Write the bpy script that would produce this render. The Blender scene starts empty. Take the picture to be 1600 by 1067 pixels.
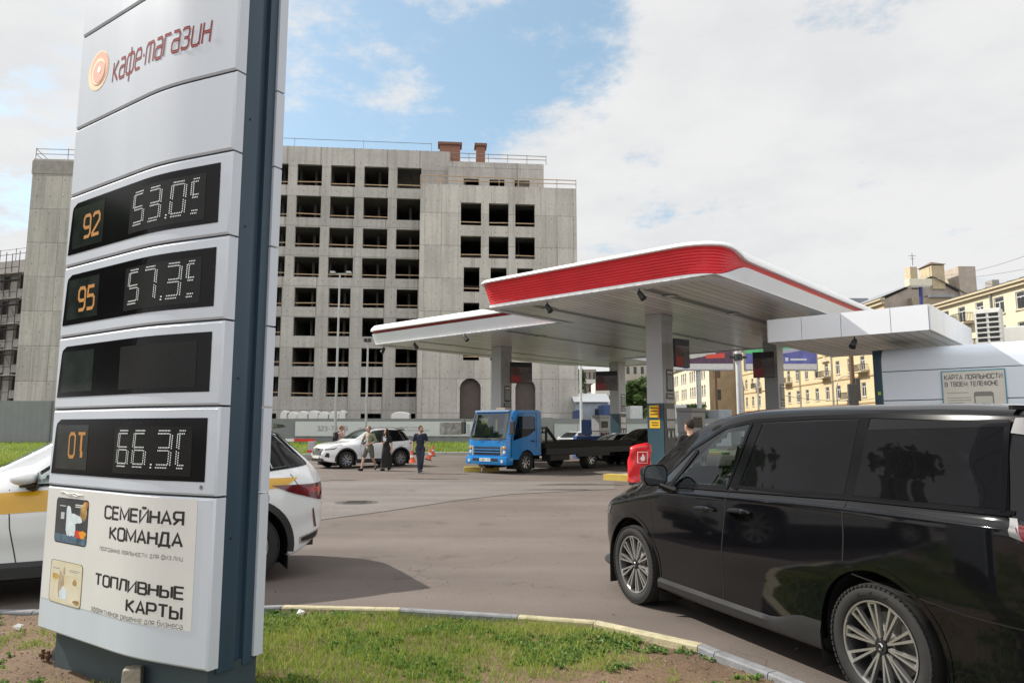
import bpy, bmesh, math, random
import numpy as np
from mathutils import Vector, Matrix, Euler
random.seed(11)
rng = np.random.default_rng(11)
SC = bpy.context.scene
COL = SC.collection
R = math.radians
# ------------------------------------------------------------------ camera
CAM_H, FPX = 1.7, 1110.0
PITCH = math.atan(135.0 / FPX)
cam_data = bpy.data.cameras.new('camera')
cam = bpy.data.objects.new('camera', cam_data)
COL.objects.link(cam)
cam.location = (0, 0, CAM_H)
cam.rotation_euler = (math.pi / 2 + PITCH, 0, 0)
cam_data.sensor_width = 36.0
cam_data.lens = 36.0 * FPX / 1600.0
cam_data.clip_start = 0.05
cam_data.clip_end = 4000
SC.camera = cam
# ------------------------------------------------------------------ light
SUN_EL = R(41)
SUN_H = Vector((-0.935, 0.355)).normalized()
sun_vec = Vector((SUN_H.x * math.cos(SUN_EL), SUN_H.y * math.cos(SUN_EL), math.sin(SUN_EL)))
sl = bpy.data.lights.new('sun', 'SUN')
sl.energy = 3.1
sl.angle = R(0.5)
sl.color = (1.0, 0.95, 0.87)
so = bpy.data.objects.new('sun', sl)
COL.objects.link(so)
so.rotation_euler = sun_vec.to_track_quat('Z', 'Y').to_euler()
vs = SC.view_settings
vs.view_transform = 'Standard'
vs.look = 'None'
vs.exposure = 0.96
vs.gamma = 1.0
SC.cycles.max_bounces = 8
SC.cycles.transparent_max_bounces = 12
SC.cycles.caustics_reflective = False
SC.cycles.caustics_refractive = False

def ray(px, py):
    u = (px - 800) / FPX
    v = (533.5 - py) / FPX
    c, s = math.cos(PITCH), math.sin(PITCH)
    return Vector((u, c - v * s, s + v * c))

def atz(px, py, z=0.0):
    d = ray(px, py)
    return Vector((0, 0, CAM_H)) + d * ((z - CAM_H) / d.z)

def aty(px, py, Y):
    d = ray(px, py)
    return Vector((0, 0, CAM_H)) + d * (Y / d.y)

# sky: physical sky with broken cloud over it
W = bpy.data.worlds.new('World')
SC.world = W
W.use_nodes = True
nt = W.node_tree
nt.nodes.clear()
def N(tree, kind, **kw):
    n = tree.nodes.new(kind)
    for k, v in kw.items():
        setattr(n, k, v)
    return n
def wmath(op, a, b=None, c=None, clamp=False, tree=None):
    t = tree or nt
    n = t.nodes.new('ShaderNodeMath')
    n.operation = op
    n.use_clamp = clamp
    for i, x in enumerate((a, b, c)):
        if x is None: continue
        if isinstance(x, (int, float)): n.inputs[i].default_value = x
        else: t.links.new(x, n.inputs[i])
    return n.outputs[0]
out = N(nt, 'ShaderNodeOutputWorld')
bg = N(nt, 'ShaderNodeBackground')
bg.inputs['Strength'].default_value = 0.1
sky = N(nt, 'ShaderNodeTexSky', sky_type='NISHITA', sun_disc=False)
sky.sun_elevation = SUN_EL
sky.sun_rotation = math.atan2(SUN_H.x, SUN_H.y)
sky.air_density = 1.0
sky.dust_density = 1.4
sky.ozone_density = 1.2
tc = N(nt, 'ShaderNodeTexCoord')
sep = N(nt, 'ShaderNodeSeparateXYZ')
nt.links.new(tc.outputs['Generated'], sep.inputs[0])
zc = wmath('MAXIMUM', wmath('ADD', sep.outputs[2], 0.16), 0.05)
cx = wmath('DIVIDE', sep.outputs[0], zc)
cy = wmath('DIVIDE', sep.outputs[1], zc)
comb = N(nt, 'ShaderNodeCombineXYZ')
nt.links.new(cx, comb.inputs[0]); nt.links.new(cy, comb.inputs[1])
def wnoise(scale, detail, rough, off):
    mp = N(nt, 'ShaderNodeMapping')
    mp.inputs['Location'].default_value = off
    nt.links.new(comb.outputs[0], mp.inputs[0])
    n = N(nt, 'ShaderNodeTexNoise')
    n.inputs['Scale'].default_value = scale
    n.inputs['Detail'].default_value = detail
    n.inputs['Roughness'].default_value = rough
    nt.links.new(mp.outputs[0], n.inputs['Vector'])
    return n.outputs[0]
n1 = wnoise(2.4, 10, 0.66, (3.1, 0.7, 0))
n2 = wnoise(1.5, 8, 0.62, (7.7, 2.2, 4))
n3 = wnoise(0.9, 3, 0.5, (1.7, 5.2, 9))
def hole(px, py, r0, r1):
    """1 near a direction, falling to 0 between the angles r0 and r1"""
    d = ray(px, py).normalized()
    dot = N(nt, 'ShaderNodeVectorMath', operation='DOT_PRODUCT')
    nrm = N(nt, 'ShaderNodeVectorMath', operation='NORMALIZE')
    nt.links.new(tc.outputs['Generated'], nrm.inputs[0])
    nt.links.new(nrm.outputs[0], dot.inputs[0])
    dot.inputs[1].default_value = d
    mr = N(nt, 'ShaderNodeMapRange', interpolation_type='SMOOTHSTEP')
    mr.inputs['From Min'].default_value = math.cos(R(r1))
    mr.inputs['From Max'].default_value = math.cos(R(r0))
    nt.links.new(dot.outputs['Value'], mr.inputs['Value'])
    return mr.outputs[0]
gap = wmath('MAXIMUM', hole(640, 10, 2, 20), wmath('MULTIPLY', hole(860, 70, 1, 9), 0.95))
gap = wmath('MAXIMUM', gap, wmath('MULTIPLY', hole(60, 235, 0, 7), 0.8))
gap = wmath('MAXIMUM', gap, wmath('MULTIPLY', hole(150, 40, 0, 5), 0.5))
gap = wmath('MAXIMUM', gap, wmath('MULTIPLY', hole(480, 190, 0, 8), 0.75))
# open sky elsewhere only where the slow noise is low
gap = wmath('MAXIMUM', gap, wmath('MULTIPLY', wmath('SUBTRACT', 0.42, n3, clamp=True), 1.6))
cov = wmath('SUBTRACT', wmath('MULTIPLY_ADD', n1, 2.3, -0.24), wmath('MULTIPLY', gap, 0.54))
mr = N(nt, 'ShaderNodeMapRange', interpolation_type='SMOOTHSTEP')
mr.inputs['From Min'].default_value = 0.33
mr.inputs['From Max'].default_value = 0.74
nt.links.new(cov, mr.inputs['Value'])
ramp = N(nt, 'ShaderNodeValToRGB')
ramp.color_ramp.elements[0].position = 0.36
ramp.color_ramp.elements[0].color = (3.95, 3.99, 4.05, 1)
ramp.color_ramp.elements[1].position = 0.56
ramp.color_ramp.elements[1].color = (4.42, 4.43, 4.45, 1)
nt.links.new(n2, ramp.inputs[0])
mix = N(nt, 'ShaderNodeMix', data_type='RGBA')
skyb = N(nt, 'ShaderNodeMix', data_type='RGBA', blend_type='MULTIPLY')
skyb.inputs[0].default_value = 1.0
skyb.inputs[7].default_value = (1.12, 1.16, 1.08, 1)
nt.links.new(sky.outputs[0], skyb.inputs[6])
nt.links.new(mr.outputs[0], mix.inputs[0])
pale = N(nt, 'ShaderNodeMix', data_type='RGBA')
pale.inputs[0].default_value = 0.42
pale.inputs[7].default_value = (2.0, 2.95, 3.5, 1)
nt.links.new(skyb.outputs[2], pale.inputs[6])
nt.links.new(pale.outputs[2], mix.inputs[6])
# unseen zenith cloud, mottled and on average brightened to add fill light
n4 = wnoise(3.4, 7, 0.6, (2.2, 8.1, 3))
zmask = N(nt, 'ShaderNodeMapRange', interpolation_type='SMOOTHSTEP')
zmask.inputs['From Min'].default_value = 0.58
zmask.inputs['From Max'].default_value = 0.76
nt.links.new(sep.outputs[2], zmask.inputs['Value'])
dk = N(nt, 'ShaderNodeMapRange', interpolation_type='SMOOTHSTEP')
dk.inputs['From Min'].default_value = 0.38
dk.inputs['From Max'].default_value = 0.62
nt.links.new(n4, dk.inputs['Value'])
shade = wmath('MULTIPLY_ADD', zmask.outputs[0], wmath('MULTIPLY_ADD', dk.outputs[0], -1.35, 0.95), 1.0)
# unseen sky behind the camera brightened, added fill for fronts facing it
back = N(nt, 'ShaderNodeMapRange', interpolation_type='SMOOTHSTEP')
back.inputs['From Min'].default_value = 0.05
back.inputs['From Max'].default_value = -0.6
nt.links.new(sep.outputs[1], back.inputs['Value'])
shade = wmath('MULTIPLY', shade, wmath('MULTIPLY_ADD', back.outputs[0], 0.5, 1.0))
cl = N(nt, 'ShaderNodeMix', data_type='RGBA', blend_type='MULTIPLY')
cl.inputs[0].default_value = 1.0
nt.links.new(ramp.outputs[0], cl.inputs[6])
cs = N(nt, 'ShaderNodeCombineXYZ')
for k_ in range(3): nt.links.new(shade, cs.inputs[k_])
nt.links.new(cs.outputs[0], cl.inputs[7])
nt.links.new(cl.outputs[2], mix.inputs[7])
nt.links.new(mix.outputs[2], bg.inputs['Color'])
nt.links.new(bg.outputs[0], out.inputs[0])

# ------------------------------------------------------------------ helpers
MATS = {}
def pm(name, col, rough=0.55, metal=0.0, var=0.08, scale=4.0, bump=0.0, bscale=None, coat=0.0, emit=None, estr=1.0, spec=0.5, col2=None, detail=5, stretch=None):
    """procedural principled material: noise-broken colour, roughness and bump"""
    if name in MATS: return MATS[name]
    m = bpy.data.materials.new(name)
    m.use_nodes = True
    t = m.node_tree
    b = t.nodes['Principled BSDF']
    tcn = t.nodes.new('ShaderNodeTexCoord')
    mp = t.nodes.new('ShaderNodeMapping')
    if stretch: mp.inputs['Scale'].default_value = stretch
    t.links.new(tcn.outputs['Object'], mp.inputs[0])
    no = t.nodes.new('ShaderNodeTexNoise')
    no.inputs['Scale'].default_value = scale
    no.inputs['Detail'].default_value = detail
    no.inputs['Roughness'].default_value = 0.6
    t.links.new(mp.outputs[0], no.inputs['Vector'])
    r = t.nodes.new('ShaderNodeValToRGB')
    r.color_ramp.elements[0].position = 0.3
    r.color_ramp.elements[1].position = 0.7
    c = Vector(col)
    lo = [max(0, x * (1 - var)) for x in c]
    hi = [x * (1 + var) for x in c] if col2 is None else list(col2)
    r.color_ramp.elements[0].color = (*lo, 1)
    r.color_ramp.elements[1].color = (*hi, 1)
    t.links.new(no.outputs[0], r.inputs[0])
    t.links.new(r.outputs[0], b.inputs['Base Color'])
    b.inputs['Roughness'].default_value = rough
    if rough > 0.15:
        rr = t.nodes.new('ShaderNodeMapRange')
        rr.inputs['To Min'].default_value = rough * 0.85
        rr.inputs['To Max'].default_value = min(1, rough * 1.15)
        t.links.new(no.outputs[0], rr.inputs['Value'])
        t.links.new(rr.outputs[0], b.inputs['Roughness'])
    b.inputs['Metallic'].default_value = metal
    b.inputs['Specular IOR Level'].default_value = spec
    b.inputs['Coat Weight'].default_value = coat
    b.inputs['Coat Roughness'].default_value = 0.03
    if bump:
        n_b = no
        if bscale:
            n_b = t.nodes.new('ShaderNodeTexNoise')
            n_b.inputs['Scale'].default_value = bscale
            n_b.inputs['Detail'].default_value = 6
            t.links.new(mp.outputs[0], n_b.inputs['Vector'])
        bm_ = t.nodes.new('ShaderNodeBump')
        bm_.inputs['Strength'].default_value = bump
        bm_.inputs['Distance'].default_value = 0.02
        t.links.new(n_b.outputs[0], bm_.inputs['Height'])
        t.links.new(bm_.outputs[0], b.inputs['Normal'])
    if emit:
        b.inputs['Emission Color'].default_value = (*emit, 1)
        b.inputs['Emission Strength'].default_value = estr
    MATS[name] = m
    return m

def glass(name, tint, refl=1.0, opac=0.0, rough=0.01):
    """thin tinted window glass: see-through, with a mirror sheen that grows at a slant"""
    if name in MATS: return MATS[name]
    m = bpy.data.materials.new(name)
    m.use_nodes = True
    t = m.node_tree
    t.nodes.clear()
    o = t.nodes.new('ShaderNodeOutputMaterial')
    tr = t.nodes.new('ShaderNodeBsdfTransparent'); tr.inputs[0].default_value = (*tint, 1)
    gl = t.nodes.new('ShaderNodeBsdfGlossy'); gl.inputs['Roughness'].default_value = rough
    gl.inputs[0].default_value = (0.9, 0.95, 1, 1)
    lw = t.nodes.new('ShaderNodeLayerWeight'); lw.inputs['Blend'].default_value = .5
    f = wmath('MULTIPLY', wmath('MULTIPLY_ADD', wmath('POWER', lw.outputs['Facing'], 4.5, tree=t), .9, .05, tree=t), refl, clamp=True, tree=t)
    mx = t.nodes.new('ShaderNodeMixShader')
    t.links.new(f, mx.inputs[0]); t.links.new(tr.outputs[0], mx.inputs[1]); t.links.new(gl.outputs[0], mx.inputs[2])
    t.links.new(mx.outputs[0], o.inputs[0])
    MATS[name] = m
    return m

def rootloc(o):
    v = Vector((0, 0, 0))
    while o is not None:
        v += o.location
        o = o.parent
    return v

class MB:
    def __init__(self, M=None):
        self.v = []; self.f = []; self.M = M; self.mi = []; self.cur = 0
    def add(self, vs, fs):
        o = len(self.v)
        if self.M is not None: vs = [self.M @ Vector(p) for p in vs]
        self.v.extend([tuple(p) for p in vs])
        for f in fs:
            self.f.append([i + o for i in f]); self.mi.append(self.cur)
        return self
    def box(self, x0, x1, y0, y1, z0, z1, M=None):
        vs = [Vector(p) for p in ((x0,y0,z0),(x1,y0,z0),(x1,y1,z0),(x0,y1,z0),(x0,y0,z1),(x1,y0,z1),(x1,y1,z1),(x0,y1,z1))]
        if M is not None: vs = [M @ p for p in vs]
        return self.add(vs, [(0,3,2,1),(4,5,6,7),(0,1,5,4),(1,2,6,5),(2,3,7,6),(3,0,4,7)])
    def bbox(self, x0, x1, y0, y1, z0, z1, b=0.01, M=None):
        """box with all its edges chamfered"""
        bmx = bmesh.new()
        bmesh.ops.create_cube(bmx, size=1)
        for v in bmx.verts:
            v.co = Vector((x0 + (v.co.x + .5) * (x1 - x0), y0 + (v.co.y + .5) * (y1 - y0), z0 + (v.co.z + .5) * (z1 - z0)))
        bmesh.ops.bevel(bmx, geom=bmx.edges[:], offset=b, segments=2, profile=0.6, affect='EDGES')
        bmx.verts.index_update()
        vs = [M @ v.co if M is not None else v.co.copy() for v in bmx.verts]
        fs = [[v.index for v in f.verts] for f in bmx.faces]
        bmx.free()
        return self.add(vs, fs)
    def tube(self, p0, p1, r0, r1=None, n=10, caps=True):
        p0 = Vector(p0); p1 = Vector(p1); r1 = r0 if r1 is None else r1
        d = (p1 - p0).normalized()
        a = d.orthogonal().normalized(); b = d.cross(a)
        vs = []; fs = []
        for k in range(n):
            t = 2 * math.pi * k / n
            e = a * math.cos(t) + b * math.sin(t)
            vs += [p0 + e * r0, p1 + e * r1]
        for k in range(n):
            j = (k + 1) % n
            fs.append((2*k, 2*j, 2*j+1, 2*k+1))
        if caps:
            fs.append([2*k for k in range(n)][::-1]); fs.append([2*k+1 for k in range(n)])
        return self.add(vs, fs)
    def path(self, pts, r, n=8):
        """round bar bent through the points"""
        pts = [Vector(p) for p in pts]
        rs = r if isinstance(r, (list, tuple)) else [r] * len(pts)
        vs = []; fs = []
        prev = None
        for i, p in enumerate(pts):
            d = (pts[min(i+1, len(pts)-1)] - pts[max(i-1, 0)]).normalized()
            a = d.orthogonal().normalized() if prev is None else (prev - d * prev.dot(d)).normalized()
            prev = a
            b = d.cross(a)
            for k in range(n):
                t = 2 * math.pi * k / n
                vs.append(p + (a * math.cos(t) + b * math.sin(t)) * rs[i])
        for i in range(len(pts) - 1):
            for k in range(n):
                j = (k + 1) % n
                fs.append((i*n+k, i*n+j, (i+1)*n+j, (i+1)*n+k))
        fs.append(list(range(n))[::-1]); fs.append([(len(pts)-1)*n + k for k in range(n)])
        return self.add(vs, fs)
    def sph(self, c, r, n=10, m=7, sc=(1,1,1)):
        c = Vector(c); vs = []; fs = []
        for i in range(m + 1):
            th = math.pi * i / m
            for k in range(n):
                ph = 2 * math.pi * k / n
                vs.append(c + Vector((r*sc[0]*math.sin(th)*math.cos(ph), r*sc[1]*math.sin(th)*math.sin(ph), r*sc[2]*math.cos(th))))
        for i in range(m):
            for k in range(n):
                j = (k + 1) % n
                fs.append((i*n+k, (i+1)*n+k, (i+1)*n+j, i*n+j))
        return self.add(vs, fs)
    def prism(self, poly, h0, h1, axis='z'):
        """extrude a 2D polygon; axis z: (x,y) up; axis y: (x,z) along y; axis x: (y,z) along x"""
        def P(p, h):
            return (p[0], p[1], h) if axis == 'z' else ((p[0], h, p[1]) if axis == 'y' else (h, p[0], p[1]))
        n = len(poly)
        vs = [P(p, h0) for p in poly] + [P(p, h1) for p in poly]
        fs = [list(range(n))[::-1], [n + i for i in range(n)]]
        fs += [(i, (i+1) % n, n + (i+1) % n, n + i) for i in range(n)]
        return self.add(vs, fs)
    def quad(self, a, b, c, d):
        return self.add([a, b, c, d], [(0, 1, 2, 3)])
    def grid(self, rows):
        """rows: list of equal-length lists of points"""
        n = len(rows[0]); o = [p for r in rows for p in r]
        fs = [(i*n+j, i*n+j+1, (i+1)*n+j+1, (i+1)*n+j) for i in range(len(rows)-1) for j in range(n-1)]
        return self.add(o, fs)
    def build(self, name, mat, parent=None, world=False, smooth=False, angle=40, link=True, fix=True):
        me = bpy.data.meshes.new(name)
        vs = self.v
        if world and parent is not None:
            o = rootloc(parent)
            vs = [(p[0]-o.x, p[1]-o.y, p[2]-o.z) for p in vs]
        me.from_pydata(vs, [], self.f)
        for m_ in (mat if isinstance(mat, (list, tuple)) else [mat]): me.materials.append(m_)
        if any(self.mi): me.polygons.foreach_set('material_index', self.mi)
        if fix:
            b_ = bmesh.new(); b_.from_mesh(me)
            bmesh.ops.recalc_face_normals(b_, faces=b_.faces[:])
            b_.to_mesh(me); b_.free()
        if smooth:
            me.polygons.foreach_set('use_smooth', [True] * len(me.polygons))
            me.set_sharp_from_angle(angle=R(angle))
        me.update()
        o = bpy.data.objects.new(name, me)
        COL.objects.link(o)
        o.parent = parent
        return o

def tag(o, label=None, cat=None, group=None, kind=None):
    if label: o['label'] = label
    if cat: o['category'] = cat
    if group: o['group'] = group
    if kind: o['kind'] = kind
    return o

def thing(name, label, cat, loc=(0, 0, 0), rz=0.0, group=None):
    o = bpy.data.objects.new(name, None)
    o.empty_display_size = 0.2
    COL.objects.link(o)
    o.location = loc
    o.rotation_euler = (0, 0, rz)
    return tag(o, label, cat, group)

def dup(o, parent=None):
    c = o.copy(); COL.objects.link(c); c.parent = parent
    for ch in list(o.children): dup(ch, c)
    return c

def rect_holes(mb, x0, x1, z0, z1, holes, depth, y=0.0, top=True):
    """wall face in the plane y (looking to -y) with rectangular holes whose reveals go back by depth"""
    xs = sorted(set([x0, x1] + [h[0] for h in holes] + [h[1] for h in holes]))
    zs = sorted(set([z0, z1] + [h[2] for h in holes] + [h[3] for h in holes]))
    xs = [x for x in xs if x0 <= x <= x1]; zs = [z for z in zs if z0 <= z <= z1]
    for i in range(len(xs) - 1):
        run = None
        for j in range(len(zs) - 1):
            cxm, czm = (xs[i] + xs[i+1]) / 2, (zs[j] + zs[j+1]) / 2
            inh = any(h[0] < cxm < h[1] and h[2] < czm < h[3] for h in holes)
            if not inh:
                mb.quad((xs[i], y, zs[j]), (xs[i+1], y, zs[j]), (xs[i+1], y, zs[j+1]), (xs[i], y, zs[j+1]))
    for h in holes:
        a, b, c, d = h
        yy = y + depth
        mb.quad((a, y, c), (a, yy, c), (a, yy, d), (a, y, d))
        mb.quad((b, y, c), (b, y, d), (b, yy, d), (b, yy, c))
        mb.quad((a, y, c), (b, y, c), (b, yy, c), (a, yy, c))
        mb.quad((a, y, d), (a, yy, d), (b, yy, d), (b, y, d))

# letters drawn as single strokes on a grid six units high
_O = [(.8, 0), (3.2, 0), (4, .8), (4, 5.2), (3.2, 6), (.8, 6), (0, 5.2), (0, .8), (.8, 0)]
GL = {
 'А': [[(0, 0), (2.1, 6), (4.2, 0)], [(.9, 1.9), (3.3, 1.9)]], 'В': [[(0, 0), (0, 6), (3.2, 6), (3.8, 5.4), (3.8, 3.7), (3.2, 3.1), (0, 3.1)], [(3.2, 3.1), (4, 2.4), (4, .7), (3.3, 0), (0, 0)]],
 'Г': [[(0, 0), (0, 6), (3.6, 6)]], 'Д': [[(0, -1.1), (0, 0), (4.6, 0), (4.6, -1.1)], [(.6, 0), (1.4, 6), (3.9, 6), (3.9, 0)]], 'Е': [[(3.8, 6), (0, 6), (0, 0), (3.8, 0)], [(0, 3.1), (3.5, 3.1)]],
 'З': [[(0, 5.4), (.7, 6), (3.2, 6), (3.8, 5.4), (3.8, 3.7), (3.2, 3.1), (1.2, 3.1)], [(3.2, 3.1), (4, 2.4), (4, .7), (3.3, 0), (.7, 0), (0, .7)]],
 'И': [[(0, 6), (0, 0), (4, 6), (4, 0)]], 'Й': [[(0, 6), (0, 0), (4, 6), (4, 0)], [(1, 7.5), (1.5, 7), (2.5, 7), (3, 7.5)]], 'К': [[(0, 0), (0, 6)], [(3.9, 6), (.8, 3.1), (4.1, 0)], [(0, 3.1), (.8, 3.1)]],
 'Л': [[(-.2, 0), (.5, .4), (1.1, 6), (4, 6), (4, 0)]], 'М': [[(0, 0), (0, 6), (2.5, 1), (5, 6), (5, 0)]], 'Н': [[(0, 0), (0, 6)], [(4, 0), (4, 6)], [(0, 3.1), (4, 3.1)]], 'О': [_O],
 'П': [[(0, 0), (0, 6), (4, 6), (4, 0)]], 'Р': [[(0, 0), (0, 6), (3.3, 6), (4, 5.3), (4, 3.2), (3.3, 2.5), (0, 2.5)]], 'С': [[(4, 4.8), (4, 5.2), (3.2, 6), (.8, 6), (0, 5.2), (0, .8), (.8, 0), (3.2, 0), (4, .8), (4, 1.2)]],
 'Т': [[(0, 6), (4.2, 6)], [(2.1, 6), (2.1, 0)]], 'У': [[(0, 6), (2.1, 2)], [(4.2, 6), (1.2, 0), (.4, 0)]], 'Ф': [[(1, 1.2), (4, 1.2), (5, 2), (5, 4.2), (4, 5), (1, 5), (0, 4.2), (0, 2), (1, 1.2)], [(2.5, 0), (2.5, 6.3)]],
 'Х': [[(0, 0), (4, 6)], [(0, 6), (4, 0)]], 'Ц': [[(0, 6), (0, 0), (4.5, 0), (4.5, -1.1)], [(3.8, 0), (3.8, 6)]], 'Ш': [[(0, 6), (0, 0), (5, 0), (5, 6)], [(2.5, 0), (2.5, 6)]],
 'Ы': [[(0, 6), (0, 0), (2.7, 0), (3.3, .6), (3.3, 2.8), (2.7, 3.4), (0, 3.4)], [(4.9, 0), (4.9, 6)]], 'Ь': [[(0, 6), (0, 0), (3.1, 0), (3.8, .7), (3.8, 2.7), (3.1, 3.4), (0, 3.4)]],
 'Э': [[(0, 5.2), (.8, 6), (3.2, 6), (4, 5.2), (4, .8), (3.2, 0), (.8, 0), (0, .8)], [(1.4, 3.1), (4, 3.1)]], 'Я': [[(4, 0), (4, 6), (.7, 6), (0, 5.3), (0, 3.2), (.7, 2.5), (4, 2.5)], [(2.2, 2.5), (0, 0)]],
 'N': [[(0, 0), (0, 6), (4, 0), (4, 6)]],
 '0': [_O], '1': [[(.8, 4.8), (2, 6), (2, 0)]], '2': [[(0, 5.2), (.8, 6), (3.2, 6), (4, 5.2), (4, 3.8), (0, .6), (0, 0), (4, 0)]], '3': [[(0, 5.4), (.7, 6), (3.2, 6), (3.8, 5.4), (3.8, 3.7), (3.2, 3.1), (1.2, 3.1)], [(3.2, 3.1), (4, 2.4), (4, .7), (3.3, 0), (.7, 0), (0, .7)]],
 '4': [[(3, 0), (3, 6), (0, 1.8), (4, 1.8)]], '5': [[(3.8, 6), (.3, 6), (.1, 3.5), (3.2, 3.5), (4, 2.8), (4, .8), (3.2, 0), (0, 0)]], '6': [[(3.6, 6), (.8, 6), (0, 5.2), (0, .8), (.8, 0), (3.2, 0), (4, .8), (4, 2.7), (3.2, 3.4), (0, 3.4)]],
 '7': [[(0, 6), (4, 6), (1.5, 0)]], '8': [_O, [(0, 3.1), (4, 3.1)]], '9': [[(.4, 0), (3.2, 0), (4, .8), (4, 5.2), (3.2, 6), (.8, 6), (0, 5.2), (0, 3.3), (.8, 2.6), (4, 2.6)]],
 '-': [[(.3, 2.6), (2.6, 2.6)]], '.': [[(.2, .1), (.7, .1)]], '·': [[(.2, 2.3), (.8, 2.3)]], ' ': [],
 'а': [[(.3, 4.2), (2.9, 4.2), (3.6, 3.5), (3.6, 0)], [(3.6, 2.4), (.7, 2.4), (0, 1.8), (0, .6), (.7, 0), (3.6, 0)]], 'р': [[(0, -1.7), (0, 4.2), (2.9, 4.2), (3.6, 3.5), (3.6, .7), (2.9, 0), (0, 0)]],
 'е': [[(0, 2.1), (3.6, 2.1), (3.6, 3.5), (2.9, 4.2), (.7, 4.2), (0, 3.5), (0, .7), (.7, 0), (3.4, 0)]], 'ф': [[(.7, 0), (4.2, 0), (4.9, .7), (4.9, 3.5), (4.2, 4.2), (.7, 4.2), (0, 3.5), (0, .7), (.7, 0)], [(2.45, -1.7), (2.45, 5.6)]],
 'б': [[(3.4, 6.2), (.7, 5.5), (0, 4.3), (0, .7), (.7, 0), (2.9, 0), (3.6, .7), (3.6, 2.9), (2.9, 3.6), (0, 3.6)]], 'у': [[(0, 4.2), (1.8, .3)], [(3.6, 4.2), (1.1, -1.6), (.2, -1.6)]],
 'm': [[(0, 0), (0, 3.5), (.7, 4.2), (4.3, 4.2), (5, 3.5), (5, 0)], [(2.5, 4.2), (2.5, 0)]], 'u': [[(0, 4.2), (0, .7), (.7, 0), (2.9, 0), (3.6, .7)], [(3.6, 4.2), (3.6, 0)]],
}
for c_, l_ in zip('HAKOXTM', 'НАКОХТМ'): GL[c_] = GL[l_]
for c_ in 'пгмлятьнсоидзцэвшкй':
    GL[c_] = [[(x * .86, y * .7) for x, y in st] for st in GL[c_.upper()]]
def strokes(s, t=.115, shear=0.0, spacing=1.0):
    """list of (quads) in em units for a line of text; t = stroke width as a share of the cap height"""
    out = []; x0 = 0; w = t * 6 / 2
    for ch in s:
        gl = GL.get(ch, [])
        adv = max([p[0] for st in gl for p in st], default=1.6)
        for k, st in enumerate(gl):
            P = [Vector((p[0] + x0, p[1])) for p in st]
            closed = (P[0] - P[-1]).length < 1e-6
            if closed: P = P[:-1]
            n = len(P); L, Rr_ = [], []
            for i, p in enumerate(P):
                a_ = P[i-1] if (i > 0 or closed) else None
                c_ = P[(i+1) % n] if (i < n - 1 or closed) else None
                d0 = (p - a_).normalized() if a_ is not None else (c_ - p).normalized()
                d1 = (c_ - p).normalized() if c_ is not None else d0
                m_ = Vector((-(d0.y + d1.y), d0.x + d1.x))
                if m_.length < .35: m_ = Vector((-d0.y, d0.x))
                m_.normalize()
                q = w / max(.55, m_.dot(Vector((-d0.y, d0.x))))
                e = Vector((0, 0))
                L.append(p + m_ * q); Rr_.append(p - m_ * q)
            rng_ = range(n if closed else n - 1)
            for i in rng_:
                j = (i + 1) % n
                out.append((k, [Rr_[i], Rr_[j], L[j], L[i]]))
        x0 += adv + 1.5 * spacing
    return [(k, [Vector((p.x + shear * p.y, p.y)) for p in q]) for k, q in out]

def lettering(s, mapper, mat, parent, x0, x1, y0, y1, name='lettering', world=False, bold=0.0, shear=0.0, spacing=1.0):
    """stroke letters stretched into the box x0..x1, y0..y1 and sent through mapper(x, y) -> point"""
    qs = strokes(s, .115 + 3 * bold, shear, spacing)
    xs_ = [p.x for _, q in qs for p in q]; ys_ = [p.y for _, q in qs for p in q]
    ax, bx, ay, by = min(xs_), max(xs_), min(ys_), max(ys_)
    mb = MB(); h_ = (y1 - y0)
    e = h_ * .02
    for k, q in qs:
        vs = []
        for p in q:
            x = x0 + (p.x - ax) / (bx - ax) * (x1 - x0); y = y0 + (p.y - ay) / (by - ay) * (y1 - y0)
            a_ = Vector(mapper(x, y))
            if k:
                nrm = (Vector(mapper(x + e * (1 if x1 > x0 else -1), y)) - a_).cross(Vector(mapper(x, y + e)) - a_)
                a_ = a_ + nrm.normalized() * h_ * .0035 * k
            vs.append(a_)
        mb.add(vs, [(0, 1, 2, 3)])
    return mb.build(name, mat, parent, world=world, fix=False)

def lerp(a, b, t): return a + (b - a) * t
def smooth01(t):
    t = max(0.0, min(1.0, t)); return t * t * (3 - 2 * t)
def curve_at(pts, x):
    """smooth interpolation through (x, value) keys (monotone cubic)"""
    if x <= pts[0][0]: return pts[0][1]
    if x >= pts[-1][0]: return pts[-1][1]
    n = len(pts)
    for i in range(n - 1):
        if x <= pts[i+1][0]: break
    def sl(k):
        return (pts[k+1][1] - pts[k][1]) / (pts[k+1][0] - pts[k][0])
    def tan(k):
        if k == 0: return sl(0)
        if k == n - 1: return sl(n - 2)
        a, b = sl(k-1), sl(k)
        return 0 if a * b <= 0 else 2 * a * b / (a + b)
    hh = pts[i+1][0] - pts[i][0]
    t = (x - pts[i][0]) / hh
    m0, m1 = tan(i) * hh, tan(i+1) * hh
    return (2*t**3-3*t**2+1)*pts[i][1] + (t**3-2*t**2+t)*m0 + (-2*t**3+3*t**2)*pts[i+1][1] + (t**3-t**2)*m1
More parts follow.
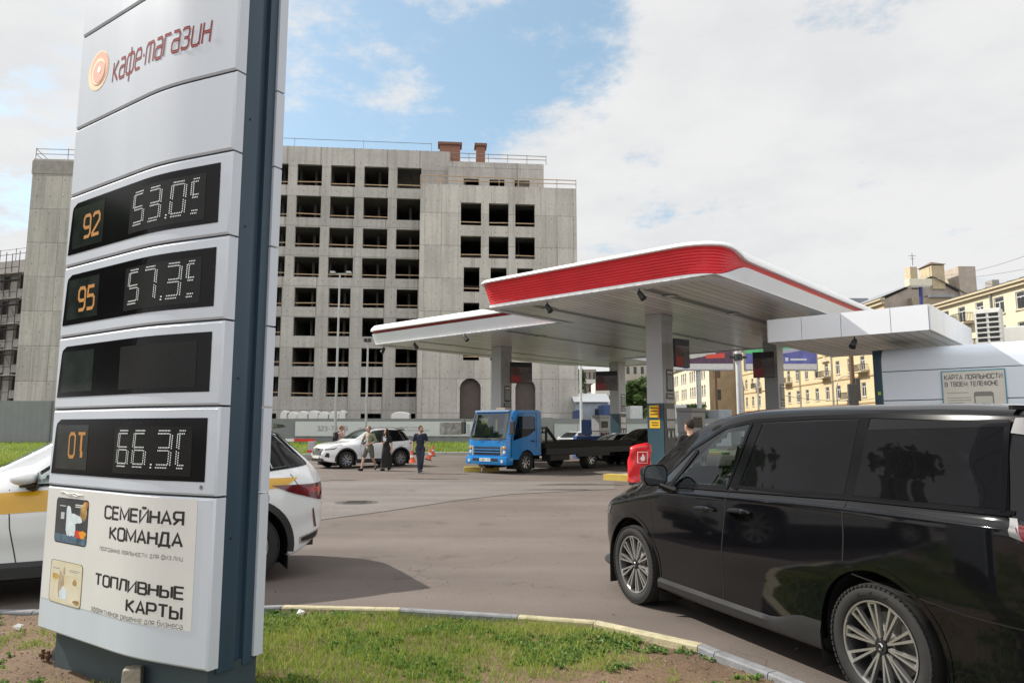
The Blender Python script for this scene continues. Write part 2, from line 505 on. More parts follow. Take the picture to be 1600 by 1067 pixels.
# ================================================================== ground
def ground_mat(name, base, dark, light, s1, bump, patch=None):
    m = bpy.data.materials.new(name); m.use_nodes = True
    t = m.node_tree; b = t.nodes['Principled BSDF']
    tcn = t.nodes.new('ShaderNodeTexCoord')
    def nz(scale, detail, off=(0, 0, 0), rough=.6):
        mp = t.nodes.new('ShaderNodeMapping'); mp.inputs['Location'].default_value = off
        t.links.new(tcn.outputs['Object'], mp.inputs[0])
        n = t.nodes.new('ShaderNodeTexNoise'); n.inputs['Scale'].default_value = scale
        n.inputs['Detail'].default_value = detail; n.inputs['Roughness'].default_value = rough
        t.links.new(mp.outputs[0], n.inputs['Vector'])
        return n.outputs[0]
    def ramp(f, p0, c0, p1, c1):
        r = t.nodes.new('ShaderNodeValToRGB')
        r.color_ramp.elements[0].position = p0; r.color_ramp.elements[0].color = (*c0, 1)
        r.color_ramp.elements[1].position = p1; r.color_ramp.elements[1].color = (*c1, 1)
        t.links.new(f, r.inputs[0]); return r.outputs[0]
    def mixc(mode, f, a, c):
        n = t.nodes.new('ShaderNodeMix'); n.data_type = 'RGBA'; n.blend_type = mode
        if isinstance(f, float): n.inputs[0].default_value = f
        else: t.links.new(f, n.inputs[0])
        t.links.new(a, n.inputs[6])
        if isinstance(c, tuple): n.inputs[7].default_value = (*c, 1)
        else: t.links.new(c, n.inputs[7])
        return n.outputs[2]
    big = nz(.35, 6)
    c = ramp(big, .35, dark, .66, base)
    fine = nz(s1, 4, (4, 4, 0), .75)
    c = mixc('MULTIPLY', 0.55, c, ramp(fine, .3, (.55, .55, .55), .72, (1.3, 1.29, 1.27)))
    spots = nz(14, 2, (3, 6, 0), .5)
    c = mixc('MULTIPLY', 1.0, c, ramp(spots, .69, (1, 1, 1), .73, (.74, .72, .70)))
    # thin wandering cracks, only in places
    cv = t.nodes.new('ShaderNodeTexVoronoi'); cv.feature = 'DISTANCE_TO_EDGE'; cv.inputs['Scale'].default_value = .33
    wob = t.nodes.new('ShaderNodeMix'); wob.data_type = 'VECTOR'; wob.inputs[0].default_value = .16
    nv = t.nodes.new('ShaderNodeTexNoise'); nv.inputs['Scale'].default_value = 1.6; nv.inputs['Detail'].default_value = 6
    t.links.new(tcn.outputs['Object'], nv.inputs['Vector']); t.links.new(tcn.outputs['Object'], wob.inputs[4]); t.links.new(nv.outputs['Color'], wob.inputs[5])
    vsc = t.nodes.new('ShaderNodeVectorMath'); vsc.operation = 'MULTIPLY_ADD'; vsc.inputs[1].default_value = (1.4, 1.4, 0); t.links.new(nv.outputs['Color'], vsc.inputs[0]); t.links.new(tcn.outputs['Object'], vsc.inputs[2])
    t.links.new(vsc.outputs[0], cv.inputs['Vector'])
    ck = ramp(cv.outputs['Distance'], .0018, (.62, .60, .59), .0045, (1, 1, 1))
    msk = ramp(nz(.22, 3, (6, 2, 0)), .50, (0, 0, 0), .58, (1, 1, 1))
    c = mixc('MULTIPLY', msk, c, ck)
    # paler, wheel-polished tracks
    trk = t.nodes.new('ShaderNodeMapping'); trk.inputs['Rotation'].default_value = (0, 0, .55); trk.inputs['Scale'].default_value = (.09, .8, 1)
    t.links.new(tcn.outputs['Object'], trk.inputs[0])
    tn = t.nodes.new('ShaderNodeTexNoise'); tn.inputs['Scale'].default_value = 1.3; tn.inputs['Detail'].default_value = 5; t.links.new(trk.outputs[0], tn.inputs['Vector'])
    c = mixc('MULTIPLY', 1.0, c, ramp(tn.outputs[0], .35, (.90, .89, .88), .65, (1.10, 1.10, 1.09)))
    stain = nz(.9, 7, (9, 1, 0), .68)
    c = mixc('MULTIPLY', 1.0, c, ramp(stain, .60, (1, 1, 1), .72, (.62, .60, .58)))
    drip = nz(2.3, 3, (2, 8, 0))
    c = mixc('MULTIPLY', 1.0, c, ramp(drip, .70, (1, 1, 1), .76, (.66, .64, .62)))
    vor = t.nodes.new('ShaderNodeTexVoronoi'); vor.inputs['Scale'].default_value = 140
    t.links.new(tcn.outputs['Object'], vor.inputs['Vector'])
    c = mixc('MULTIPLY', .5, c, ramp(vor.outputs['Distance'], .1, (.72, .72, .72), .6, (1.18, 1.17, 1.15)))
    t.links.new(c, b.inputs['Base Color'])
    b.inputs['Roughness'].default_value = .88
    b.inputs['Specular IOR Level'].default_value = .3
    bm_ = t.nodes.new('ShaderNodeBump'); bm_.inputs['Strength'].default_value = bump; bm_.inputs['Distance'].default_value = .01
    t.links.new(fine, bm_.inputs['Height']); t.links.new(bm_.outputs[0], b.inputs['Normal'])
    return m
M_ASPH = ground_mat('worn brown asphalt', (.150, .126, .113), (.118, .099, .089), None, 60, .35)
M_ASPH2 = ground_mat('grey asphalt patch', (.170, .155, .145), (.140, .127, .118), None, 45, .35)
M_DIRT = ground_mat('trodden soil', (.15, .108, .073), (.10, .07, .046), None, 30, .9)

b = MB(); b.add([(-1500, -300, -.006), (1500, -300, -.006), (1500, 2500, -.006), (-1500, 2500, -.006)], [(0, 1, 2, 3)])
tag(b.build('ground', ground_mat('far ground', (.13, .12, .11), (.1, .09, .08), None, 20, .3)), kind='structure')
b = MB(); b.grid([[(x, y, 0) for x in np.linspace(-60, 60, 41)] for y in np.linspace(-15, 47.5, 31)])
tag(b.build('forecourt', M_ASPH), kind='structure')
# lighter resurfaced strip across the forecourt
pts_far = [(380, 752), (560, 751), (700, 748), (860, 752), (960, 752)]
pts_near = [(380, 822), (480, 815), (600, 799), (720, 781), (800, 772), (960, 764)]
far_w = [atz(*p) for p in pts_far]; near_w = [atz(*p) for p in pts_near]
b = MB(); poly = [(p.x, p.y) for p in near_w] + [(p.x, p.y) for p in far_w[::-1]]
b.add([(p[0], p[1], .004) for p in poly], [list(range(len(poly)))])
tag(b.build('asphalt_patch', M_ASPH2), kind='structure')
# dark tar seams along the patch
b = MB()
for q0, q1 in zip(near_w[:-1], near_w[1:]):
    d = (q1 - q0).normalized(); n_ = Vector((-d.y, d.x, 0)) * .02
    b.add([(*(q0 - n_).xy, .007), (*(q1 - n_).xy, .007), (*(q1 + n_).xy, .007), (*(q0 + n_).xy, .007)], [(0, 1, 2, 3)])
def puddle(px, py, rx, ry, k):
    c = atz(px, py)
    n = 22; pts = []
    for i in range(n):
        a_ = 2 * math.pi * i / n
        w = 1 + .25 * math.sin(3 * a_ + k) + .15 * math.sin(7 * a_ + 2 * k)
        pts.append((c.x + rx * w * math.cos(a_), c.y + ry * w * math.sin(a_), .0075))
    b.add(pts, [list(range(n))])
for i, q in enumerate([(535, 750, .45, .12), (670, 748, .8, .16), (690, 749, .5, .1), (905, 757, 1.2, .3), (880, 765, .9, .18), (500, 752, .3, .1)]): puddle(*q, i)
tag(b.build('asphalt_seam', pm('tar', (.07, .062, .055), .6, var=.2, scale=9)), kind='structure')

# manhole cover with a worn rim
mc = atz(557, 785)
t = thing('manhole_cover', 'worn round iron manhole cover sunk in the grey asphalt', 'manhole cover', (mc.x, mc.y, .004))
b = MB(); b.tube((0, 0, 0), (0, 0, .012), .33, n=28)
for i in range(-3, 4):
    b.box(-.24, .24, i * .07 - .012, i * .07 + .012, .012, .017)
b.build('cover', pm('cast iron', (.075, .068, .062), .7, .3, var=.3, scale=14, bump=.3), t)
b = MB()
for k in range(28):
    a0, a1 = 2*math.pi*k/28, 2*math.pi*(k+1)/28
    b.add([(.36*math.cos(a0), .36*math.sin(a0), .008), (.36*math.cos(a1), .36*math.sin(a1), .008), (.50*math.cos(a1), .46*math.sin(a1), .002), (.50*math.cos(a0), .46*math.sin(a0), .002)], [(0, 1, 2, 3)])
b.build('rim', pm('tar', (0, 0, 0)), t)

# ---------------------------------------------------------------- planted island in the foreground
KZ = .12
kerb_px = [(-160, 952), (60, 951), (330, 947), (410, 945), (445, 944), (628, 948), (812, 959), (934, 968), (1100, 1004), (1130, 1016), (1215, 1047), (1290, 1078), (1420, 1140)]
kerb_w = [atz(px, py, KZ) for px, py in kerb_px]
kerb_w = [Vector((-9, 6.75, KZ))] + kerb_w + [Vector((2.9, 3.4, KZ)), Vector((3.35, 2.0, KZ)), Vector((3.5, .2, KZ))]
def kpt_off(i, d):
    a_ = kerb_w[max(0, i-1)]; c_ = kerb_w[min(len(kerb_w)-1, i+1)]
    t_ = (c_ - a_).normalized(); n_ = Vector((-t_.y, t_.x, 0))
    return kerb_w[i] + n_ * d
KCOL = {5: 'y', 7: 'y', 8: 'y'}   # segment index -> painted
M_KY = pm('cream yellow kerb paint', (.40, .355, .225), .8, var=.22, scale=11, bump=.25, bscale=60)
M_KG = pm('grey kerb paint', (.185, .19, .20), .8, var=.22, scale=9, bump=.25, bscale=60)
for i in range(len(kerb_w) - 1):
    b = MB()
    o0, o1 = kpt_off(i, .0), kpt_off(i + 1, .0)
    i0, i1 = kpt_off(i, -.092), kpt_off(i + 1, -.092)
    e = (o1 - o0).normalized() * .004
    o0 += e; i0 += e; o1 -= e; i1 -= e
    c = .012
    def dz(p, z): return Vector((p.x, p.y, z))
    prof0 = [dz(o0, -.02), dz(o0, KZ - c), dz(lerp(o0, i0, .1), KZ), dz(lerp(o0, i0, .9), KZ), dz(i0, KZ - c), dz(i0, -.02)]
    prof1 = [dz(o1, -.02), dz(o1, KZ - c), dz(lerp(o1, i1, .1), KZ), dz(lerp(o1, i1, .9), KZ), dz(i1, KZ - c), dz(i1, -.02)]
    b.add(prof0 + prof1, [(k, k+1, k+7, k+6) for k in range(5)] + [(0, 1, 2, 3, 4, 5), (6, 7, 8, 9, 10, 11)])
    tag(b.build('kerb', M_KY if KCOL.get(i) else M_KG), kind='structure')

from mathutils import noise as mnoise
def soil_z(x, y):
    return .075 + .045 * mnoise.noise((x * .9, y * .9, 3.3)) + .02 * mnoise.noise((x * 3, y * 3, 1)) + .01 * mnoise.noise((x * 9, y * 9, 5))
inner = [kpt_off(i, -.088) for i in range(len(kerb_w))]
def island_edge_y(x):
    best = -9
    for p, q in zip(inner[:-1], inner[1:]):
        lo, hi = (p, q) if p.x < q.x else (q, p)
        if lo.x <= x <= hi.x and hi.x > lo.x:
            best = max(best, lerp(lo.y, hi.y, (x - lo.x) / (hi.x - lo.x)))
    return best
b = MB(); rows = []
xs = np.linspace(-8.8, 3.2, 150)
for k in range(60):
    row = []
    for x in xs:
        ye = island_edge_y(x); y0 = -1.0
        y = lerp(y0, ye, (k / 59) ** .8)
        z = soil_z(x, y)
        if k > 56: z = min(z, KZ - .02)
        row.append((x, y, z))
    rows.append(row)
b.grid(rows)
# soil: bare brown earth with mossy green low growth in patches
ms = ground_mat('bare soil', (.185, .125, .082), (.115, .075, .046), None, 34, 1.0)
tag(b.build('soil', ms, smooth=True, angle=180), kind='structure')

def bare(x, y):
    """1 where the soil shows"""
    v = mnoise.noise((x * 1.1 + 5, y * 1.3, 7)) * .7 + mnoise.noise((x * 3.2, y * 3.2, 2)) * .6 + mnoise.noise((x * 8, y * 8, 6)) * .5 + .06
    for (cx_, cy_, rx, ry, s) in ((1.55, 5.2, .55, .36, 1.3), (-1.55, 6.5, .8, .16, .9), (-4.7, 6.3, .9, .35, .8), (-2.9, 5.2, .9, .5, .7), (.7, 4.6, .5, .25, .5)):
        d = ((x - cx_) / rx) ** 2 + ((y - cy_) / ry) ** 2
        v += s * math.exp(-d)
    for (cx_, cy_, rx, ry, s) in ((-1.3, 5.6, 1.2, .6, .9), (-1.4, 4.8, .9, .5, 1.0), (.3, 6.1, .9, .3, .3)):
        d = ((x - cx_) / rx) ** 2 + ((y - cy_) / ry) ** 2
        v -= s * math.exp(-d)
    return v
def grass_mat(name, c0, c1, c2):
    m = bpy.data.materials.new(name); m.use_nodes = True
    t = m.node_tree; bs = t.nodes['Principled BSDF']
    at = t.nodes.new('ShaderNodeAttribute'); at.attribute_name = 'tone'
    r = t.nodes.new('ShaderNodeValToRGB')
    r.color_ramp.elements[0].color = (*c0, 1); r.color_ramp.elements[1].color = (*c2, 1)
    e = r.color_ramp.elements.new(.5); e.color = (*c1, 1)
    t.links.new(at.outputs['Fac'], r.inputs[0])
    t.links.new(r.outputs[0], bs.inputs['Base Color'])
    bs.inputs['Roughness'].default_value = .6
    bs.inputs['Specular IOR Level'].default_value = .25
    tl = t.nodes.new('ShaderNodeBsdfTranslucent'); t.links.new(r.outputs[0], tl.inputs[0])
    mx = t.nodes.new('ShaderNodeMixShader'); mx.inputs[0].default_value = .35
    o = t.nodes['Material Output']
    t.links.new(bs.outputs[0], mx.inputs[1]); t.links.new(tl.outputs[0], mx.inputs[2]); t.links.new(mx.outputs[0], o.inputs[0])
    return m
M_GRASS = grass_mat('grass', (.12, .18, .03), (.25, .34, .05), (.46, .45, .14))
M_WEED = grass_mat('weed leaves', (.035, .085, .022), (.11, .21, .045), (.32, .40, .14))
M_LEAF = grass_mat('tree leaves', (.035, .07, .018), (.08, .135, .035), (.14, .19, .06))

def tri_cloud(name, V, F, tone, mat, **kw):
    me = bpy.data.meshes.new(name)
    me.from_pydata([tuple(p) for p in V], [], F)
    a_ = me.attributes.new('tone', 'FLOAT', 'FACE')
    a_.data.foreach_set('value', tone)
    me.materials.append(mat)
    o = bpy.data.objects.new(name, me); COL.objects.link(o)
    return o
V, F, T = [], [], []
def blade(x, y, z, h, w, tone, lean=.5):
    a_ = random.uniform(0, 6.283); dx, dy = math.cos(a_), math.sin(a_)
    l = random.uniform(.1, lean) * h
    l2 = random.uniform(0, 6.283)
    ox, oy = math.cos(l2) * l, math.sin(l2) * l
    i = len(V)
    V.extend([(x - dx*w, y - dy*w, z), (x + dx*w, y + dy*w, z), (x + dx*w*.7 + ox*.4, y + dy*w*.7 + oy*.4, z + h*.6), (x - dx*w*.7 + ox*.4, y - dy*w*.7 + oy*.4, z + h*.6), (x + ox, y + oy, z + h)])
    F.append((i, i+1, i+2, i+3)); F.append((i+3, i+2, i+4)); T.extend([tone, tone + .05])
cnt = 0
while cnt < 64000:
    x = random.uniform(-6.2, 2.3); y = 2.6 + 4.4 * random.random() ** .75
    if y > island_edge_y(x) - .02 or not (3.2 < y): continue
    bv = bare(x, y)
    if random.random() < smooth01((bv + .25) / .75) * 1.0: continue
    cnt += 1
    patch = mnoise.noise((x * .8, y * .8, 20))
    tone = .40 + .40 * patch + random.uniform(-.25, .30) + (.45 if random.random() < .07 else 0)
    h = random.uniform(.015, .06) * (1.25 - .35 * min(1, max(0, bv + .5)))
    if random.random() < .02: h *= 2.0; tone += .2
    blade(x, y, soil_z(x, y) - .004, h, random.uniform(.0016, .0034), min(1, max(0, tone)), .9)
tag(tri_cloud('grass', V, F, T, M_GRASS), kind='stuff')
# broad-leaved weeds in low rosettes
V, F, T = [], [], []
def rosette(x, y, r, n, tone, up=.35):
    z = soil_z(x, y)
    for k in range(n):
        a_ = random.uniform(0, 6.283); L = r * random.uniform(.5, 1.1); w = L * random.uniform(.2, .33)
        el = random.uniform(.05, up) * L
        dx, dy = math.cos(a_), math.sin(a_)
        i = len(V)
        V.extend([(x, y, z), (x + dx*L*.5 - dy*w, y + dy*L*.5 + dx*w, z + el), (x + dx*L, y + dy*L, z + el*.7), (x + dx*L*.5 + dy*w, y + dy*L*.5 - dx*w, z + el)])
        F.append((i, i+1, i+2)); F.append((i, i+2, i+3))
        tt = min(1, max(0, tone + random.uniform(-.25, .25))); T.extend([tt, tt])
cnt = 0
while cnt < 5200:
    x = random.uniform(-6, 2.2); y = 3.0 + 4.0 * random.random() ** .7
    if y > island_edge_y(x) - .05: continue
    c_ = mnoise.noise((x * 1.7 + 9, y * 1.7, 4))
    if random.random() > smooth01((c_ + .15) / .5) : continue
    if bare(x, y) > .75 and random.random() < .8: continue
    cnt += 1
    rosette(x, y, random.uniform(.018, .055), random.randint(6, 13), .5, .8)
for px, py, r_ in ((655, 985, .16), (620, 1000, .14), (1085, 1012, .12), (955, 1040, .14), (725, 1010, .12), (860, 1010, .1), (500, 1010, .1), (1170, 1055, .1)):
    p = atz(px, py, .1)
    for _ in range(5): rosette(p.x + random.uniform(-.1, .1), p.y + random.uniform(-.05, .05), r_ * .36, 14, .55, .9)
tag(tri_cloud('weeds', V, F, T, M_WEED), kind='stuff')
# pebbles and crumbs of earth on the bare patches, straw in the grass, grit on the asphalt
M_PEB = grass_mat('pebbles', (.09, .06, .04), (.22, .17, .125), (.42, .38, .33))
V, F, T = [], [], []
def crumb(x, y, z, r):
    i = len(V); tn = random.random()
    for _ in range(5): V.append((x + random.uniform(-r, r), y + random.uniform(-r, r), z + random.uniform(0, r * 1.1)))
    V.append((x, y, z + r * 1.1))
    for k in range(5): F.append((i + k, i + (k + 1) % 5, i + 5)); T.append(tn)
n_ = 0
while n_ < 4200:
    x = random.uniform(-6, 2.4); y = 3.2 + 3.8 * random.random()
    if y > island_edge_y(x) - .02 or bare(x, y) < random.uniform(-.1, .7): continue
    n_ += 1; crumb(x, y, soil_z(x, y), random.choice((.004, .005, .006, .007, .011)))
tag(tri_cloud('pebbles', V, F, T, M_PEB), kind='stuff')
V, F, T = [], [], []
for _ in range(900):
    x = random.uniform(-6, 7); y = random.uniform(5.5, 22)
    if y < island_edge_y(x) + .2: continue
    crumb(x, y, .004, random.choice((.004, .006, .008, .012)))
tag(tri_cloud('grit', V, F, T, M_PEB), kind='stuff')
V, F, T = [], [], []
n_ = 0
while n_ < 1500:
    x = random.uniform(-6, 2.3); y = 3.2 + 3.8 * random.random()
    if y > island_edge_y(x) - .05: continue
    n_ += 1; a_ = random.uniform(0, 6.28); L = random.uniform(.03, .10); z = soil_z(x, y) + random.uniform(.004, .03)
    dx, dy = math.cos(a_) * L, math.sin(a_) * L; w_ = .0016
    i = len(V); V.extend([(x - dy*w_/L, y + dx*w_/L, z), (x + dy*w_/L, y - dx*w_/L, z), (x + dx, y + dy, z + random.uniform(-.005, .02))]); F.append((i, i+1, i+2)); T.append(random.uniform(.5, 1))
tag(tri_cloud('dry_grass', V, F, T, grass_mat('straw', (.22, .15, .07), (.36, .27, .13), (.50, .42, .24))), kind='stuff')
# small litter and stones
for px, py in ((470, 963), (28, 978)):
    p = atz(px, py, .1)
    t = MB(); 
    vs = [Vector((random.gauss(0, 1), random.gauss(0, 1), random.gauss(0, .5))).normalized() * random.uniform(.025, .05) for _ in range(14)]
    bmx = bmesh.new(); [bmx.verts.new(v) for v in vs]; bmesh.ops.convex_hull(bmx, input=bmx.verts[:])
    bmx.verts.index_update(); t.add([v.co.copy() for v in bmx.verts], [[v.index for v in f.verts] for f in bmx.faces]); bmx.free()
    o = t.build('crumpled_paper', pm('paper', (.62, .62, .6), .8))
    o.location = (p.x, p.y, soil_z(p.x, p.y) + .03)
    tag(o, 'scrap of white paper lying in the grass right of the price sign' if px > 100 else 'scrap of white paper on the soil left of the price sign', 'litter')

# ---------------------------------------------------------------- far verge: grass berm in front of the hoarding
def verge(name, poly_fn, n, hmin, hmax, seed):
    global V, F, T
    random.seed(seed); V, F, T = [], [], []
    for _ in range(n):
        x, y, z = poly_fn()
        blade(x, y, z, random.uniform(hmin, hmax), random.uniform(.02, .04), min(1, max(0, .5 + .3 * mnoise.noise((x * .3, y * .3, 2)) + random.uniform(-.2, .25))), .8)
    tag(tri_cloud(name, V, F, T, M_GRASS), kind='stuff')
b = MB(); b.grid([[(x, y, z) for x in np.linspace(-75, 14, 60)] for (y, z) in ((46.2, .02), (46.2, .14), (50, .3), (54, .42), (60, .45))])
tag(b.build('lawn', pm('lawn', (.07, .115, .025), .9, var=.35, scale=1.5, bump=.4)), kind='structure')
def vp():
    x = random.uniform(-60, 12); y = 46.3 + 11 * random.random()
    return x, y, .14 + (y - 46.2) / 3.8 * .16 if y < 50 else .3 + (y - 50) * .03
verge('verge_grass', vp, 26000, .08, .22, 3)
b = MB(); b.grid([[(x, y, z) for x in np.linspace(-60, -12.5, 30)] for (y, z) in ((17.5, .02), (17.5, .1), (30, .12), (46.1, .14))])
tag(b.build('side_lawn', pm('lawn', (0, 0, 0))), kind='structure')
def vp2():
    y = 17.7 + 28 * random.random() ** .8; x = random.uniform(-y * .8, -12.8) 
    return x, y, .1
verge('side_grass', vp2, 26000, .06, .24, 4)
# verge kerb painted black, white and yellow
for i, x in enumerate(np.arange(-33, 13, 1.6)):
    col = (pm('kerb white', (.5, .5, .48), .8), pm('kerb black', (.05, .05, .05), .8), pm('kerb yellow', (.50, .37, .08), .8))[(i * 7 // 3) % 3]
    b = MB(); b.bbox(x, x + 1.57, 45.95, 46.15, 0, .17, .02)
    tag(b.build('kerb', col), kind='structure')
random.seed(5)
# ================================================================== price sign (pylon)
M_WPAN = pm('white cassette metal', (.56, .605, .665), .34, var=.035, scale=.9, spec=.5, stretch=(3, 3, .35))
M_NAVY = pm('dark blue metal', (.030, .058, .088), .42, var=.18, scale=1.6, stretch=(4, 4, .3))
M_PLIN = pm('plinth blue grey', (.042, .062, .075), .55, var=.15, scale=3)
M_BLACKGL = pm('black display glass', (.006, .006, .007), .12, var=.2, spec=.12)
M_DISP2 = pm('display matrix', (.011, .011, .011), .3, var=.3, scale=60, spec=.15)
M_LABGL = pm('label window glass', (.020, .025, .023), .10, var=.4, scale=5, spec=.22)
M_BLACK = pm('black print', (.015, .015, .016), .5)
M_SEAM = pm('black rubber', (.012, .012, .013), .7)
SR = Vector((-1.722, 4.2, 0)); SK = Vector((-2.284, 4.434, 0)); SL = Vector((-3.284, 5.114, 0))
SG = (Vector((SR.x, SR.y, 0)) - Vector((SL.x, SL.y, 0)))
SG = Vector((-SG.y, SG.x, 0)).normalized()        # towards the back of the sign
if SG.y < 0: SG = -SG
LEN1 = (SK - SL).length; LEN2 = (SR - SK).length; SLEN = LEN1 + LEN2
def _front():
    pts = [SL.copy()]
    k0 = lerp(SL, SK, 1 - .22 / LEN1); k1 = lerp(SK, SR, .22 / LEN2)
    for i in range(9):
        t = i / 8
        pts.append((1-t)**2 * k0 + 2*t*(1-t) * SK + t*t * k1)
    pts.append(SR.copy())
    return pts
SFRONT = _front()
_cum = [0]
for p_, q_ in zip(SFRONT[:-1], SFRONT[1:]): _cum.append(_cum[-1] + (q_ - p_).length)
STOT = _cum[-1]
def sgn(d, z, off=0.0):
    """point on the front face: d metres from the left edge, z high, off in front of it"""
    d_ = max(-.05, min(STOT + .05, d))
    for i in range(len(_cum) - 1):
        if d_ <= _cum[i+1] or i == len(_cum) - 2: break
    t = (d_ - _cum[i]) / (_cum[i+1] - _cum[i])
    p = lerp(SFRONT[i], SFRONT[i+1], t)
    tg = (SFRONT[i+1] - SFRONT[i]).normalized()
    n = Vector((tg.y, -tg.x, 0))
    if n.y > 0: n = -n
    return Vector((p.x, p.y, z)) + n * off
def spx(px, py):
    """d, z on the sign face of a picture point (used for reading the layout once)"""
    o = Vector((0, 0, CAM_H)); d = ray(px, py); best = None
    for i in range(len(SFRONT) - 1):
        p, q = SFRONT[i], SFRONT[i+1]
        e = q - p
        den = d.x * e.y - d.y * e.x
        if abs(den) < 1e-9: continue
        t = (p.x * e.y - p.y * e.x) / den
        s_ = ((d.x * t - p.x) * e.x + (d.y * t - p.y) * e.y) / e.length_squared
        if (-.001 <= s_ <= 1.001) or (i == 0 and s_ < 0) or (i == len(SFRONT) - 2 and s_ > 1):
            best = (_cum[i] + s_ * e.length, CAM_H + d.z * t)
            if -.001 <= s_ <= 1.001: break
    return best
ctr = (SR + SL) / 2 + SG * .2
sign = thing('price_sign', 'tall white petrol price sign with black digital displays and dark blue edge, on the grass', 'price sign', (ctr.x, ctr.y, .05))
ROWS = [0.33, 1.30, 1.83, 2.345, 2.865, 3.40, 3.92, 4.66, 5.45]
def face_patch(mb, d0, d1, z0, z1, off, nd=24, nz=1):
    rows = []
    for j in range(nz + 1):
        rows.append([sgn(lerp(d0, d1, i / nd), lerp(z0, z1, j / nz), off) for i in range(nd + 1)])
    mb.grid(rows)
def panel(z0, z1, side, top_round=False):
    """one cassette: front face, side return; side=+1 front, -1 back face of the sign"""
    mb = MB()
    dsl = [0, .012] + list(np.linspace(.05, STOT - .05, 22)) + [STOT - .012, STOT]
    def P(d, z, dep):
        p = sgn(d, z)
        if side < 0:     # mirrored through the middle of the sign
            p = sgn(STOT - d, z)
            q = p - Vector((ctr.x, ctr.y, 0)); p = Vector((ctr.x, ctr.y, 0)) + Matrix.Rotation(math.pi, 3, 'Z') @ Vector((q.x, q.y, 0)) + Vector((0, 0, z))
            return p - SG * dep
        return p + SG * dep
    g = .006; zl = [z0 + g, z0 + g + .012, z1 - g - .012, z1 - g]
    rows = []
    for k, z in enumerate(zl):
        e = .01 if k in (0, 3) else 0
        row = []
        for d in dsl:
            ee = max(e, .01 if d in (0, STOT) else 0)
            row.append(P(d, z, ee))
        rows.append(row)
    mb.grid(rows)
    # returns and backs
    for d in (0, STOT):
        mb.quad(P(d, zl[0], .01), P(d, zl[0], .075), P(d, zl[3], .075), P(d, zl[3], .01))
    for z in (zl[0], zl[3]):
        mb.grid([[P(d, z, .01) for d in dsl], [P(d, z, .075) for d in dsl]])
    mb.grid([[P(d, zl[0], .075) for d in dsl], [P(d, zl[3], .075) for d in dsl]])
    return mb
panels = []
for z0, z1 in zip(ROWS[:-1], ROWS[1:]):
    pobj = panel(z0, z1, 1).build('front_panel', M_WPAN, sign, world=True, smooth=True, angle=25)
    panels.append(pobj)
    panel(z0, z1, -1).build('back_panel', M_WPAN, sign, world=True, smooth=True, angle=25)
# core: dark blue box between the cassettes, with a rounded stile at the near end
TG = (SR - SL).normalized()
def cpt(u, w, z): return SL + TG * u + SG * w + Vector((0, 0, z))
W_ALL = (SR - SL).length
b = MB()
for w0, w1, u1 in ((.078, .2, W_ALL - .018), (.2, .262, W_ALL - .05), (.262, .322, W_ALL - .018)):
    vs = [cpt(.02, w0, .3), cpt(u1, w0, .3), cpt(u1, w1, .3), cpt(.02, w1, .3)]
    vs += [v + Vector((0, 0, 5.3)) for v in vs]
    b.add(vs, [(0, 3, 2, 1), (4, 5, 6, 7), (0, 1, 5, 4), (1, 2, 6, 5), (2, 3, 7, 6), (3, 0, 4, 7)])
core = b.build('core', M_NAVY, sign, world=True)
b = MB()
for z in (1.05, 2.0, 2.95, 3.65, 4.5):
    p = cpt(W_ALL - .018, .135, z); b.tube(p, p + TG * .004, .007, n=8)
b.build('bolt', M_SEAM, core, world=True)
# the seams between panels: a dark gasket set back
b = MB()
for z in ROWS[1:-1]:
    rows = [[sgn(d, z - .007, -.012) for d in np.linspace(.01, STOT - .005, 24)], [sgn(d, z + .007, -.012) for d in np.linspace(.01, STOT - .005, 24)]]
    b.grid(rows)
b.build('gasket', M_SEAM, sign, world=True)
# plinth
b = MB()
vs = [cpt(.06, .1, .045), cpt(W_ALL - .03, .03, .0), cpt(W_ALL - .03, .37, .0), cpt(.06, .34, .0)]
vs2 = [cpt(.06, .1, .335), cpt(W_ALL - .03, .03, .335), cpt(W_ALL - .03, .37, .335), cpt(.06, .34, .335)]
b.add(vs + vs2, [(0, 3, 2, 1), (4, 5, 6, 7), (0, 1, 5, 4), (1, 2, 6, 5), (2, 3, 7, 6), (3, 0, 4, 7)])
pl = b.build('plinth', M_PLIN, sign, world=True)
# gusset foot at the left end
b = MB()
p0 = cpt(.05, .2, .08)
b.add([cpt(.1, .16, .3), cpt(-.16, .16, .06), cpt(-.16, .16, .03), cpt(.12, .16, .03), cpt(.1, .18, .3), cpt(-.16, .18, .06), cpt(-.16, .18, .03), cpt(.12, .18, .03)],
      [(0, 1, 2, 3), (7, 6, 5, 4), (0, 4, 5, 1), (1, 5, 6, 2), (2, 6, 7, 3), (3, 7, 4, 0)])
b.build('foot_bracket', pm('dull steel', (.16, .165, .17), .5, .5, var=.2), sign, world=True)
b = MB()
for u in (-.13, -.06):
    p = cpt(u, .12, .07); b.tube(p, p + Vector((0, 0, .07)), .012, n=8); b.tube(p + Vector((0, 0, .02)), p + Vector((0, 0, .045)), .024, n=6)
b.build('anchor_bolt', pm('rusty iron', (.13, .065, .035), .8, .4, var=.4, scale=20), sign, world=True)
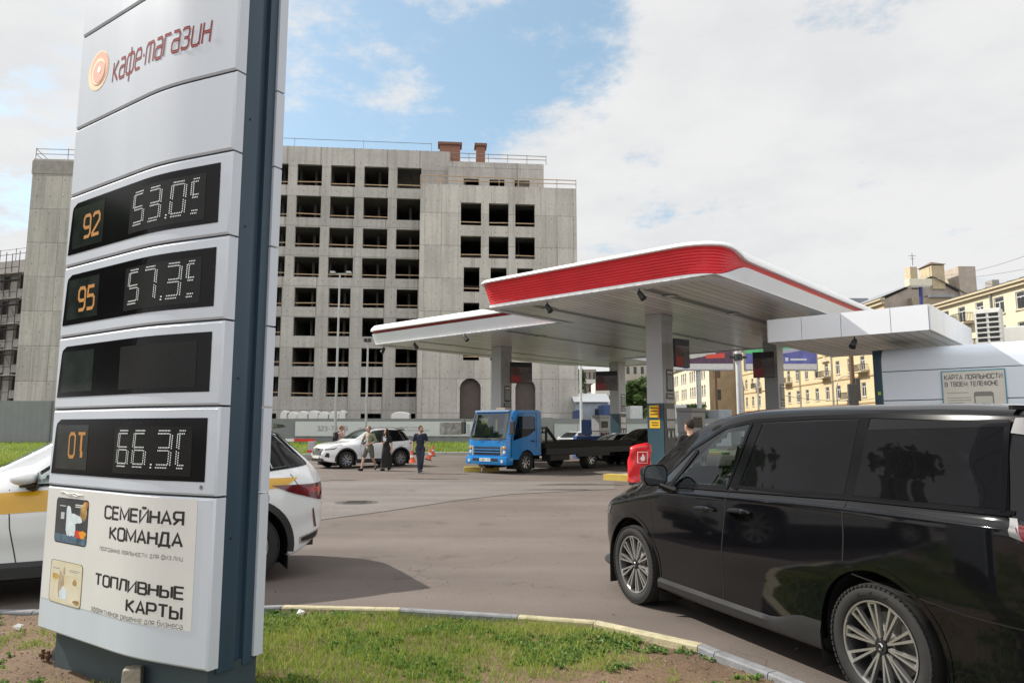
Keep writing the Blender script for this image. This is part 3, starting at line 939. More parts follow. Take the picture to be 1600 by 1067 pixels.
# displays
M_LED = pm('white led', (.50, .52, .50), .5, emit=(.85, .92, .88), estr=.22)
M_AMB = pm('amber fuel mark', (.44, .20, .05), .4, var=.12, emit=(.8, .36, .08), estr=.03)
SEGS = {'0': 'abcdef', '3': 'abcdg', '5': 'afgcd', '6': 'afgedc', '7': 'abc', '(': 'afed', 's': 'afgd', '.': '.'}
def seg_lines(ch, x, z, w, h):
    """dotted double strokes of a seven segment digit; x to the right, z up"""
    L = []
    sl_ = .16 * w
    for s_ in SEGS[ch]:
        if s_ == 'a': L.append(((x + .12*w, z + h), (x + .92*w, z + h)))
        if s_ == 'd': L.append(((x + .05*w, z), (x + .85*w, z)))
        if s_ == 'g': L.append(((x + .15*w, z + h/2), (x + .88*w, z + h/2)))
        if s_ == 'f': L.append(((x + .04*w, z + h*.53), (x + .1*w, z + h*.96)))
        if s_ == 'e': L.append(((x, z + h*.05), (x + .04*w, z + h*.47)))
        if s_ == 'b': L.append(((x + .96*w, z + h*.53), (x + w, z + h*.96)))
        if s_ == 'c': L.append(((x + .92*w, z + h*.05), (x + .96*w, z + h*.47)))
        if s_ == '.': L.append(((x, z), (x + .012, z)))
    return L
def digits(mb, s, d0, zc, w, h, pitch):
    x = d0
    for ch in s:
        if ch == '.':
            x -= .012
        for (p, q) in seg_lines(ch, x, zc - h / 2, w * (.55 if ch in 's(' else 1), h):
            ln = math.hypot(q[0] - p[0], q[1] - p[1]); n = max(2, int(ln / .0125))
            ux, uz = (q[0] - p[0]) / max(ln, 1e-6), (q[1] - p[1]) / max(ln, 1e-6)
            for r_ in (-.009, .009):
                for i in range(n):
                    t = (i + (.5 if r_ > 0 else 0)) / n
                    cx_, cz_ = lerp(p[0], q[0], t) - uz * r_, lerp(p[1], q[1], t) + ux * r_
                    a_ = .0036
                    mb.quad(sgn(cx_ - a_, cz_ - a_, .0065), sgn(cx_ + a_, cz_ - a_, .0065), sgn(cx_ + a_, cz_ + a_, .0065), sgn(cx_ - a_, cz_ + a_, .0065))
        x += .055 if ch == '.' else pitch
specs = [(4, '92', '53.0s'), (3, '95', '57.3s'), (2, None, None), (1, 'DT', '66.3(')]
for row, lab, val in specs:
    z0, z1 = ROWS[row], ROWS[row + 1]
    zb, zt = z0 + .085, z1 - .07
    dl, dr = .035, STOT - .085
    # black window with a rounded upper left corner and a slanting left side
    mb = MB(); rows = []
    nzz = 14
    for j in range(nzz + 1):
        t = j / nzz; z = lerp(zb, zt, t)
        left = dl + .035 * t + (.06 * (1 - math.sqrt(max(0, 1 - ((t - .86) / .14) ** 2))) if t > .86 else 0)
        rows.append([sgn(lerp(left, dr, i / 30), z, .003) for i in range(31)])
    mb.grid(rows)
    disp = mb.build('price_display', M_BLACKGL, sign, world=True)
    mb = MB(); face_patch(mb, .88, 1.62, zb + .03, zt - .05, .0045)
    mb.build('led_matrix', M_DISP2, disp, world=True)
    mb = MB(); face_patch(mb, .085 + .01, .535, zb + .035, zt - .04, .0045)
    mb.build('fuel_window', M_LABGL, disp, world=True)
    zc = (zb + zt) / 2
    if val:
        xd = .93
        for ch in val:
            mb = MB(); digits(mb, ch, xd + (.0 if ch != '.' else .012), zc, .125, .205, .178)
            mb.build('led_digit', M_LED, disp, world=True)
            xd += .043 if ch == '.' else .178
        if lab == 'DT':
            o_ = lettering('О', lambda x, y: sgn(x, y, .006), M_AMB, disp, .27, .37, zc - .08, zc + .10, name='fuel_grade', world=True, bold=.012)
            mb = MB()
            face_patch(mb, .435, .462, zc - .03, zc + .10, .006, nd=2); face_patch(mb, .405, .5, zc + .08, zc + .10, .0064, nd=2)
            face_patch(mb, .442, .475, zc - .07, zc - .03, .006, nd=2)
            mb.build('fuel_grade', M_AMB, disp, world=True)
        else:
            lettering(lab, lambda x, y: sgn(x, y, .006), M_AMB, disp, .25, .49, zc - .10, zc + .08, name='fuel_grade', world=True, bold=.014)
# cafe-shop panel
top_p = panels[6]
lettering('кафе·mагазuн', lambda x, y: sgn(x, y, .0012), pm('maroon lettering', (.17, .03, .04), .8, spec=.1), top_p, .50, 1.60, 4.10, 4.345, world=True, shear=.18, bold=-.002, spacing=.9)
lettering('кафе·mагазuн', lambda x, y: sgn(x, y, .0020), pm('salmon lettering', (.40, .12, .11), .8, spec=.1), top_p, .503, 1.603, 4.097, 4.342, name='lettering_face', world=True, shear=.18, bold=-.017, spacing=.9)
M_SW = [pm('cream ring', (.80, .66, .42), .5), pm('salmon ring', (.75, .36, .24), .5), pm('pale cream ring', (.82, .72, .50), .5), pm('coral ring', (.74, .38, .30), .5), pm('white dot', (.85, .8, .72), .5)]
M_SW = [m_ for m_ in M_SW]
for k, (rr, dx, dz) in enumerate(((.150, 0, 0), (.128, .012, .012), (.10, .004, -.008), (.083, .014, -.014), (.026, .02, .0))):
    mb = MB(); n = 36
    pts = [sgn(.295 + dx + rr * .98 * math.cos(2*math.pi*i/n), 4.305 + dz + rr * math.sin(2*math.pi*i/n), .002 + .0015 * k) for i in range(n)]
    pts2 = [p_ + SG * .002 for p_ in pts]
    mb.add(pts + pts2, [list(range(n))] + [(i, (i+1) % n, n + (i+1) % n, n + i) for i in range(n)])
    mb.build('logo_ring', M_SW[k], top_p, world=True)
# red tip of the emblem above the frame
mb = MB(); face_patch(mb, .2, .8, 4.96, 5.35, .006)
mb.build('red_emblem', pm('signal red', (.55, .02, .03), .4), panels[7], world=True)
# poster on the lowest panel
low = panels[0]
M_POST = pm('cream vinyl', (.67, .67, .645), .4, var=.03, scale=3)
mb = MB(); face_patch(mb, .025, STOT - .13, .54, 1.285, .0015)
poster = mb.build('poster', M_POST, low, world=True)
# wrinkles in the vinyl at the top left
mb = MB()
for k, (d0_, d1_, z_) in enumerate(((.2, .52, 1.262), (.28, .46, 1.252))):
    mb.path([sgn(lerp(d0_, d1_, i / 6), z_ - .006 * i / 6 + .004 * math.sin(i * 2.1 + k), .004) for i in range(7)], .003, 5)
mb.build('wrinkle', M_POST, low, world=True)
def row_text(s, pxl, pxr, pyt, pyb, mat=M_BLACK, **kw):
    d0_, _ = spx(pxl, pyb); d1_, z1_ = spx(pxr, pyt); _, z0_ = spx(pxr, pyb)
    return lettering(s, lambda x, y: sgn(x, y, .0021), mat, poster_txt, d0_, d1_, z0_, z1_, world=True, **kw)
poster_txt = low
row_text('СЕМЕЙНАЯ', 162, 289.5, 794.5, 824, bold=.026, spacing=.85)
row_text('КОМАНДА', 169.5, 287.5, 831, 858, bold=.026, spacing=.85)
row_text('программа лояльности для физ.лиц', 155, 286.5, 868.5, 878.5, bold=-.008)
row_text('ТОПЛИВНЫЕ', 147, 288, 915, 939, bold=.026, spacing=.85)
row_text('КАРТЫ', 195, 286.5, 945.5, 969.5, bold=.026, spacing=.85)
row_text('эффективное решение для бизнеса', 140, 286, 973, 985.5, bold=-.008)
# two bank-card pictures
def card(d0_, d1_, z0_, z1_, dark):
    mb = MB(); n = 6; r_ = .03
    pts = []
    for cx_, cz_, a0 in ((d1_-r_, z1_-r_, 0), (d0_+r_, z1_-r_, 90), (d0_+r_, z0_+r_, 180), (d1_-r_, z0_+r_, 270)):
        for i in range(n + 1):
            a_ = R(a0 + 90 * i / n); pts.append((cx_ + r_ * math.cos(a_), cz_ + r_ * math.sin(a_)))
    mb.add([sgn(p[0], p[1], 0.0022) for p in pts], [list(range(len(pts)))])
    cd = mb.build('card_picture', pm('card border', (.02, .02, .02), .4), low, world=True)
    cm, cz = (d0_ + d1_) / 2, (z0_ + z1_) / 2
    mb = MB(); mb.add([sgn(cm + (p[0]-cm)*.972, cz + (p[1]-cz)*.98, 0.0027) for p in pts], [list(range(len(pts)))])
    mb.build('card_face', pm('dark card', (.035, .04, .045), .35, var=.4, scale=4) if dark else pm('sandy card', (.66, .56, .33), .4, col2=(.72, .66, .5), scale=6), cd, world=True)
    w_, h_ = d1_ - d0_, z1_ - z0_
    def blob(name, mat, cx_, cz_, rx, rz, off, n=18, top=1.0, seed=0):
        m_ = MB(); vs = []
        for i in range(n):
            a_ = 2 * math.pi * i / n
            k = 1 + .12 * math.sin(3 * a_ + seed) + .08 * math.sin(5 * a_ + seed * 2)
            vs.append(sgn(d0_ + w_ * cx_ + w_ * rx * k * math.cos(a_), z0_ + h_ * cz_ + h_ * rz * k * math.sin(a_), off))
        m_.add(vs, [list(range(n))]); m_.build(name, mat, cd, world=True)
    def strip(name, mat, x0, x1, y0, y1, off):
        m_ = MB(); m_.quad(*[sgn(d0_ + w_*x, z0_ + h_*y, off) for x, y in ((x0, y0), (x1, y0), (x1, y1), (x0, y1))]); m_.build(name, mat, cd, world=True)
    if dark:
        strip('sea', pm('card sea', (.05, .12, .2), .35, var=.6, scale=14, col2=(.14, .24, .33)), .02, .98, .03, .2, 0.0031)
        blob('bear', pm('white fur', (.62, .70, .74), .6, var=.15, scale=20), .42, .53, .085, .33, 0.0036, seed=1)
        blob('bear', pm('white fur', (0, 0, 0)), .62, .56, .2, .11, 0.0037, seed=2)
        blob('bear', pm('white fur', (0, 0, 0)), .54, .36, .11, .2, 0.0038, seed=3)
        blob('glow', pm('card glow', (.42, .26, .08), .4, var=.5, scale=18), .86, .74, .1, .2, 0.0032, seed=4)
        blob('glow', pm('card orange', (.45, .17, .04), .4, var=.4, scale=10), .95, .9, .04, .07, 0.0033, seed=1)
        blob('payment_mark', pm('red disc', (.6, .05, .02), .4), .74, .25, .1, .085, 0.0039, n=24)
        blob('payment_mark', pm('orange disc', (.75, .3, .02), .4), .87, .25, .1, .085, 0.0040, n=24)
        strip('chip', pm('chip silver', (.5, .52, .53), .3), .17, .28, .53, .68, 0.0036)
        strip('card_text', pm('card white', (.7, .7, .7), .5), .6, .84, .86, .885, 0.0036)
        strip('card_text', pm('card white', (.7, .7, .7), .5), .6, .78, .82, .84, 0.0036)
        strip('card_text', pm('card white', (.7, .7, .7), .5), .12, .32, .815, .83, 0.0036)
    else:
        strip('ground_band', pm('card cream', (.70, .64, .50), .4, var=.1, scale=9), .03, .97, .06, .45, 0.0031)
        strip('ground_band', pm('card sky', (.66, .61, .46), .4, var=.05, scale=9), .03, .97, .68, .94, 0.0031)
        blob('bale', pm('straw', (.55, .36, .08), .6, var=.3, scale=20), .17, .62, .1, .07, 0.0036, seed=1)
        blob('hare', pm('fawn fur', (.42, .33, .22), .6, var=.25, scale=20), .36, .45, .09, .3, 0.0036, seed=2)
        blob('hare', pm('fawn fur', (0, 0, 0)), .44, .78, .03, .09, 0.0037, seed=4)
        blob('bear', pm('white fur', (0, 0, 0)), .45, .25, .12, .15, 0.0038, seed=3)
        blob('shrub', pm('ochre shrub', (.35, .22, .08), .6, var=.3, scale=20), .78, .56, .06, .07, 0.0036, seed=3)
        blob('shrub', pm('ochre shrub', (0, 0, 0)), .86, .12, .1, .05, 0.0036, seed=5)
        strip('card_text', pm('card grey', (.35, .33, .28), .5), .08, .3, .80, .82, 0.0036)
        strip('card_text', pm('card grey', (.35, .33, .28), .5), .6, .92, .82, .835, 0.0036)
        strip('card_text', pm('card grey', (.35, .33, .28), .5), .6, .85, .785, .80, 0.0036)
da, za = spx(90, 776); db, zb_ = spx(140, 785); _, zc_ = spx(88, 846)
card(da, db, zc_, za, True)
da, za = spx(81, 872); db, _ = spx(131, 880); _, zc_ = spx(79, 938)
card(da, db, zc_, za, False)
# little rivet on the lowest display panel
mb = MB(); p = sgn(STOT - .11, 1.355, .001); mb.tube(p, p - SG * .004, .012, n=10)
mb.build('rivet', pm('dull steel', (0, 0, 0)), panels[1], world=True)

# short stone stake in front of the sign
p = atz(208, 1042, .26)
t = thing('stone_stake', 'short weathered square stone post in the soil before the price sign', 'post', (p.x, p.y, 0.0), R(18))
mb = MB(); n_ = .058
mb.bbox(-n_, n_, -n_, n_, -.05, .26, .012)
o_ = mb.build('post', pm('weathered stone', (.30, .265, .215), .9, var=.25, scale=12, bump=.5, bscale=40), t)
for v in o_.data.vertices:
    if v.co.z > .2: v.co.x *= .88; v.co.y *= .88
# ================================================================== filling-station canopy
KS = 1.27
CA = Vector((-.75, .661, 0)); CB = Vector((.661, .75, 0))
C0 = Vector((4.27 * KS, 14.64 * KS, 0))
def cw(s, t, z=0.0):
    """canopy frame (s to the left along the front, t to the back), in unscaled metres"""
    p = C0 + CA * (s * KS) + CB * (t * KS)
    return Vector((p.x, p.y, z))
ZS = CAM_H + 3.2 * KS          # soffit
ZT = CAM_H + 3.97 * KS         # top of the fascia
S1, T1 = 6.78, 14.7
S2, T2F, T2B, S2R = 15.95, 3.3, 18.1, 11.3
M_WHITE = pm('white fascia metal', (.73, .76, .805), .30, var=.03, scale=.7)
M_WTOP = pm('white fascia top', (.82, .825, .83), .35, var=.03, scale=.7)
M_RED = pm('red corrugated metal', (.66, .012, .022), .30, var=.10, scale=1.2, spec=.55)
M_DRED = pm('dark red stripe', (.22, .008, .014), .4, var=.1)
def soffit_mat(name, axis_rot):
    m = bpy.data.materials.new(name); m.use_nodes = True
    t = m.node_tree; bs = t.nodes['Principled BSDF']
    tcn = t.nodes.new('ShaderNodeTexCoord')
    mp = t.nodes.new('ShaderNodeMapping'); mp.vector_type = 'TEXTURE'
    mp.inputs['Rotation'].default_value = (0, 0, axis_rot)
    t.links.new(tcn.outputs['Object'], mp.inputs[0])
    sp = t.nodes.new('ShaderNodeSeparateXYZ'); t.links.new(mp.outputs[0], sp.inputs[0])
    fr = wmath('FRACT', wmath('DIVIDE', sp.outputs[1], .30, tree=t), tree=t)
    g = wmath('LESS_THAN', fr, .14, tree=t)
    idx = wmath('FLOOR', wmath('DIVIDE', sp.outputs[1], .30, tree=t), tree=t)
    wn = t.nodes.new('ShaderNodeTexWhiteNoise'); wn.noise_dimensions = '1D'; t.links.new(idx, wn.inputs['W'])
    tone = wmath('MULTIPLY_ADD', wn.outputs['Value'], .22, .84, tree=t)
    # butt joints along the planks
    fx = wmath('FRACT', wmath('DIVIDE', wmath('ADD', sp.outputs[0], wmath('MULTIPLY', wn.outputs['Value'], .1, tree=t), tree=t), 4.0, tree=t), tree=t)
    j = wmath('LESS_THAN', fx, .006, tree=t)
    gg = wmath('MAXIMUM', g, j, tree=t)
    f = wmath('MULTIPLY', tone, wmath('SUBTRACT', 1.0, wmath('MULTIPLY', gg, .62, tree=t), tree=t), tree=t)
    no = t.nodes.new('ShaderNodeTexNoise'); no.inputs['Scale'].default_value = .5; no.inputs['Detail'].default_value = 6
    t.links.new(mp.outputs[0], no.inputs['Vector'])
    f = wmath('MULTIPLY', f, wmath('MULTIPLY_ADD', no.outputs[0], .35, .80, tree=t), tree=t)
    mixn = t.nodes.new('ShaderNodeMix'); mixn.data_type = 'RGBA'; mixn.blend_type = 'MULTIPLY'; mixn.inputs[0].default_value = 1
    mixn.inputs[6].default_value = (.86, .835, .80, 1)
    cmb = t.nodes.new('ShaderNodeCombineXYZ')
    for k in range(3): t.links.new(f, cmb.inputs[k])
    t.links.new(cmb.outputs[0], mixn.inputs[7])
    t.links.new(mixn.outputs[2], bs.inputs['Base Color'])
    bs.inputs['Roughness'].default_value = .28
    bp = t.nodes.new('ShaderNodeBump'); bp.inputs['Strength'].default_value = .6; bp.inputs['Distance'].default_value = .01; bp.invert = True
    t.links.new(gg, bp.inputs['Height']); t.links.new(bp.outputs[0], bs.inputs['Normal'])
    return m
M_SOF = soffit_mat('soffit planks', math.atan2(CB.y, CB.x))
base = cw(6, 8)
canopy = thing('station_canopy', 'stepped white and red petrol station canopy on square columns', 'canopy', (base.x, base.y, 0))

# soffit: one sheet over both rectangles
b = MB()
b.quad(cw(0.0, 0.0, ZS + .02), cw(S1, 0, ZS + .02), cw(S1, T1, ZS + .02), cw(0, T1, ZS + .02))
b.quad(cw(S1, T2F, ZS + .02), cw(S2, T2F, ZS + .02), cw(S2, T1, ZS + .02), cw(S1, T1, ZS + .02))
b.quad(cw(S2R, T1, ZS + .02), cw(S2, T1, ZS + .02), cw(S2 - 1.2, T2B, ZS + .02), cw(S2R, T2B, ZS + .02))
sof = b.build('soffit', M_SOF, canopy, world=True)
# roof deck over it, so light cannot leak in
b = MB()
b.quad(cw(.2, .2, ZT - .06), cw(S1, .2, ZT - .06), cw(S1, T1, ZT - .06), cw(.2, T1, ZT - .06))
b.quad(cw(S1, T2F + .2, ZT - .06), cw(S2, T2F + .2, ZT - .06), cw(S2, T1, ZT - .06), cw(S1, T1, ZT - .06))
b.quad(cw(S2R, T1, ZT - .06), cw(S2, T1, ZT - .06), cw(S2 - 1.2, T2B, ZT - .06), cw(S2R, T2B, ZT - .06))
b.build('roof_deck', pm('grey roofing', (.2, .2, .2), .9), canopy, world=True)

def round_path(pts, radii, step=.25):
    """polyline in (s,t) with rounded corners; returns points and outward normals"""
    P = []
    for i, p in enumerate(pts):
        r_ = radii[i]
        if i in (0, len(pts) - 1) or r_ == 0: P.append(p); continue
        a_, c_ = Vector(pts[i-1]), Vector(pts[i+1]); p = Vector(p)
        d0 = (a_ - p).normalized(); d1 = (c_ - p).normalized()
        q0, q1 = p + d0 * r_, p + d1 * r_
        for k in range(11):
            t = k / 10
            P.append(tuple((1-t)**2 * q0 + 2*t*(1-t) * p + t*t * q1))
    out = []
    for p, q in zip(P[:-1], P[1:]):
        p, q = Vector(p), Vector(q)
        n = max(1, int((q - p).length / step))
        for k in range(n): out.append(lerp(p, q, k / n))
    out.append(Vector(P[-1]))
    return out
HF = ZT - ZS
def fascia(path, band, flip, prefix):
    """band(i, point) -> (z fraction of band bottom, band top, ridge amplitude)"""
    n = len(path); L = [0]
    for p, q in zip(path[:-1], path[1:]): L.append(L[-1] + (q - p).length * KS)
    lower, red, upper = [], [], []
    for i, p in enumerate(path):
        d = (path[min(i+1, n-1)] - path[max(i-1, 0)]).normalized()
        no = Vector((d.y, -d.x)) * (1 if flip else -1)
        zl, zh, amp = band(L[i], L[-1])
        def pt(fz, off):
            """fz: share of the fascia height; the whole band leans out towards the top"""
            z = ZS + HF * fz
            o = (off + .36 * fz - .12) / KS
            return cw(p.x + no.x * o, p.y + no.y * o, z)
        def rnd(fz): # round bottom edge of the white skirt
            return 0.0
        lower.append([pt(-.005, -.30), pt(-.012, -.05), pt(.0, .0), pt(.02, .025)] + [pt(lerp(.02, zl, k / 4), .03) for k in range(1, 5)] + [pt(zl + .002, -.02)])
        nr = 64; rows = []
        for k in range(nr + 1):
            f_ = k / nr
            zz = lerp(zl, zh, f_)
            ridge = amp * (abs(math.sin(math.pi * 9 * f_)) ** .7)
            rows.append(pt(zz, -.055 + ridge))
        red.append(rows)
        tp = 1 - zh
        upper.append([pt(zh - .002, -.06), pt(zh, .035), pt(zh + .012, .05)] + [pt(lerp(zh + .012, .99, k / 6), .055 - tp * .9 * (k / 6) ** 1.6) for k in range(1, 7)] + [pt(1.0, .03 - tp * .9), pt(1.0, -.5)])
    o1 = MB().grid(lower).build(prefix, M_WHITE, canopy, world=True, smooth=True, angle=30)
    o2 = MB().grid(red).build('red_band', M_RED if prefix == 'fascia' else M_RED, canopy, world=True, smooth=True, angle=60)
    o3 = MB().grid(upper).build('top_edge', M_WTOP, canopy, world=True, smooth=True, angle=30)
    return o1, o2, o3
path1 = round_path([(S1, T2F + .4), (S1, 0), (0, 0), (0, T1)], [0, .45, .95, 0], .2)
len_front = (T2F + .4 + S1) * KS
def band1(l, tot):
    k = smooth01((l - (len_front - .25)) / 1.5)
    return lerp(.13, .50, k), lerp(.87, .66, k), lerp(.022, .004, k)
fascia(path1, band1, False, 'fascia')
path2 = round_path([(S1, T2F), (S2, T2F), (S2 - 1.2, T2B), (S2R, T2B), (S2R, T1), (0, T1)], [0, .3, .2, 0, 0, 0], .4)
def band2(l, tot): return .56, .70, .002
o1, o2, o3 = fascia(path2, band2, True, 'fascia')
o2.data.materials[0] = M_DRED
mbr = MB()
# bright red end tab of the stripe at the outer corner
pC = path2
# light strips and lamps in the soffit
M_STRIP = pm('grey soffit channel', (.20, .20, .205), .4, var=.08)
for s in (1.95, 5.35):
    b = MB(); b.quad(cw(s - .13, .55, ZS + .015), cw(s + .13, .55, ZS + .015), cw(s + .13, T1 - .4, ZS + .015), cw(s - .13, T1 - .4, ZS + .015))
    b.build('channel', M_STRIP, canopy, world=True)
for s in (9.2, 13.6):
    b = MB(); b.quad(cw(s - .13, T2F + .4, ZS + .015), cw(s + .13, T2F + .4, ZS + .015), cw(s + .13, T1 - .4, ZS + .015), cw(s - .13, T1 - .4, ZS + .015))
    b.build('channel', M_STRIP, canopy, world=True)
M_LAMP = pm('lamp diffuser', (.72, .72, .68), .3)
M_DARK = pm('dark casing', (.03, .03, .032), .5, var=.2)
def soffit_lamp(s, t):
    b = MB()
    w = .16
    b.quad(cw(s - w, t - w, ZS + .002), cw(s + w, t - w, ZS + .002), cw(s + w, t + w, ZS + .002), cw(s - w, t + w, ZS + .002))
    f = b.build('lamp', M_STRIP, canopy, world=True)
    b = MB(); w = .115
    b.quad(cw(s - w, t - w, ZS - .004), cw(s + w, t - w, ZS - .004), cw(s + w, t + w, ZS - .004), cw(s - w, t + w, ZS - .004))
    b.build('diffuser', M_LAMP, f, world=True)
for s, t in ((5.35, 1.1), (5.35, 6.5), (5.35, 10), (1.95, 1.6), (1.95, 5.2), (1.95, 8.8), (1.95, 12), (9.2, 5.5), (9.2, 10), (13.6, 5.5), (13.6, 10)):
    soffit_lamp(s, t)
# columns
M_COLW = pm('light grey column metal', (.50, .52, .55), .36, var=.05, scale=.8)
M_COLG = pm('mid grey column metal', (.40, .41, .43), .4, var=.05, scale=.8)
M_COLB = pm('petrol blue column metal', (.035, .080, .105), .33, var=.12, scale=1.0)
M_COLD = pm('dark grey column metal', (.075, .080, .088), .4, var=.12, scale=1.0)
M_YEL = pm('yellow sticker', (.78, .50, .02), .5, var=.08, scale=6)
M_NOTE = pm('notice paper', (.62, .6, .58), .6, var=.06)
M_FRAME = pm('black notice frame', (.02, .02, .022), .45)
YB = CAM_H + .69 * KS
def column(s, t, number, notes):
    """square column; -t face wide, -s face beside it"""
    hw, hd = .255, .32
    c = cw(s, t)
    b = MB(); 
    def ring(k, z): return [cw(s + hw*k, t - hd*k, z), cw(s - hw*k, t - hd*k, z), cw(s - hw*k, t + hd*k, z), cw(s + hw*k, t + hd*k, z)]
    rows = [ring(1, YB), ring(1, ZS - .22), ring(1.0, ZS - .22), ring(1.05, ZS - .20), ring(1.05, ZS + .01)]
    b.grid([r_ + [r_[0]] for r_ in rows])
    col = b.build('column', [M_COLW], canopy, world=True)
    b = MB(); rows = [ring(1.012, 0.0), ring(1.012, YB)]
    b.grid([r_ + [r_[0]] for r_ in rows]); b.quad(*ring(1.012, YB))
    low_ = b.build('column_base', M_COLB, col, world=True)
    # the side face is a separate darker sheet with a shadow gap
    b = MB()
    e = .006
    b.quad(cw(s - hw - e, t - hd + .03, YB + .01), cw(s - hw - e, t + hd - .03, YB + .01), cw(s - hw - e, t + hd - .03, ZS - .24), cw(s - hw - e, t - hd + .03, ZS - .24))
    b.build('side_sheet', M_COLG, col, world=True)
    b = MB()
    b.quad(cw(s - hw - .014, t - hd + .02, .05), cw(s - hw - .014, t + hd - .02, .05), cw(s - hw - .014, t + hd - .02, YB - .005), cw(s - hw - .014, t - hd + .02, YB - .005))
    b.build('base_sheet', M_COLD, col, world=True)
    def side(x0, x1, z0, z1, name, mat, off):
        b_ = MB()   # x: 0..1 across the side face from the near edge
        q = lambda x, z: cw(s - hw - off, t - hd + 2 * hd * x, z)
        b_.quad(q(x0, z0), q(x1, z0), q(x1, z1), q(x0, z1))
        return b_.build(name, mat, col, world=True)
    side(.30, .88, YB + .42, YB + 1.22, 'notice_board', M_FRAME, .018)
    side(.36, .82, YB + .50, YB + 1.02, 'notice', pm('grey notice', (.30, .31, .30), .5, var=.3, scale=9), .022)
    side(.36, .82, YB + 1.06, YB + 1.16, 'notice', M_NOTE, .022)
    side(.25, .90, YB + .16, YB + .36, 'notice_board', M_FRAME, .018)
    side(.32, .84, YB + .2, YB + .32, 'notice', pm('grey notice', (0, 0, 0)), .022)
    side(.25, .90, YB + .02, YB + .1, 'notice', M_NOTE, .018)
    side(.22, .92, YB - .56, YB - .20, 'notice', M_NOTE, .024)
    side(.22, .92, YB - .88, YB - .62, 'notice', M_NOTE, .024)
    for xx in (.36, .72):
        b_ = MB(); p = cw(s - hw - .02, t - hd + 2 * hd * xx, YB - 1.1); p2 = cw(s - hw - .035, t - hd + 2 * hd * xx, YB - 1.1)
        vs = []
        for k in range(12):
            a_ = 2 * math.pi * k / 12
            vs.append(cw(s - hw - .03, t - hd + 2 * hd * xx + .055 * math.cos(a_), YB - 1.1 + .13 * math.sin(a_)))
        b_.add(vs, [list(range(12))]); b_.build('sticker', M_NOTE, col, world=True)
    if notes:
        def front(x0, x1, z0, z1, name, mat, off=.006):
            b_ = MB(); q = lambda x, z: cw(s + hw - 2 * hw * x, t - hd * 1.012 - off, z)
            b_.quad(q(x0, z0), q(x1, z0), q(x1, z1), q(x0, z1))
            return b_.build(name, mat, col, world=True), q
        front(.14, .72, YB - .50, YB - .08, 'warning_notice', M_YEL)
        front(.72, .80, YB - .54, YB - .06, 'warning_notice', pm('orange edge', (.62, .12, .02), .5), .05)
        front(.14, .78, YB - .88, YB - .60, 'warning_notice', M_YEL)
        for zz in (YB - .19, YB - .30, YB - .41):
            front(.18, .66, zz, zz + .045, 'print', pm('brown print', (.22, .09, .01), .5), .012)
        for zz in (YB - .70, YB - .79):
            front(.26, .68, zz, zz + .035, 'print', pm('brown print', (0, 0, 0)), .012)
    # column number on the side face
    lettering(number, lambda x, y: cw(s - hw - .012, t - hd + 2 * hd * x, y), pm('grey numeral', (.12, .12, .13), .5), col, .38, .38 + (.05 if number == '1' else .14), ZS - .98, ZS - .66, world=True)
    return col
COLS = [(3.75, 4.2, '1', True), (12.55, 7.15, '2', False), (12.9, 16.1, '2', False), (3.95, 13.2, '1', False)]
for a_ in COLS: column(*a_)

# pump islands under the columns (raised kerbs with yellow ends)
for (s, t0, t1) in ((3.75, 1.9, 7.0), (12.55, 6.3, 9.6), (12.9, 13.6, 17.6), (3.95, 10.8, 14.6)):
    b = MB(); hw = .5
    hw = .36; vs = [cw(s + hw, t0), cw(s - hw, t0), cw(s - hw, t1), cw(s + hw, t1)]
    b.add(vs + [v + Vector((0, 0, .16)) for v in vs], [(4, 5, 6, 7), (0, 1, 5, 4), (1, 2, 6, 5), (2, 3, 7, 6), (3, 0, 4, 7)])
    tag(b.build('pump_island', pm('island concrete', (.30, .29, .27), .85, var=.15, scale=6)), kind='structure')
    b = MB()
    vs = [cw(s + hw + .03, t0 - .08), cw(s - hw - .03, t0 - .08), cw(s - hw - .03, t0 + .25), cw(s + hw + .03, t0 + .25)]
    b.add(vs + [v + Vector((0, 0, .19)) for v in vs], [(4, 5, 6, 7), (0, 1, 5, 4), (1, 2, 6, 5), (2, 3, 7, 6), (3, 0, 4, 7)])
    tag(b.build('kerb', pm('kerb yellow', (0, 0, 0))), kind='structure')

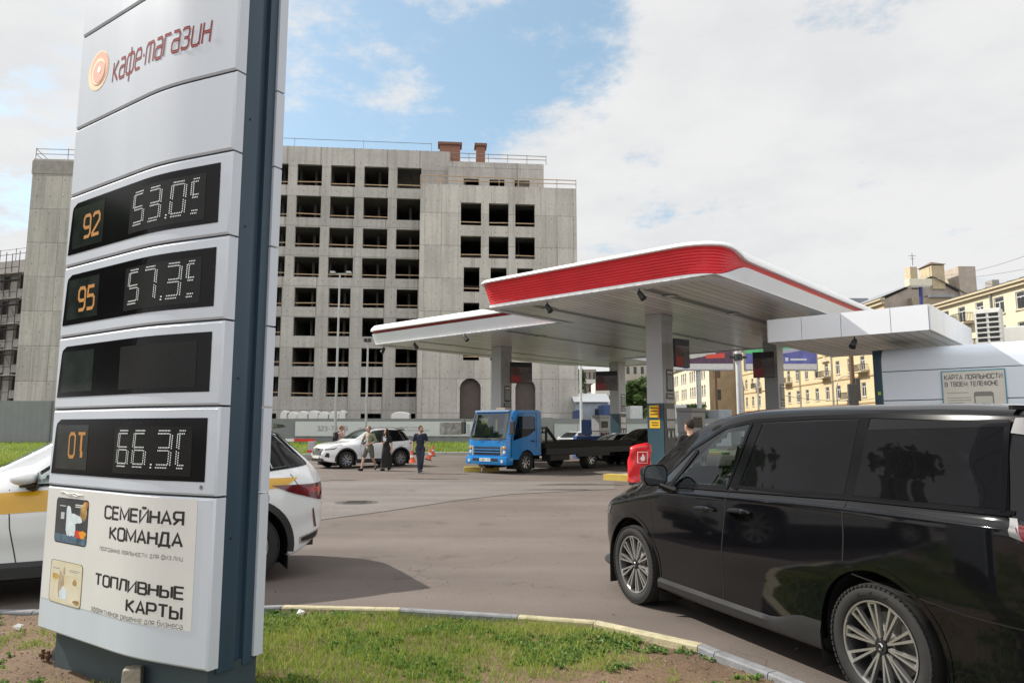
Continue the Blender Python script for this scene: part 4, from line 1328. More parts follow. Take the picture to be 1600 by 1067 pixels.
# advert screens hung from the columns
M_SCR = pm('screen casing', (.018, .016, .018), .4)
def advert(s, t, w, h, z0, label, rz_deg, off_s, off_t):
    c = cw(s + off_s, t + off_t)
    t_ = thing('advert_screen', label, 'advert screen', (c.x, c.y, z0), R(rz_deg), 'advert screens hung on the canopy columns')
    MB().bbox(-w/2, w/2, -.05, .05, 0, h, .012).build('casing', M_SCR, t_)
    MB().quad((-w/2 + .03, -.053, .03), (w/2 - .03, -.053, .03), (w/2 - .03, -.053, h * .76), (-w/2 + .03, -.053, h * .76)).build('picture', pm('advert picture', (.055, .035, .03), .25, var=.5, scale=3, col2=(.20, .17, .16)), t_)
    b = MB(); n = 20
    b.add([(-w/2 + w*.24 + w*.2*math.cos(2*math.pi*i/n), -.056, h*.54 + h*.2*math.sin(2*math.pi*i/n)) for i in range(n)], [list(range(n))])
    b.build('cup', pm('coffee brown', (.10, .03, .02), .3), t_)
    b = MB(); b.add([(-w/2 + .03, -.055, .03), (-w*.02, -.055, .03), (w*.02, -.055, h*.3), (-w*.2, -.055, h*.46), (-w/2 + .03, -.055, h*.36)], [(0, 1, 2, 3, 4)])
    b.build('red_area', pm('advert red', (.32, .03, .025), .3, var=.3, scale=4), t_)
    b = MB()
    for k in range(5): b.box(w*.08 + k*w*.07, w*.11 + k*w*.07, -.058, -.054, h*.12 + (k % 2)*h*.08, h*.6 - (k % 3)*h*.1)
    b.build('figure_print', pm('grey print', (.11, .10, .10), .4), t_)
    MB().box(-.03, .03, .05, .3, h*.4, h*.6).build('bracket', M_SCR, t_)
ZA = CAM_H + 2.5 * KS
def hang(px0, px1, py_top, py_bot, Y, label, rz):
    p0, p1 = aty(px0, py_top, Y), aty(px1, py_top, Y)
    zb = aty((px0 + px1) / 2, py_bot, Y).z; zt = aty((px0 + px1) / 2, py_top, Y).z
    c = (p0 + p1) / 2; w = abs(p1.x - p0.x) / math.cos(R(rz))
    t_ = None
    s_ = (c - C0)
    advert(s_.dot(CA) / KS, s_.dot(CB) / KS, w, zt - zb, zb, label, rz, 0, 0)
hang(797, 831, 566, 599, 35.4, 'dark advert screen with red picture on the column behind the blue truck', 18)
hang(931, 964, 580, 610, 43.6, 'dark advert screen on the farthest canopy column, facing the forecourt', -14)
hang(1050, 1078, 530, 574, 25.0, 'dark advert screen on the near column beside the yellow notices', 40)
hang(1178, 1207, 550, 590, 33.6, 'reddish dark advert screen on the shaded column under the low white porch', -25)

# spotlights under the soffit edge
def spot(px, py, z, label, dirx):
    p = atz(px, py, z)
    t_ = thing('spotlight', label, 'spotlight', (p.x, p.y, z), 0, 'black spotlights under the canopy edge')
    MB().tube((0, 0, .0), (0, 0, -.16), .022, n=8).build('arm', M_DARK, t_)
    d = Vector((dirx, -.35, -.75)).normalized()
    b = MB(); b.tube(Vector((0, 0, -.13)), Vector((0, 0, -.13)) + d * .24, .075, .10, n=12); b.sph((0, 0, -.13), .075)
    b.build('lamp_head', M_DARK, t_, smooth=True)
for px, py, lb, dx in ((600, 541, 'black spotlight at the far left tip of the canopy', -.3), (648, 534, 'black spotlight second from the left tip of the lower canopy edge', .5), (726, 521, 'black spotlight on the lower canopy edge left of the column', .5),
                   (855, 472, 'black spotlight beside a square ceiling lamp at the red canopy corner', .4), (999, 451, 'black spotlight under the red front above the near column', .4)):
    spot(px, py, ZS, lb, dx)

# ================================================================== low porch and shop
ZPB, ZPT = CAM_H + 2.1 * KS, CAM_H + 2.66 * KS
pc = cw(-1.5, 6)
porch = thing('shop_porch', 'low white flat roofed porch between the red canopy and the shop', 'porch', (pc.x, pc.y, 0))
PS0, PS1, PT0, PT1 = .32, -3.2, 3.55, 8.6
b = MB()
P_ = lambda s, t, z: cw(s, t, z)
# front and ends in separate cassettes with shadow gaps
def cassettes(pts, name):
    for (s0, t0), (s1, t1) in zip(pts[:-1], pts[1:]):
        d = Vector((s1 - s0, t1 - t0)); L = d.length; u = d / L; g = .006
        n_ = Vector((u.y, -u.x)) * .03
        mb = MB()
        q = lambda f, k, z: cw(s0 + d.x*f + u.x*(g if f == 0 else -g) + n_.x*k, t0 + d.y*f + u.y*(g if f == 0 else -g) + n_.y*k, z)
        vs = [q(0, 0, ZPB), q(1, 0, ZPB), q(1, 1, ZPB), q(0, 1, ZPB), q(0, 0, ZPT), q(1, 0, ZPT), q(1, 1, ZPT), q(0, 1, ZPT)]
        mb.add(vs, [(0, 3, 2, 1), (4, 5, 6, 7), (0, 1, 5, 4), (1, 2, 6, 5), (2, 3, 7, 6), (3, 0, 4, 7)])
        mb.build(name, M_WHITE, porch, world=True)
cassettes([(PS1, PT0), (-2.45, PT0), (-1.4, PT0), (-.5, PT0), (PS0, PT0)], 'fascia_panel')
cassettes([(PS1, PT1), (PS1, 6.6), (PS1, 4.9), (PS1, PT0)], 'fascia_panel')
cassettes([(PS0, PT0), (PS0, PT1)], 'fascia_panel')
MB().quad(P_(PS0 - .02, PT0 + .02, ZPB + .02), P_(PS1 + .02, PT0 + .02, ZPB + .02), P_(PS1 + .02, PT1, ZPB + .02), P_(PS0 - .02, PT1, ZPB + .02)).build('soffit', M_SOF, porch, world=True)
MB().quad(P_(PS0 - .03, PT0 + .03, ZPT - .03), P_(PS1 + .03, PT0 + .03, ZPT - .03), P_(PS1 + .03, PT1, ZPT - .03), P_(PS0 - .03, PT1, ZPT - .03)).build('roof', pm('grey roofing', (0, 0, 0)), porch, world=True)
# grey box with the white pier joining it to the big canopy
MB().add([P_(s, t, z) for z in (ZPT - .05, ZS + .01) for s, t in ((.75, 8.0), (.30, 8.0), (.30, 9.0), (.75, 9.0))], [(0, 1, 5, 4), (1, 2, 6, 5), (2, 3, 7, 6), (3, 0, 4, 7)]).build('pier', M_COLW, canopy, world=True)
sp_ = atz(1335, 526, ZPB)
spot(1335, 526, ZPB, 'black spotlight under the low white porch edge', -.5)
# floodlight on a blue pole behind the porch
fp = aty(1438, 474, 24.5)
t_ = thing('floodlight', 'pale box floodlight on a blue pole rising behind the white porch', 'floodlight', (fp.x, fp.y, 0))
zt_ = aty(1438, 448, 24.5).z
MB().tube((0, 0, ZPT - .03), (.05, 0, zt_), .06, n=10).build('pole', pm('blue paint', (.02, .03, .16), .45), t_)
MB().bbox(-.42, .38, -.16, .16, zt_, zt_ + .26, .03).build('lamp_box', pm('cream casing', (.58, .54, .42), .5), t_)
MB().box(-.36, .32, -.12, .12, zt_ - .02, zt_ + .001).build('lamp_face', M_LAMP, t_)

# shop: white cassette front with a rounded top edge and a dark blue rounded end
ZH = CAM_H + 1.9 * KS
sc_ = cw(-6, 7)
shop = thing('station_shop', 'white panelled petrol station shop with dark blue rounded end', 'shop', (sc_.x, sc_.y, 0))
M_SHOP = pm('pale blue white panel', (.68, .745, .82), .30, var=.03, scale=.7)
SS0, SS1, ST = -1.86, -14.0, 4.95
zsplit = [.3, 1.35, CAM_H + .66 * KS * .98, CAM_H + 1.34 * KS]
def shop_profile():
    pr = []
    r_ = .40
    for k in range(9):
        a_ = R(90 * k / 8); pr.append((r_ * (1 - math.cos(a_)), ZH - r_ + r_ * math.sin(a_)))   # (set back, z)
    return pr
def shop_strip(mat, s0, s1, prof, name, off=0.0, parent=None):
    rows = []
    for (dt, z) in prof: rows.append([cw(lerp(s0, s1, k / 4), ST + dt / KS - off / KS, z) for k in range(5)])
    return MB().grid(rows).build(name, mat, parent or shop, world=True, smooth=True, angle=30)
prof_top = [(0, zsplit[3] + .012)] + shop_profile()
cuts = [SS0, -14.0]
for s0, s1 in zip(cuts[:-1], cuts[1:]):
    shop_strip(M_SHOP, s0 - .004, s1 + .004, prof_top + [(4.5, ZH)], 'top_panel')
    for z0, z1 in zip(zsplit[:-1], zsplit[1:]):
        shop_strip(M_SHOP, s0 - .004, s1 + .004, [(.01, z0 + .012), (0, z0 + .02), (0, z1 - .02), (.01, z1 - .012)], 'wall_panel')
shop_strip(M_NAVY, SS0, SS1, [(.03, .0), (.03, ZH - .42)], 'backing')
# blue end: rounded in plan and at the top
rows = []
for (dt, z) in [(0, .0), (0, 1.0), (0, zsplit[3])] + shop_profile() + [(4.5, ZH)]:
    row = []
    for k in range(8):
        a_ = R(90 * k / 7); rr = .30
        ds = SS0 + .004 + (rr * math.sin(a_)) / KS
        row.append(cw(ds, ST + max(dt, rr * (1 - math.cos(a_)) * .9) / KS, z))
    row.append(cw(SS0 + .30 / KS, ST + 4.5 / KS, z))
    rows.append(row)
MB().grid(rows).build('end_cap', pm('blue end cap', (.040, .085, .13), .32, var=.1), shop, world=True, smooth=True, angle=40)
b = MB(); p = atz(1372.5, 604, 2); 
q0 = cw(SS0 + .09, ST - .004, CAM_H + .98); 
b.quad(cw(SS0 + .115, ST - .006, 2.70), cw(SS0 + .045, ST - .02, 2.70), cw(SS0 + .045, ST - .02, 2.80), cw(SS0 + .115, ST - .006, 2.80))
b.build('sticker', pm('lime sticker', (.45, .62, .04), .5), shop, world=True)
# loyalty poster on the shop front
def shp(px, py, off=.02):
    o = Vector((0, 0, CAM_H)); d = ray(px, py)
    p0 = cw(0, ST); n_ = -CB
    t_q = (p0 - o).dot(n_) / d.dot(n_)
    return o + d * t_q
def shop_uv(px, py):
    p = shp(px, py); return (p - C0).dot(CA) / KS, p.z
u0, zz1 = shop_uv(1470, 580); u1, _ = shop_uv(1571, 575); _, zz0 = shop_uv(1475, 650)
def sq(u, z, off): return cw(u, ST - off / KS, z)
b = MB(); b.quad(sq(u0, zz0, .03), sq(u1, zz0, .03), sq(u1, zz1, .03), sq(u0, zz1, .03))
post = b.build('poster_frame', pm('teal frame', (.10, .28, .36), .45), shop, world=True)
e = .035
b = MB(); b.quad(sq(u0 - e/KS, zz0 + e, .034), sq(u1 + e/KS, zz0 + e, .034), sq(u1 + e/KS, zz1 - e, .034), sq(u0 - e/KS, zz1 - e, .034))
b.build('poster', pm('poster paper', (.62, .60, .53), .5, var=.04), post, world=True)
M_PGREY = pm('dark grey print', (.07, .07, .08), .5)
ul, _ = shop_uv(1476, 590); ur, _ = shop_uv(1567, 590); 
_, za = shop_uv(1567, 582); _, zb2 = shop_uv(1567, 591); _, zc2 = shop_uv(1567, 593.5); _, zd2 = shop_uv(1567, 601.5)
lettering('КАРТА ЛОЯЛЬНОСТИ', lambda x, y: sq(x, y, .04), M_PGREY, post, ul, ur, zb2, za, world=True, bold=.012, spacing=1.0)
ur2, _ = shop_uv(1560, 598)
lettering('В ТВОЕМ ТЕЛЕФОНЕ', lambda x, y: sq(x, y, .04), M_PGREY, post, ul, ur2, zd2, zc2, world=True, bold=.012, spacing=1.0)
wu = u1 - u0
for k, (f0, f1, zf) in enumerate(((.08, .42, .38), (.08, .46, .27), (.08, .46, .215), (.08, .36, .16))):
    zq = zz0 + (zz1 - zz0) * (zf + .12)
    MB().quad(sq(u0 + wu*f0, zq, .038), sq(u0 + wu*f1, zq, .038), sq(u0 + wu*f1, zq + .02, .038), sq(u0 + wu*f0, zq + .02, .038)).build('print_line', pm('faint print', (.35, .34, .31), .6), post, world=True)
ph0, ph1 = u0 + wu*.50, u0 + wu*.80
zp = zz0 + (zz1 - zz0) * .52
MB().add([sq(ph0, zz0 + .04, .039), sq(ph1, zz0 + .04, .039), sq(ph1, zp - .04, .039), sq(ph1 - wu*.03, zp, .039), sq(ph0 + wu*.03, zp, .039), sq(ph0, zp - .04, .039)], [(0, 1, 2, 3, 4, 5)]).build('phone_print', pm('phone grey', (.20, .20, .18), .5), post, world=True)
MB().quad(sq(ph0 + wu*.02, zz0 + .05, .042), sq(ph1 - wu*.02, zz0 + .05, .042), sq(ph1 - wu*.02, zp - .13, .042), sq(ph0 + wu*.02, zp - .13, .042)).build('phone_screen', pm('phone screen', (.55, .54, .48), .4), post, world=True)

# air conditioners on the shop roof
def ac_unit(px, py_bot, Yd, w, d, h, label, louvre):
    p = aty(px, py_bot, Yd)
    t_ = thing('air_conditioner', label, 'air conditioner', (p.x, p.y, ZH), math.atan2(CB.y, CB.x) - R(90), 'air conditioners on the shop roof')
    h = h
    MB().bbox(0, w, 0, d, 0.02, h, .03).build('casing', pm('ivory casing', (.66, .65, .60), .45, var=.05), t_)
    if louvre:
        b = MB()
        for cx_ in (.08, .54):
            for k in range(9):
                z = h * .06 + k * h * .098
                b.box(w * cx_ , w * (cx_ + .36), -.012, .0, z, z + h * .062)
        b.build('grille', pm('vent black', (.012, .012, .012), .6), t_)
        b = MB()
        for cx_ in (.06, .52):
            for k in range(10):
                z = h * .03 + k * h * .098
                b.box(w * cx_ - .01, w * (cx_ + .40) + .01, -.03, -.013, z, z + h * .022)
        b.build('louvre', pm('ivory casing', (0, 0, 0)), t_)
    MB().box(.05, w - .05, .05, d - .05, -.03, .025).build('base_rail', M_DARK, t_)
ac_unit(1525, 530, 25.5, .80, .6, 1.85, 'tall ivory air conditioner with black louvres on the shop roof', True)
ac_unit(1566, 528, 26.5, .75, .6, 1.35, 'smaller plain ivory air conditioner behind the louvred one', False)
# ================================================================== raw concrete building behind the hoarding
def concrete_mat(name, c0, c1, pw, ph, off=(0, 0), streak=.5):
    m = bpy.data.materials.new(name); m.use_nodes = True
    t = m.node_tree; bs = t.nodes['Principled BSDF']
    tcn = t.nodes.new('ShaderNodeTexCoord')
    sp = t.nodes.new('ShaderNodeSeparateXYZ'); t.links.new(tcn.outputs['Object'], sp.inputs[0])
    def nz(scale, detail, st=(1, 1, 1), o=(0, 0, 0), rough=.6):
        mp = t.nodes.new('ShaderNodeMapping'); mp.inputs['Scale'].default_value = st; mp.inputs['Location'].default_value = o
        t.links.new(tcn.outputs['Object'], mp.inputs[0])
        n = t.nodes.new('ShaderNodeTexNoise'); n.inputs['Scale'].default_value = scale; n.inputs['Detail'].default_value = detail; n.inputs['Roughness'].default_value = rough
        t.links.new(mp.outputs[0], n.inputs['Vector']); return n.outputs[0]
    r = t.nodes.new('ShaderNodeValToRGB')
    r.color_ramp.elements[0].position = .3; r.color_ramp.elements[1].position = .7
    r.color_ramp.elements[0].color = (*c0, 1); r.color_ramp.elements[1].color = (*c1, 1)
    t.links.new(nz(.22, 7), r.inputs[0])
    # formwork panels: each with its own tone, dark joints
    ix = wmath('DIVIDE', wmath('ADD', sp.outputs[0], 50 + off[0], tree=t), pw, tree=t)
    iz = wmath('DIVIDE', wmath('ADD', sp.outputs[2], off[1], tree=t), ph, tree=t)
    fx, fz = wmath('FRACT', ix, tree=t), wmath('FRACT', iz, tree=t)
    cmb = t.nodes.new('ShaderNodeCombineXYZ')
    t.links.new(wmath('FLOOR', ix, tree=t), cmb.inputs[0]); t.links.new(wmath('FLOOR', iz, tree=t), cmb.inputs[1])
    wn = t.nodes.new('ShaderNodeTexWhiteNoise'); t.links.new(cmb.outputs[0], wn.inputs['Vector'])
    tone = wmath('MULTIPLY_ADD', wn.outputs['Value'], .22, .87, tree=t)
    jx = wmath('MULTIPLY', wmath('LESS_THAN', fx, .035, tree=t), wmath('GREATER_THAN', wn.outputs['Value'], .25, tree=t), tree=t)
    jz = wmath('LESS_THAN', fz, .022, tree=t)
    tone = wmath('MULTIPLY', tone, wmath('SUBTRACT', 1, wmath('MULTIPLY', wmath('MAXIMUM', jx, jz, tree=t), .34, tree=t), tree=t), tree=t)
    # rain streaks run down
    st_ = nz(1.0, 6, (2.2, 2.2, .09), (3, 3, 0), .7)
    sm = t.nodes.new('ShaderNodeMapRange'); sm.inputs['From Min'].default_value = .46; sm.inputs['From Max'].default_value = .72
    sm.inputs['To Min'].default_value = 1.0; sm.inputs['To Max'].default_value = 1 - streak
    t.links.new(st_, sm.inputs['Value'])
    tone = wmath('MULTIPLY', tone, sm.outputs[0], tree=t)
    fine = nz(3.0, 8, (1, 1, 1), (1, 5, 2), .7)
    tone = wmath('MULTIPLY', tone, wmath('MULTIPLY_ADD', fine, .5, .75, tree=t), tree=t)
    # formwork tie holes
    vh = wmath('ADD', wmath('POWER', wmath('SUBTRACT', wmath('FRACT', wmath('MULTIPLY', sp.outputs[0], .83, tree=t), tree=t), .5, tree=t), 2, tree=t),
               wmath('POWER', wmath('SUBTRACT', wmath('FRACT', wmath('MULTIPLY', sp.outputs[2], .61, tree=t), tree=t), .5, tree=t), 2, tree=t), tree=t)
    hole_ = wmath('LESS_THAN', vh, .0016, tree=t)
    tone = wmath('MULTIPLY', tone, wmath('SUBTRACT', 1, wmath('MULTIPLY', hole_, .55, tree=t), tree=t), tree=t)
    mx = t.nodes.new('ShaderNodeMix'); mx.data_type = 'RGBA'; mx.blend_type = 'MULTIPLY'; mx.inputs[0].default_value = 1
    t.links.new(r.outputs[0], mx.inputs[6])
    cc = t.nodes.new('ShaderNodeCombineXYZ')
    for k in range(3): t.links.new(tone, cc.inputs[k])
    t.links.new(cc.outputs[0], mx.inputs[7])
    t.links.new(mx.outputs[2], bs.inputs['Base Color'])
    bs.inputs['Roughness'].default_value = .9; bs.inputs['Specular IOR Level'].default_value = .2
    bp = t.nodes.new('ShaderNodeBump'); bp.inputs['Strength'].default_value = .4; bp.inputs['Distance'].default_value = .05
    t.links.new(tone, bp.inputs['Height']); t.links.new(bp.outputs[0], bs.inputs['Normal'])
    return m
M_CON = concrete_mat('raw concrete', (.40, .378, .352), (.53, .505, .47), 3.55, 3.28, (0, -.2), .27)
M_CON2 = concrete_mat('raw concrete bay', (.48, .452, .41), (.59, .557, .507), 1.75, 3.48, (.3, .3), .25)
M_CON3 = concrete_mat('grey concrete wing', (.42, .395, .36), (.53, .50, .455), 1.6, 3.3, (0, .6), .36)
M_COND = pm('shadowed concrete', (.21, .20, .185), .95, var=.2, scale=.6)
M_WOOD = pm('pale timber rail', (.44, .31, .19), .8, var=.25, scale=3)
PIV = Vector((-9.9, 75.2, 0))
site = thing('concrete_building', 'unfinished grey concrete block with rows of empty window openings', 'building', PIV, R(5.5))
def ul(px, py, Y):   # picture point at depth Y -> local x of the building
    return None
rows_z = [(30.0, 27.65), (26.5, 24.1), (23.05, 20.85), (19.8, 17.6), (16.45, 14.4), (13.3, 11.3), (10.05, 8.1), (7.0, 4.95)]
holes = []; rails = []
for k in range(0, 10):
    xc = -1.35 - 3.56 * k
    for i, (zt, zb) in enumerate(rows_z):
        hw = 1.31 if i < 4 else 1.13
        holes.append((xc - hw, xc + hw, zb, zt)); rails.append((xc, hw, zb))
for k in range(0, 10):
    holes.append((-2.4 - 3.56 * k, -.3 - 3.56 * k, 1.3, 3.2))
WT = 32.0
b = MB(); rect_holes(b, -36, 0, 0, WT, holes, .45)
b.quad((-36, 0, WT), (3.1, 0, WT), (3.1, .5, WT), (-36, .5, WT)); b.quad((0, 0, 27.2), (3.1, 0, 27.2), (3.1, 0, WT), (0, 0, WT)); b.quad((3.1, 0, 27.2), (3.1, 9, 27.2), (3.1, 9, WT), (3.1, 0, WT))
b.build('wall', M_CON, site)
# floors, cross walls and back wall seen through the openings
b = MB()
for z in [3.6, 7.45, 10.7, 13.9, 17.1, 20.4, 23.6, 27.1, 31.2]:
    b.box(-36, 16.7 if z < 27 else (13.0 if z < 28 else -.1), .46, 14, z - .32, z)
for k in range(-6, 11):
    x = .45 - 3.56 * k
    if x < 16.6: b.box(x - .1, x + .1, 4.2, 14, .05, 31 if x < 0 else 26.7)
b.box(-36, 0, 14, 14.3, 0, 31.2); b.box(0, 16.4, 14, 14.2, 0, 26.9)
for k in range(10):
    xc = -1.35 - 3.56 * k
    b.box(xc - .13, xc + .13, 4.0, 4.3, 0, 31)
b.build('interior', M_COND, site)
rail_mesh = {}
def rail(x, hw, zb, frac, y=.1):
    key = round(hw, 2)
    if key not in rail_mesh:
        r0 = MB().box(-hw, hw, 0, .06, -.05, .05).build('guard_rail', M_WOOD, site); rail_mesh[key] = r0
        o_ = r0
    else:
        o_ = rail_mesh[key].copy(); COL.objects.link(o_); o_.parent = site
    o_.location = (x, y, zb + frac)
    o_.rotation_euler = (0, random.uniform(-.02, .02), 0)
for x, hw, zb in rails:
    if x > -36 and random.random() < .93: rail(x, hw, zb, random.uniform(.30, .45))
# right bay stands forward
BY = -3.0
h2 = []
for i, (zt, zb) in enumerate([(25.3, 22.85), (21.7, 19.35)]):
    for xa, xb_ in ((4.25, 6.4), (7.2, 9.3), (10.0, 12.1)): h2.append((xa, xb_, zb, zt))
for zt, zb in ((18.35, 15.75), (14.6, 12.1), (11.0, 8.6)):
    for xa, xb_ in ((4.6, 6.25), (7.4, 9.1), (10.2, 11.9)): h2.append((xa, xb_, zb, zt))
arch = [(4.3, 6.45), (10.0, 12.1)]
for xa, xb_ in arch: h2.append((xa, xb_, .2, 6.75))
BT, BR = 27.2, 16.6
b = MB(); rect_holes(b, 0, BR, 0, BT, h2, .5, y=BY)
b.quad((0, BY, 0), (0, 0, 0), (0, 0, BT), (0, BY, BT)); b.quad((BR, BY, 0), (BR, BY, BT), (BR, 14.3, BT), (BR, 14.3, 0))
b.quad((0, BY, BT), (BR, BY, BT), (BR, 14.3, BT), (0, 14.3, BT))
# spandrels that round the arch heads
for xa, xb_ in arch:
    r_ = (xb_ - xa) / 2; xm = (xa + xb_) / 2; zs = 6.75 - r_
    for sgn_ in (-1, 1):
        pts = [(xm + sgn_ * r_, BY, 6.75)] + [(xm + sgn_ * r_ * math.cos(R(90 * k / 10)), BY, zs + r_ * math.sin(R(90 * k / 10))) for k in range(11)]
        for p, q in zip(pts[1:-1], pts[2:]):
            b.add([pts[0], p, q], [(0, 1, 2)]); b.quad(p, q, (q[0], BY + .5, q[2]), (p[0], BY + .5, p[2]))
b.build('wall', M_CON2, site)
b = MB()
for xa, xb_ in arch: b.quad((xa - .1, BY + .55, .1), (xb_ + .1, BY + .55, .1), (xb_ + .1, BY + .55, 6.9), (xa - .1, BY + .55, 6.9))
b.build('arch_infill', pm('brown boarded arch', (.105, .085, .075), .9, var=.12, scale=2), site)
b = MB()
for z in (7.5, 11.6, 15.2, 18.9, 22.3, 26.0): b.box(.3, BR - .3, BY + .51, .4, z - .3, z)
for x in (3.2, 6.8, 9.65, 12.6): b.box(x - .1, x + .1, BY + 1.2, .4, 7, 26)
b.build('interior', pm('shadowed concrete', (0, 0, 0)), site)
for xa, xb_, zb, zt in h2[:15]:
    rail((xa + xb_) / 2, (xb_ - xa) / 2, zb, .38, BY + .12)
# set-back top storey over the bay
h3 = [(4.55, 6.2, 27.1, 28.4), (7.35, 9.0, 27.1, 28.4), (10.1, 11.75, 27.1, 28.4)]
b = MB(); rect_holes(b, 2.9, 13.3, BT + .004, 30.4, [(a_, c_, 27.35, 28.5) for a_, c_, _, _ in h3], .4, y=-1.4)
b.quad((13.3, -1.4, BT), (13.3, -1.4, 30.4), (13.3, 9, 30.4), (13.3, 9, BT)); b.quad((2.9, -1.4, 30.4), (13.3, -1.4, 30.4), (13.3, 9, 30.4), (2.9, 9, 30.4))
b.quad((2.9, -1.4, BT), (2.9, 2, BT), (2.9, 2, 30.4), (2.9, -1.4, 30.4))
b.build('top_storey', M_CON, site)
MB().box(-36, 3.08, .5, 9, WT - .02, WT + .02).build('roof', pm('shadowed concrete', (0, 0, 0)), site)
# timber and wire guards on the roof edges
def guard(name, x0, x1, y, z, n, two=True, mat=M_WOOD, r_=.05):
    b = MB()
    b.tube((x0, y, z + 1.0), (x1, y, z + .95), r_, n=5)
    if two: b.tube((x0, y, z + .5), (x1, y, z + .55), r_, n=5)
    for k in range(n):
        x = lerp(x0, x1, k / (n - 1)); b.tube((x, y, z), (x, y, z + 1.05), r_ * .8, n=5)
    b.build(name, mat, site)
guard('roof_rail', 0, BR, BY + .2, BT, 9)
guard('roof_rail', 3, 13.6, -1.2, 30.4, 6, mat=pm('grey timber', (.25, .2, .16), .9), r_=.04)
guard('roof_cable', -36, 1, .3, WT, 6, False, pm('grey cable', (.13, .13, .13), .6), .03)
M_BRK = pm('chimney brick', (.24, .115, .08), .9, var=.25, scale=9, bump=.3)
for x0, x1, y, h in ((1.9, 4.2, 1.0, 1.7), (6.0, 7.0, 1.0, 1.75)):
    ch = MB().box(x0, x1, y, y + 1.2, 30.4, 33.2).build('chimney', M_BRK, site)
    MB().bbox(x0 - .2, x1 + .2, y - .2, y + 1.4, 33.2, 33.5, .04).build('chimney_cap', pm('brick cap', (.19, .10, .075), .9, var=.2, scale=5), ch)
MB().box(5, 11, 4, 8, 30.4, 31.9).build('lift_head', M_CON, site)

# the blind wing left of the sign
wing = thing('concrete_wing', 'blind grey concrete stair tower left of the price sign', 'building', (-46.2, 66.0, 0), R(4))
b = MB(); b.box(0, 11.5, 0, 9, 0, 27.5); b.build('wall', M_CON3, wing)
MB().box(-.06, 11.56, -.06, 9, 26.0, 27.3).build('parapet', pm('parapet concrete', (.30, .28, .255), .9, var=.2, scale=1.5), wing)
b = MB()
for z in (28.1, 28.6): b.tube((0, .3, z), (11.5, .3, z), .03, n=5)
for x in (0, 3, 6, 9): b.tube((x, .3, 27.3), (x, .3, 28.7), .03, n=5)
b.tube((0, .3, 28.6), (-.6, 5, 28.4), .03, n=5); b.tube((0, .3, 28.1), (-.4, 4, 27.9), .03, n=5)
b.build('roof_rail', pm('grey cable', (0, 0, 0)), wing)

# building under construction with balconies and scaffolding, far left
sc = thing('scaffolded_building', 'pale block under construction with dark scaffolding at the left edge', 'building', (-66.2, 96, -1.4), R(-20))
hs = []
for k in range(8):
    for i in range(7):
        hs.append((-2.6 - 3.4 * k, -.7 - 3.4 * k, 1.2 + 3.5 * i, 3.6 + 3.5 * i))
b = MB(); rect_holes(b, -30, 0, 0, 26.3, hs, .4); b.quad((0, 0, 0), (0, 0, 26.3), (0, 12, 26.3), (0, 12, 0)); b.quad((-30, 0, 26.3), (0, 0, 26.3), (0, 12, 26.3), (-30, 12, 26.3))
b.build('wall', M_CON, sc)
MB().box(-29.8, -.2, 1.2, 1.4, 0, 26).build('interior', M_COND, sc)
b = MB()
for i in range(8):
    z = 3.2 + 3.5 * i
    if z > 26: break
    b.box(-30, 0, -1.5, -.003, z - .14, z)
b.build('balcony_slab', M_CON3, sc)
b = MB()
M_SCF = pm('scaffold steel', (.035, .033, .032), .6)
for k in range(12):
    x = -2.6 * k - .1
    for y in (-1.7, -.9): b.tube((x, y, 0 if k else 6), (x, y, 27), .05, n=5)
for i in range(15):
    z = 1.7 * i + 1
    b.tube((-30, -1.7, z), (0, -1.7, z), .04, n=5)
    if i % 2: b.box(-30, 0, -1.65, -.95, z - .05, z)
for k in range(11):
    for i in range(7):
        if (k + i) % 2: b.tube((-2.6 * k - .1, -1.72, 3.4 * i + 1), (-2.6 * k - 2.7, -1.72, 3.4 * i + 4.4), .03, n=4)
scf = b.build('scaffold', M_SCF, sc)
guard_ = MB()
for z in (27.2, 27.9): guard_.tube((-30, -.1, z), (0, -.1, z), .04, n=5)
for k in range(10): guard_.tube((-3.2*k, -.1, 26.2), (-3.2*k, -.1, 28), .04, n=5)
guard_.build('roof_rail', M_SCF, sc)

# ================================================================== hoarding
M_HOARD = pm('grey hoarding sheet', (.205, .21, .215), .65, var=.06, scale=1.0)
M_HOARD2 = pm('grey corrugated hoarding', (.22, .225, .235), .6, var=.08, scale=.8)
def corrugated(b, x0, x1, y, z0, z1, pitch=.25):
    n = int((x1 - x0) / (pitch / 2)); lo, hi = [], []
    for i in range(n + 1):
        x = x0 + i * pitch / 2; yy = y + (.03 if (i // 2) % 2 else 0) * (1 if i % 2 else 1)
        yy = y + (.035 if i % 4 in (1, 2) else 0)
        lo.append((x, yy, z0)); hi.append((x, yy, z1))
    b.grid([lo, hi])
h1 = thing('hoarding', 'tall grey corrugated hoarding over the grass left of the price sign', 'fence', (-45, 57, .3))
b = MB(); corrugated(b, -35, 14, 0, 0, 3.55); b.build('sheet', M_HOARD2, h1)
b = MB()
for x in (-15, -8.4, 0, 8.2): b.box(x, x + .06, -.05, -.02, 0, 3.55)
b.build('joint', pm('joint grey', (.12, .12, .125), .6), h1)
HY = 58.0
h2_ = thing('hoarding', 'long grey site hoarding carrying a white banner behind the parked white car', 'fence', (0, HY, .38))
def zl(py): return CAM_H + (668 - py) / FPX * HY - .38
b = MB(); corrugated(b, -31, 22, 0, 0, zl(653.5), .5); b.build('sheet', M_HOARD, h2_)
xL = lambda px: (px - 800) / FPX * HY
ban = thing('banner', 'long white advertising banner with phone number on the grey hoarding', 'banner', (0, HY - .06, 0))
B0, B1 = CAM_H + (668 - 680.5) / FPX * HY, CAM_H + (668 - 658) / FPX * HY
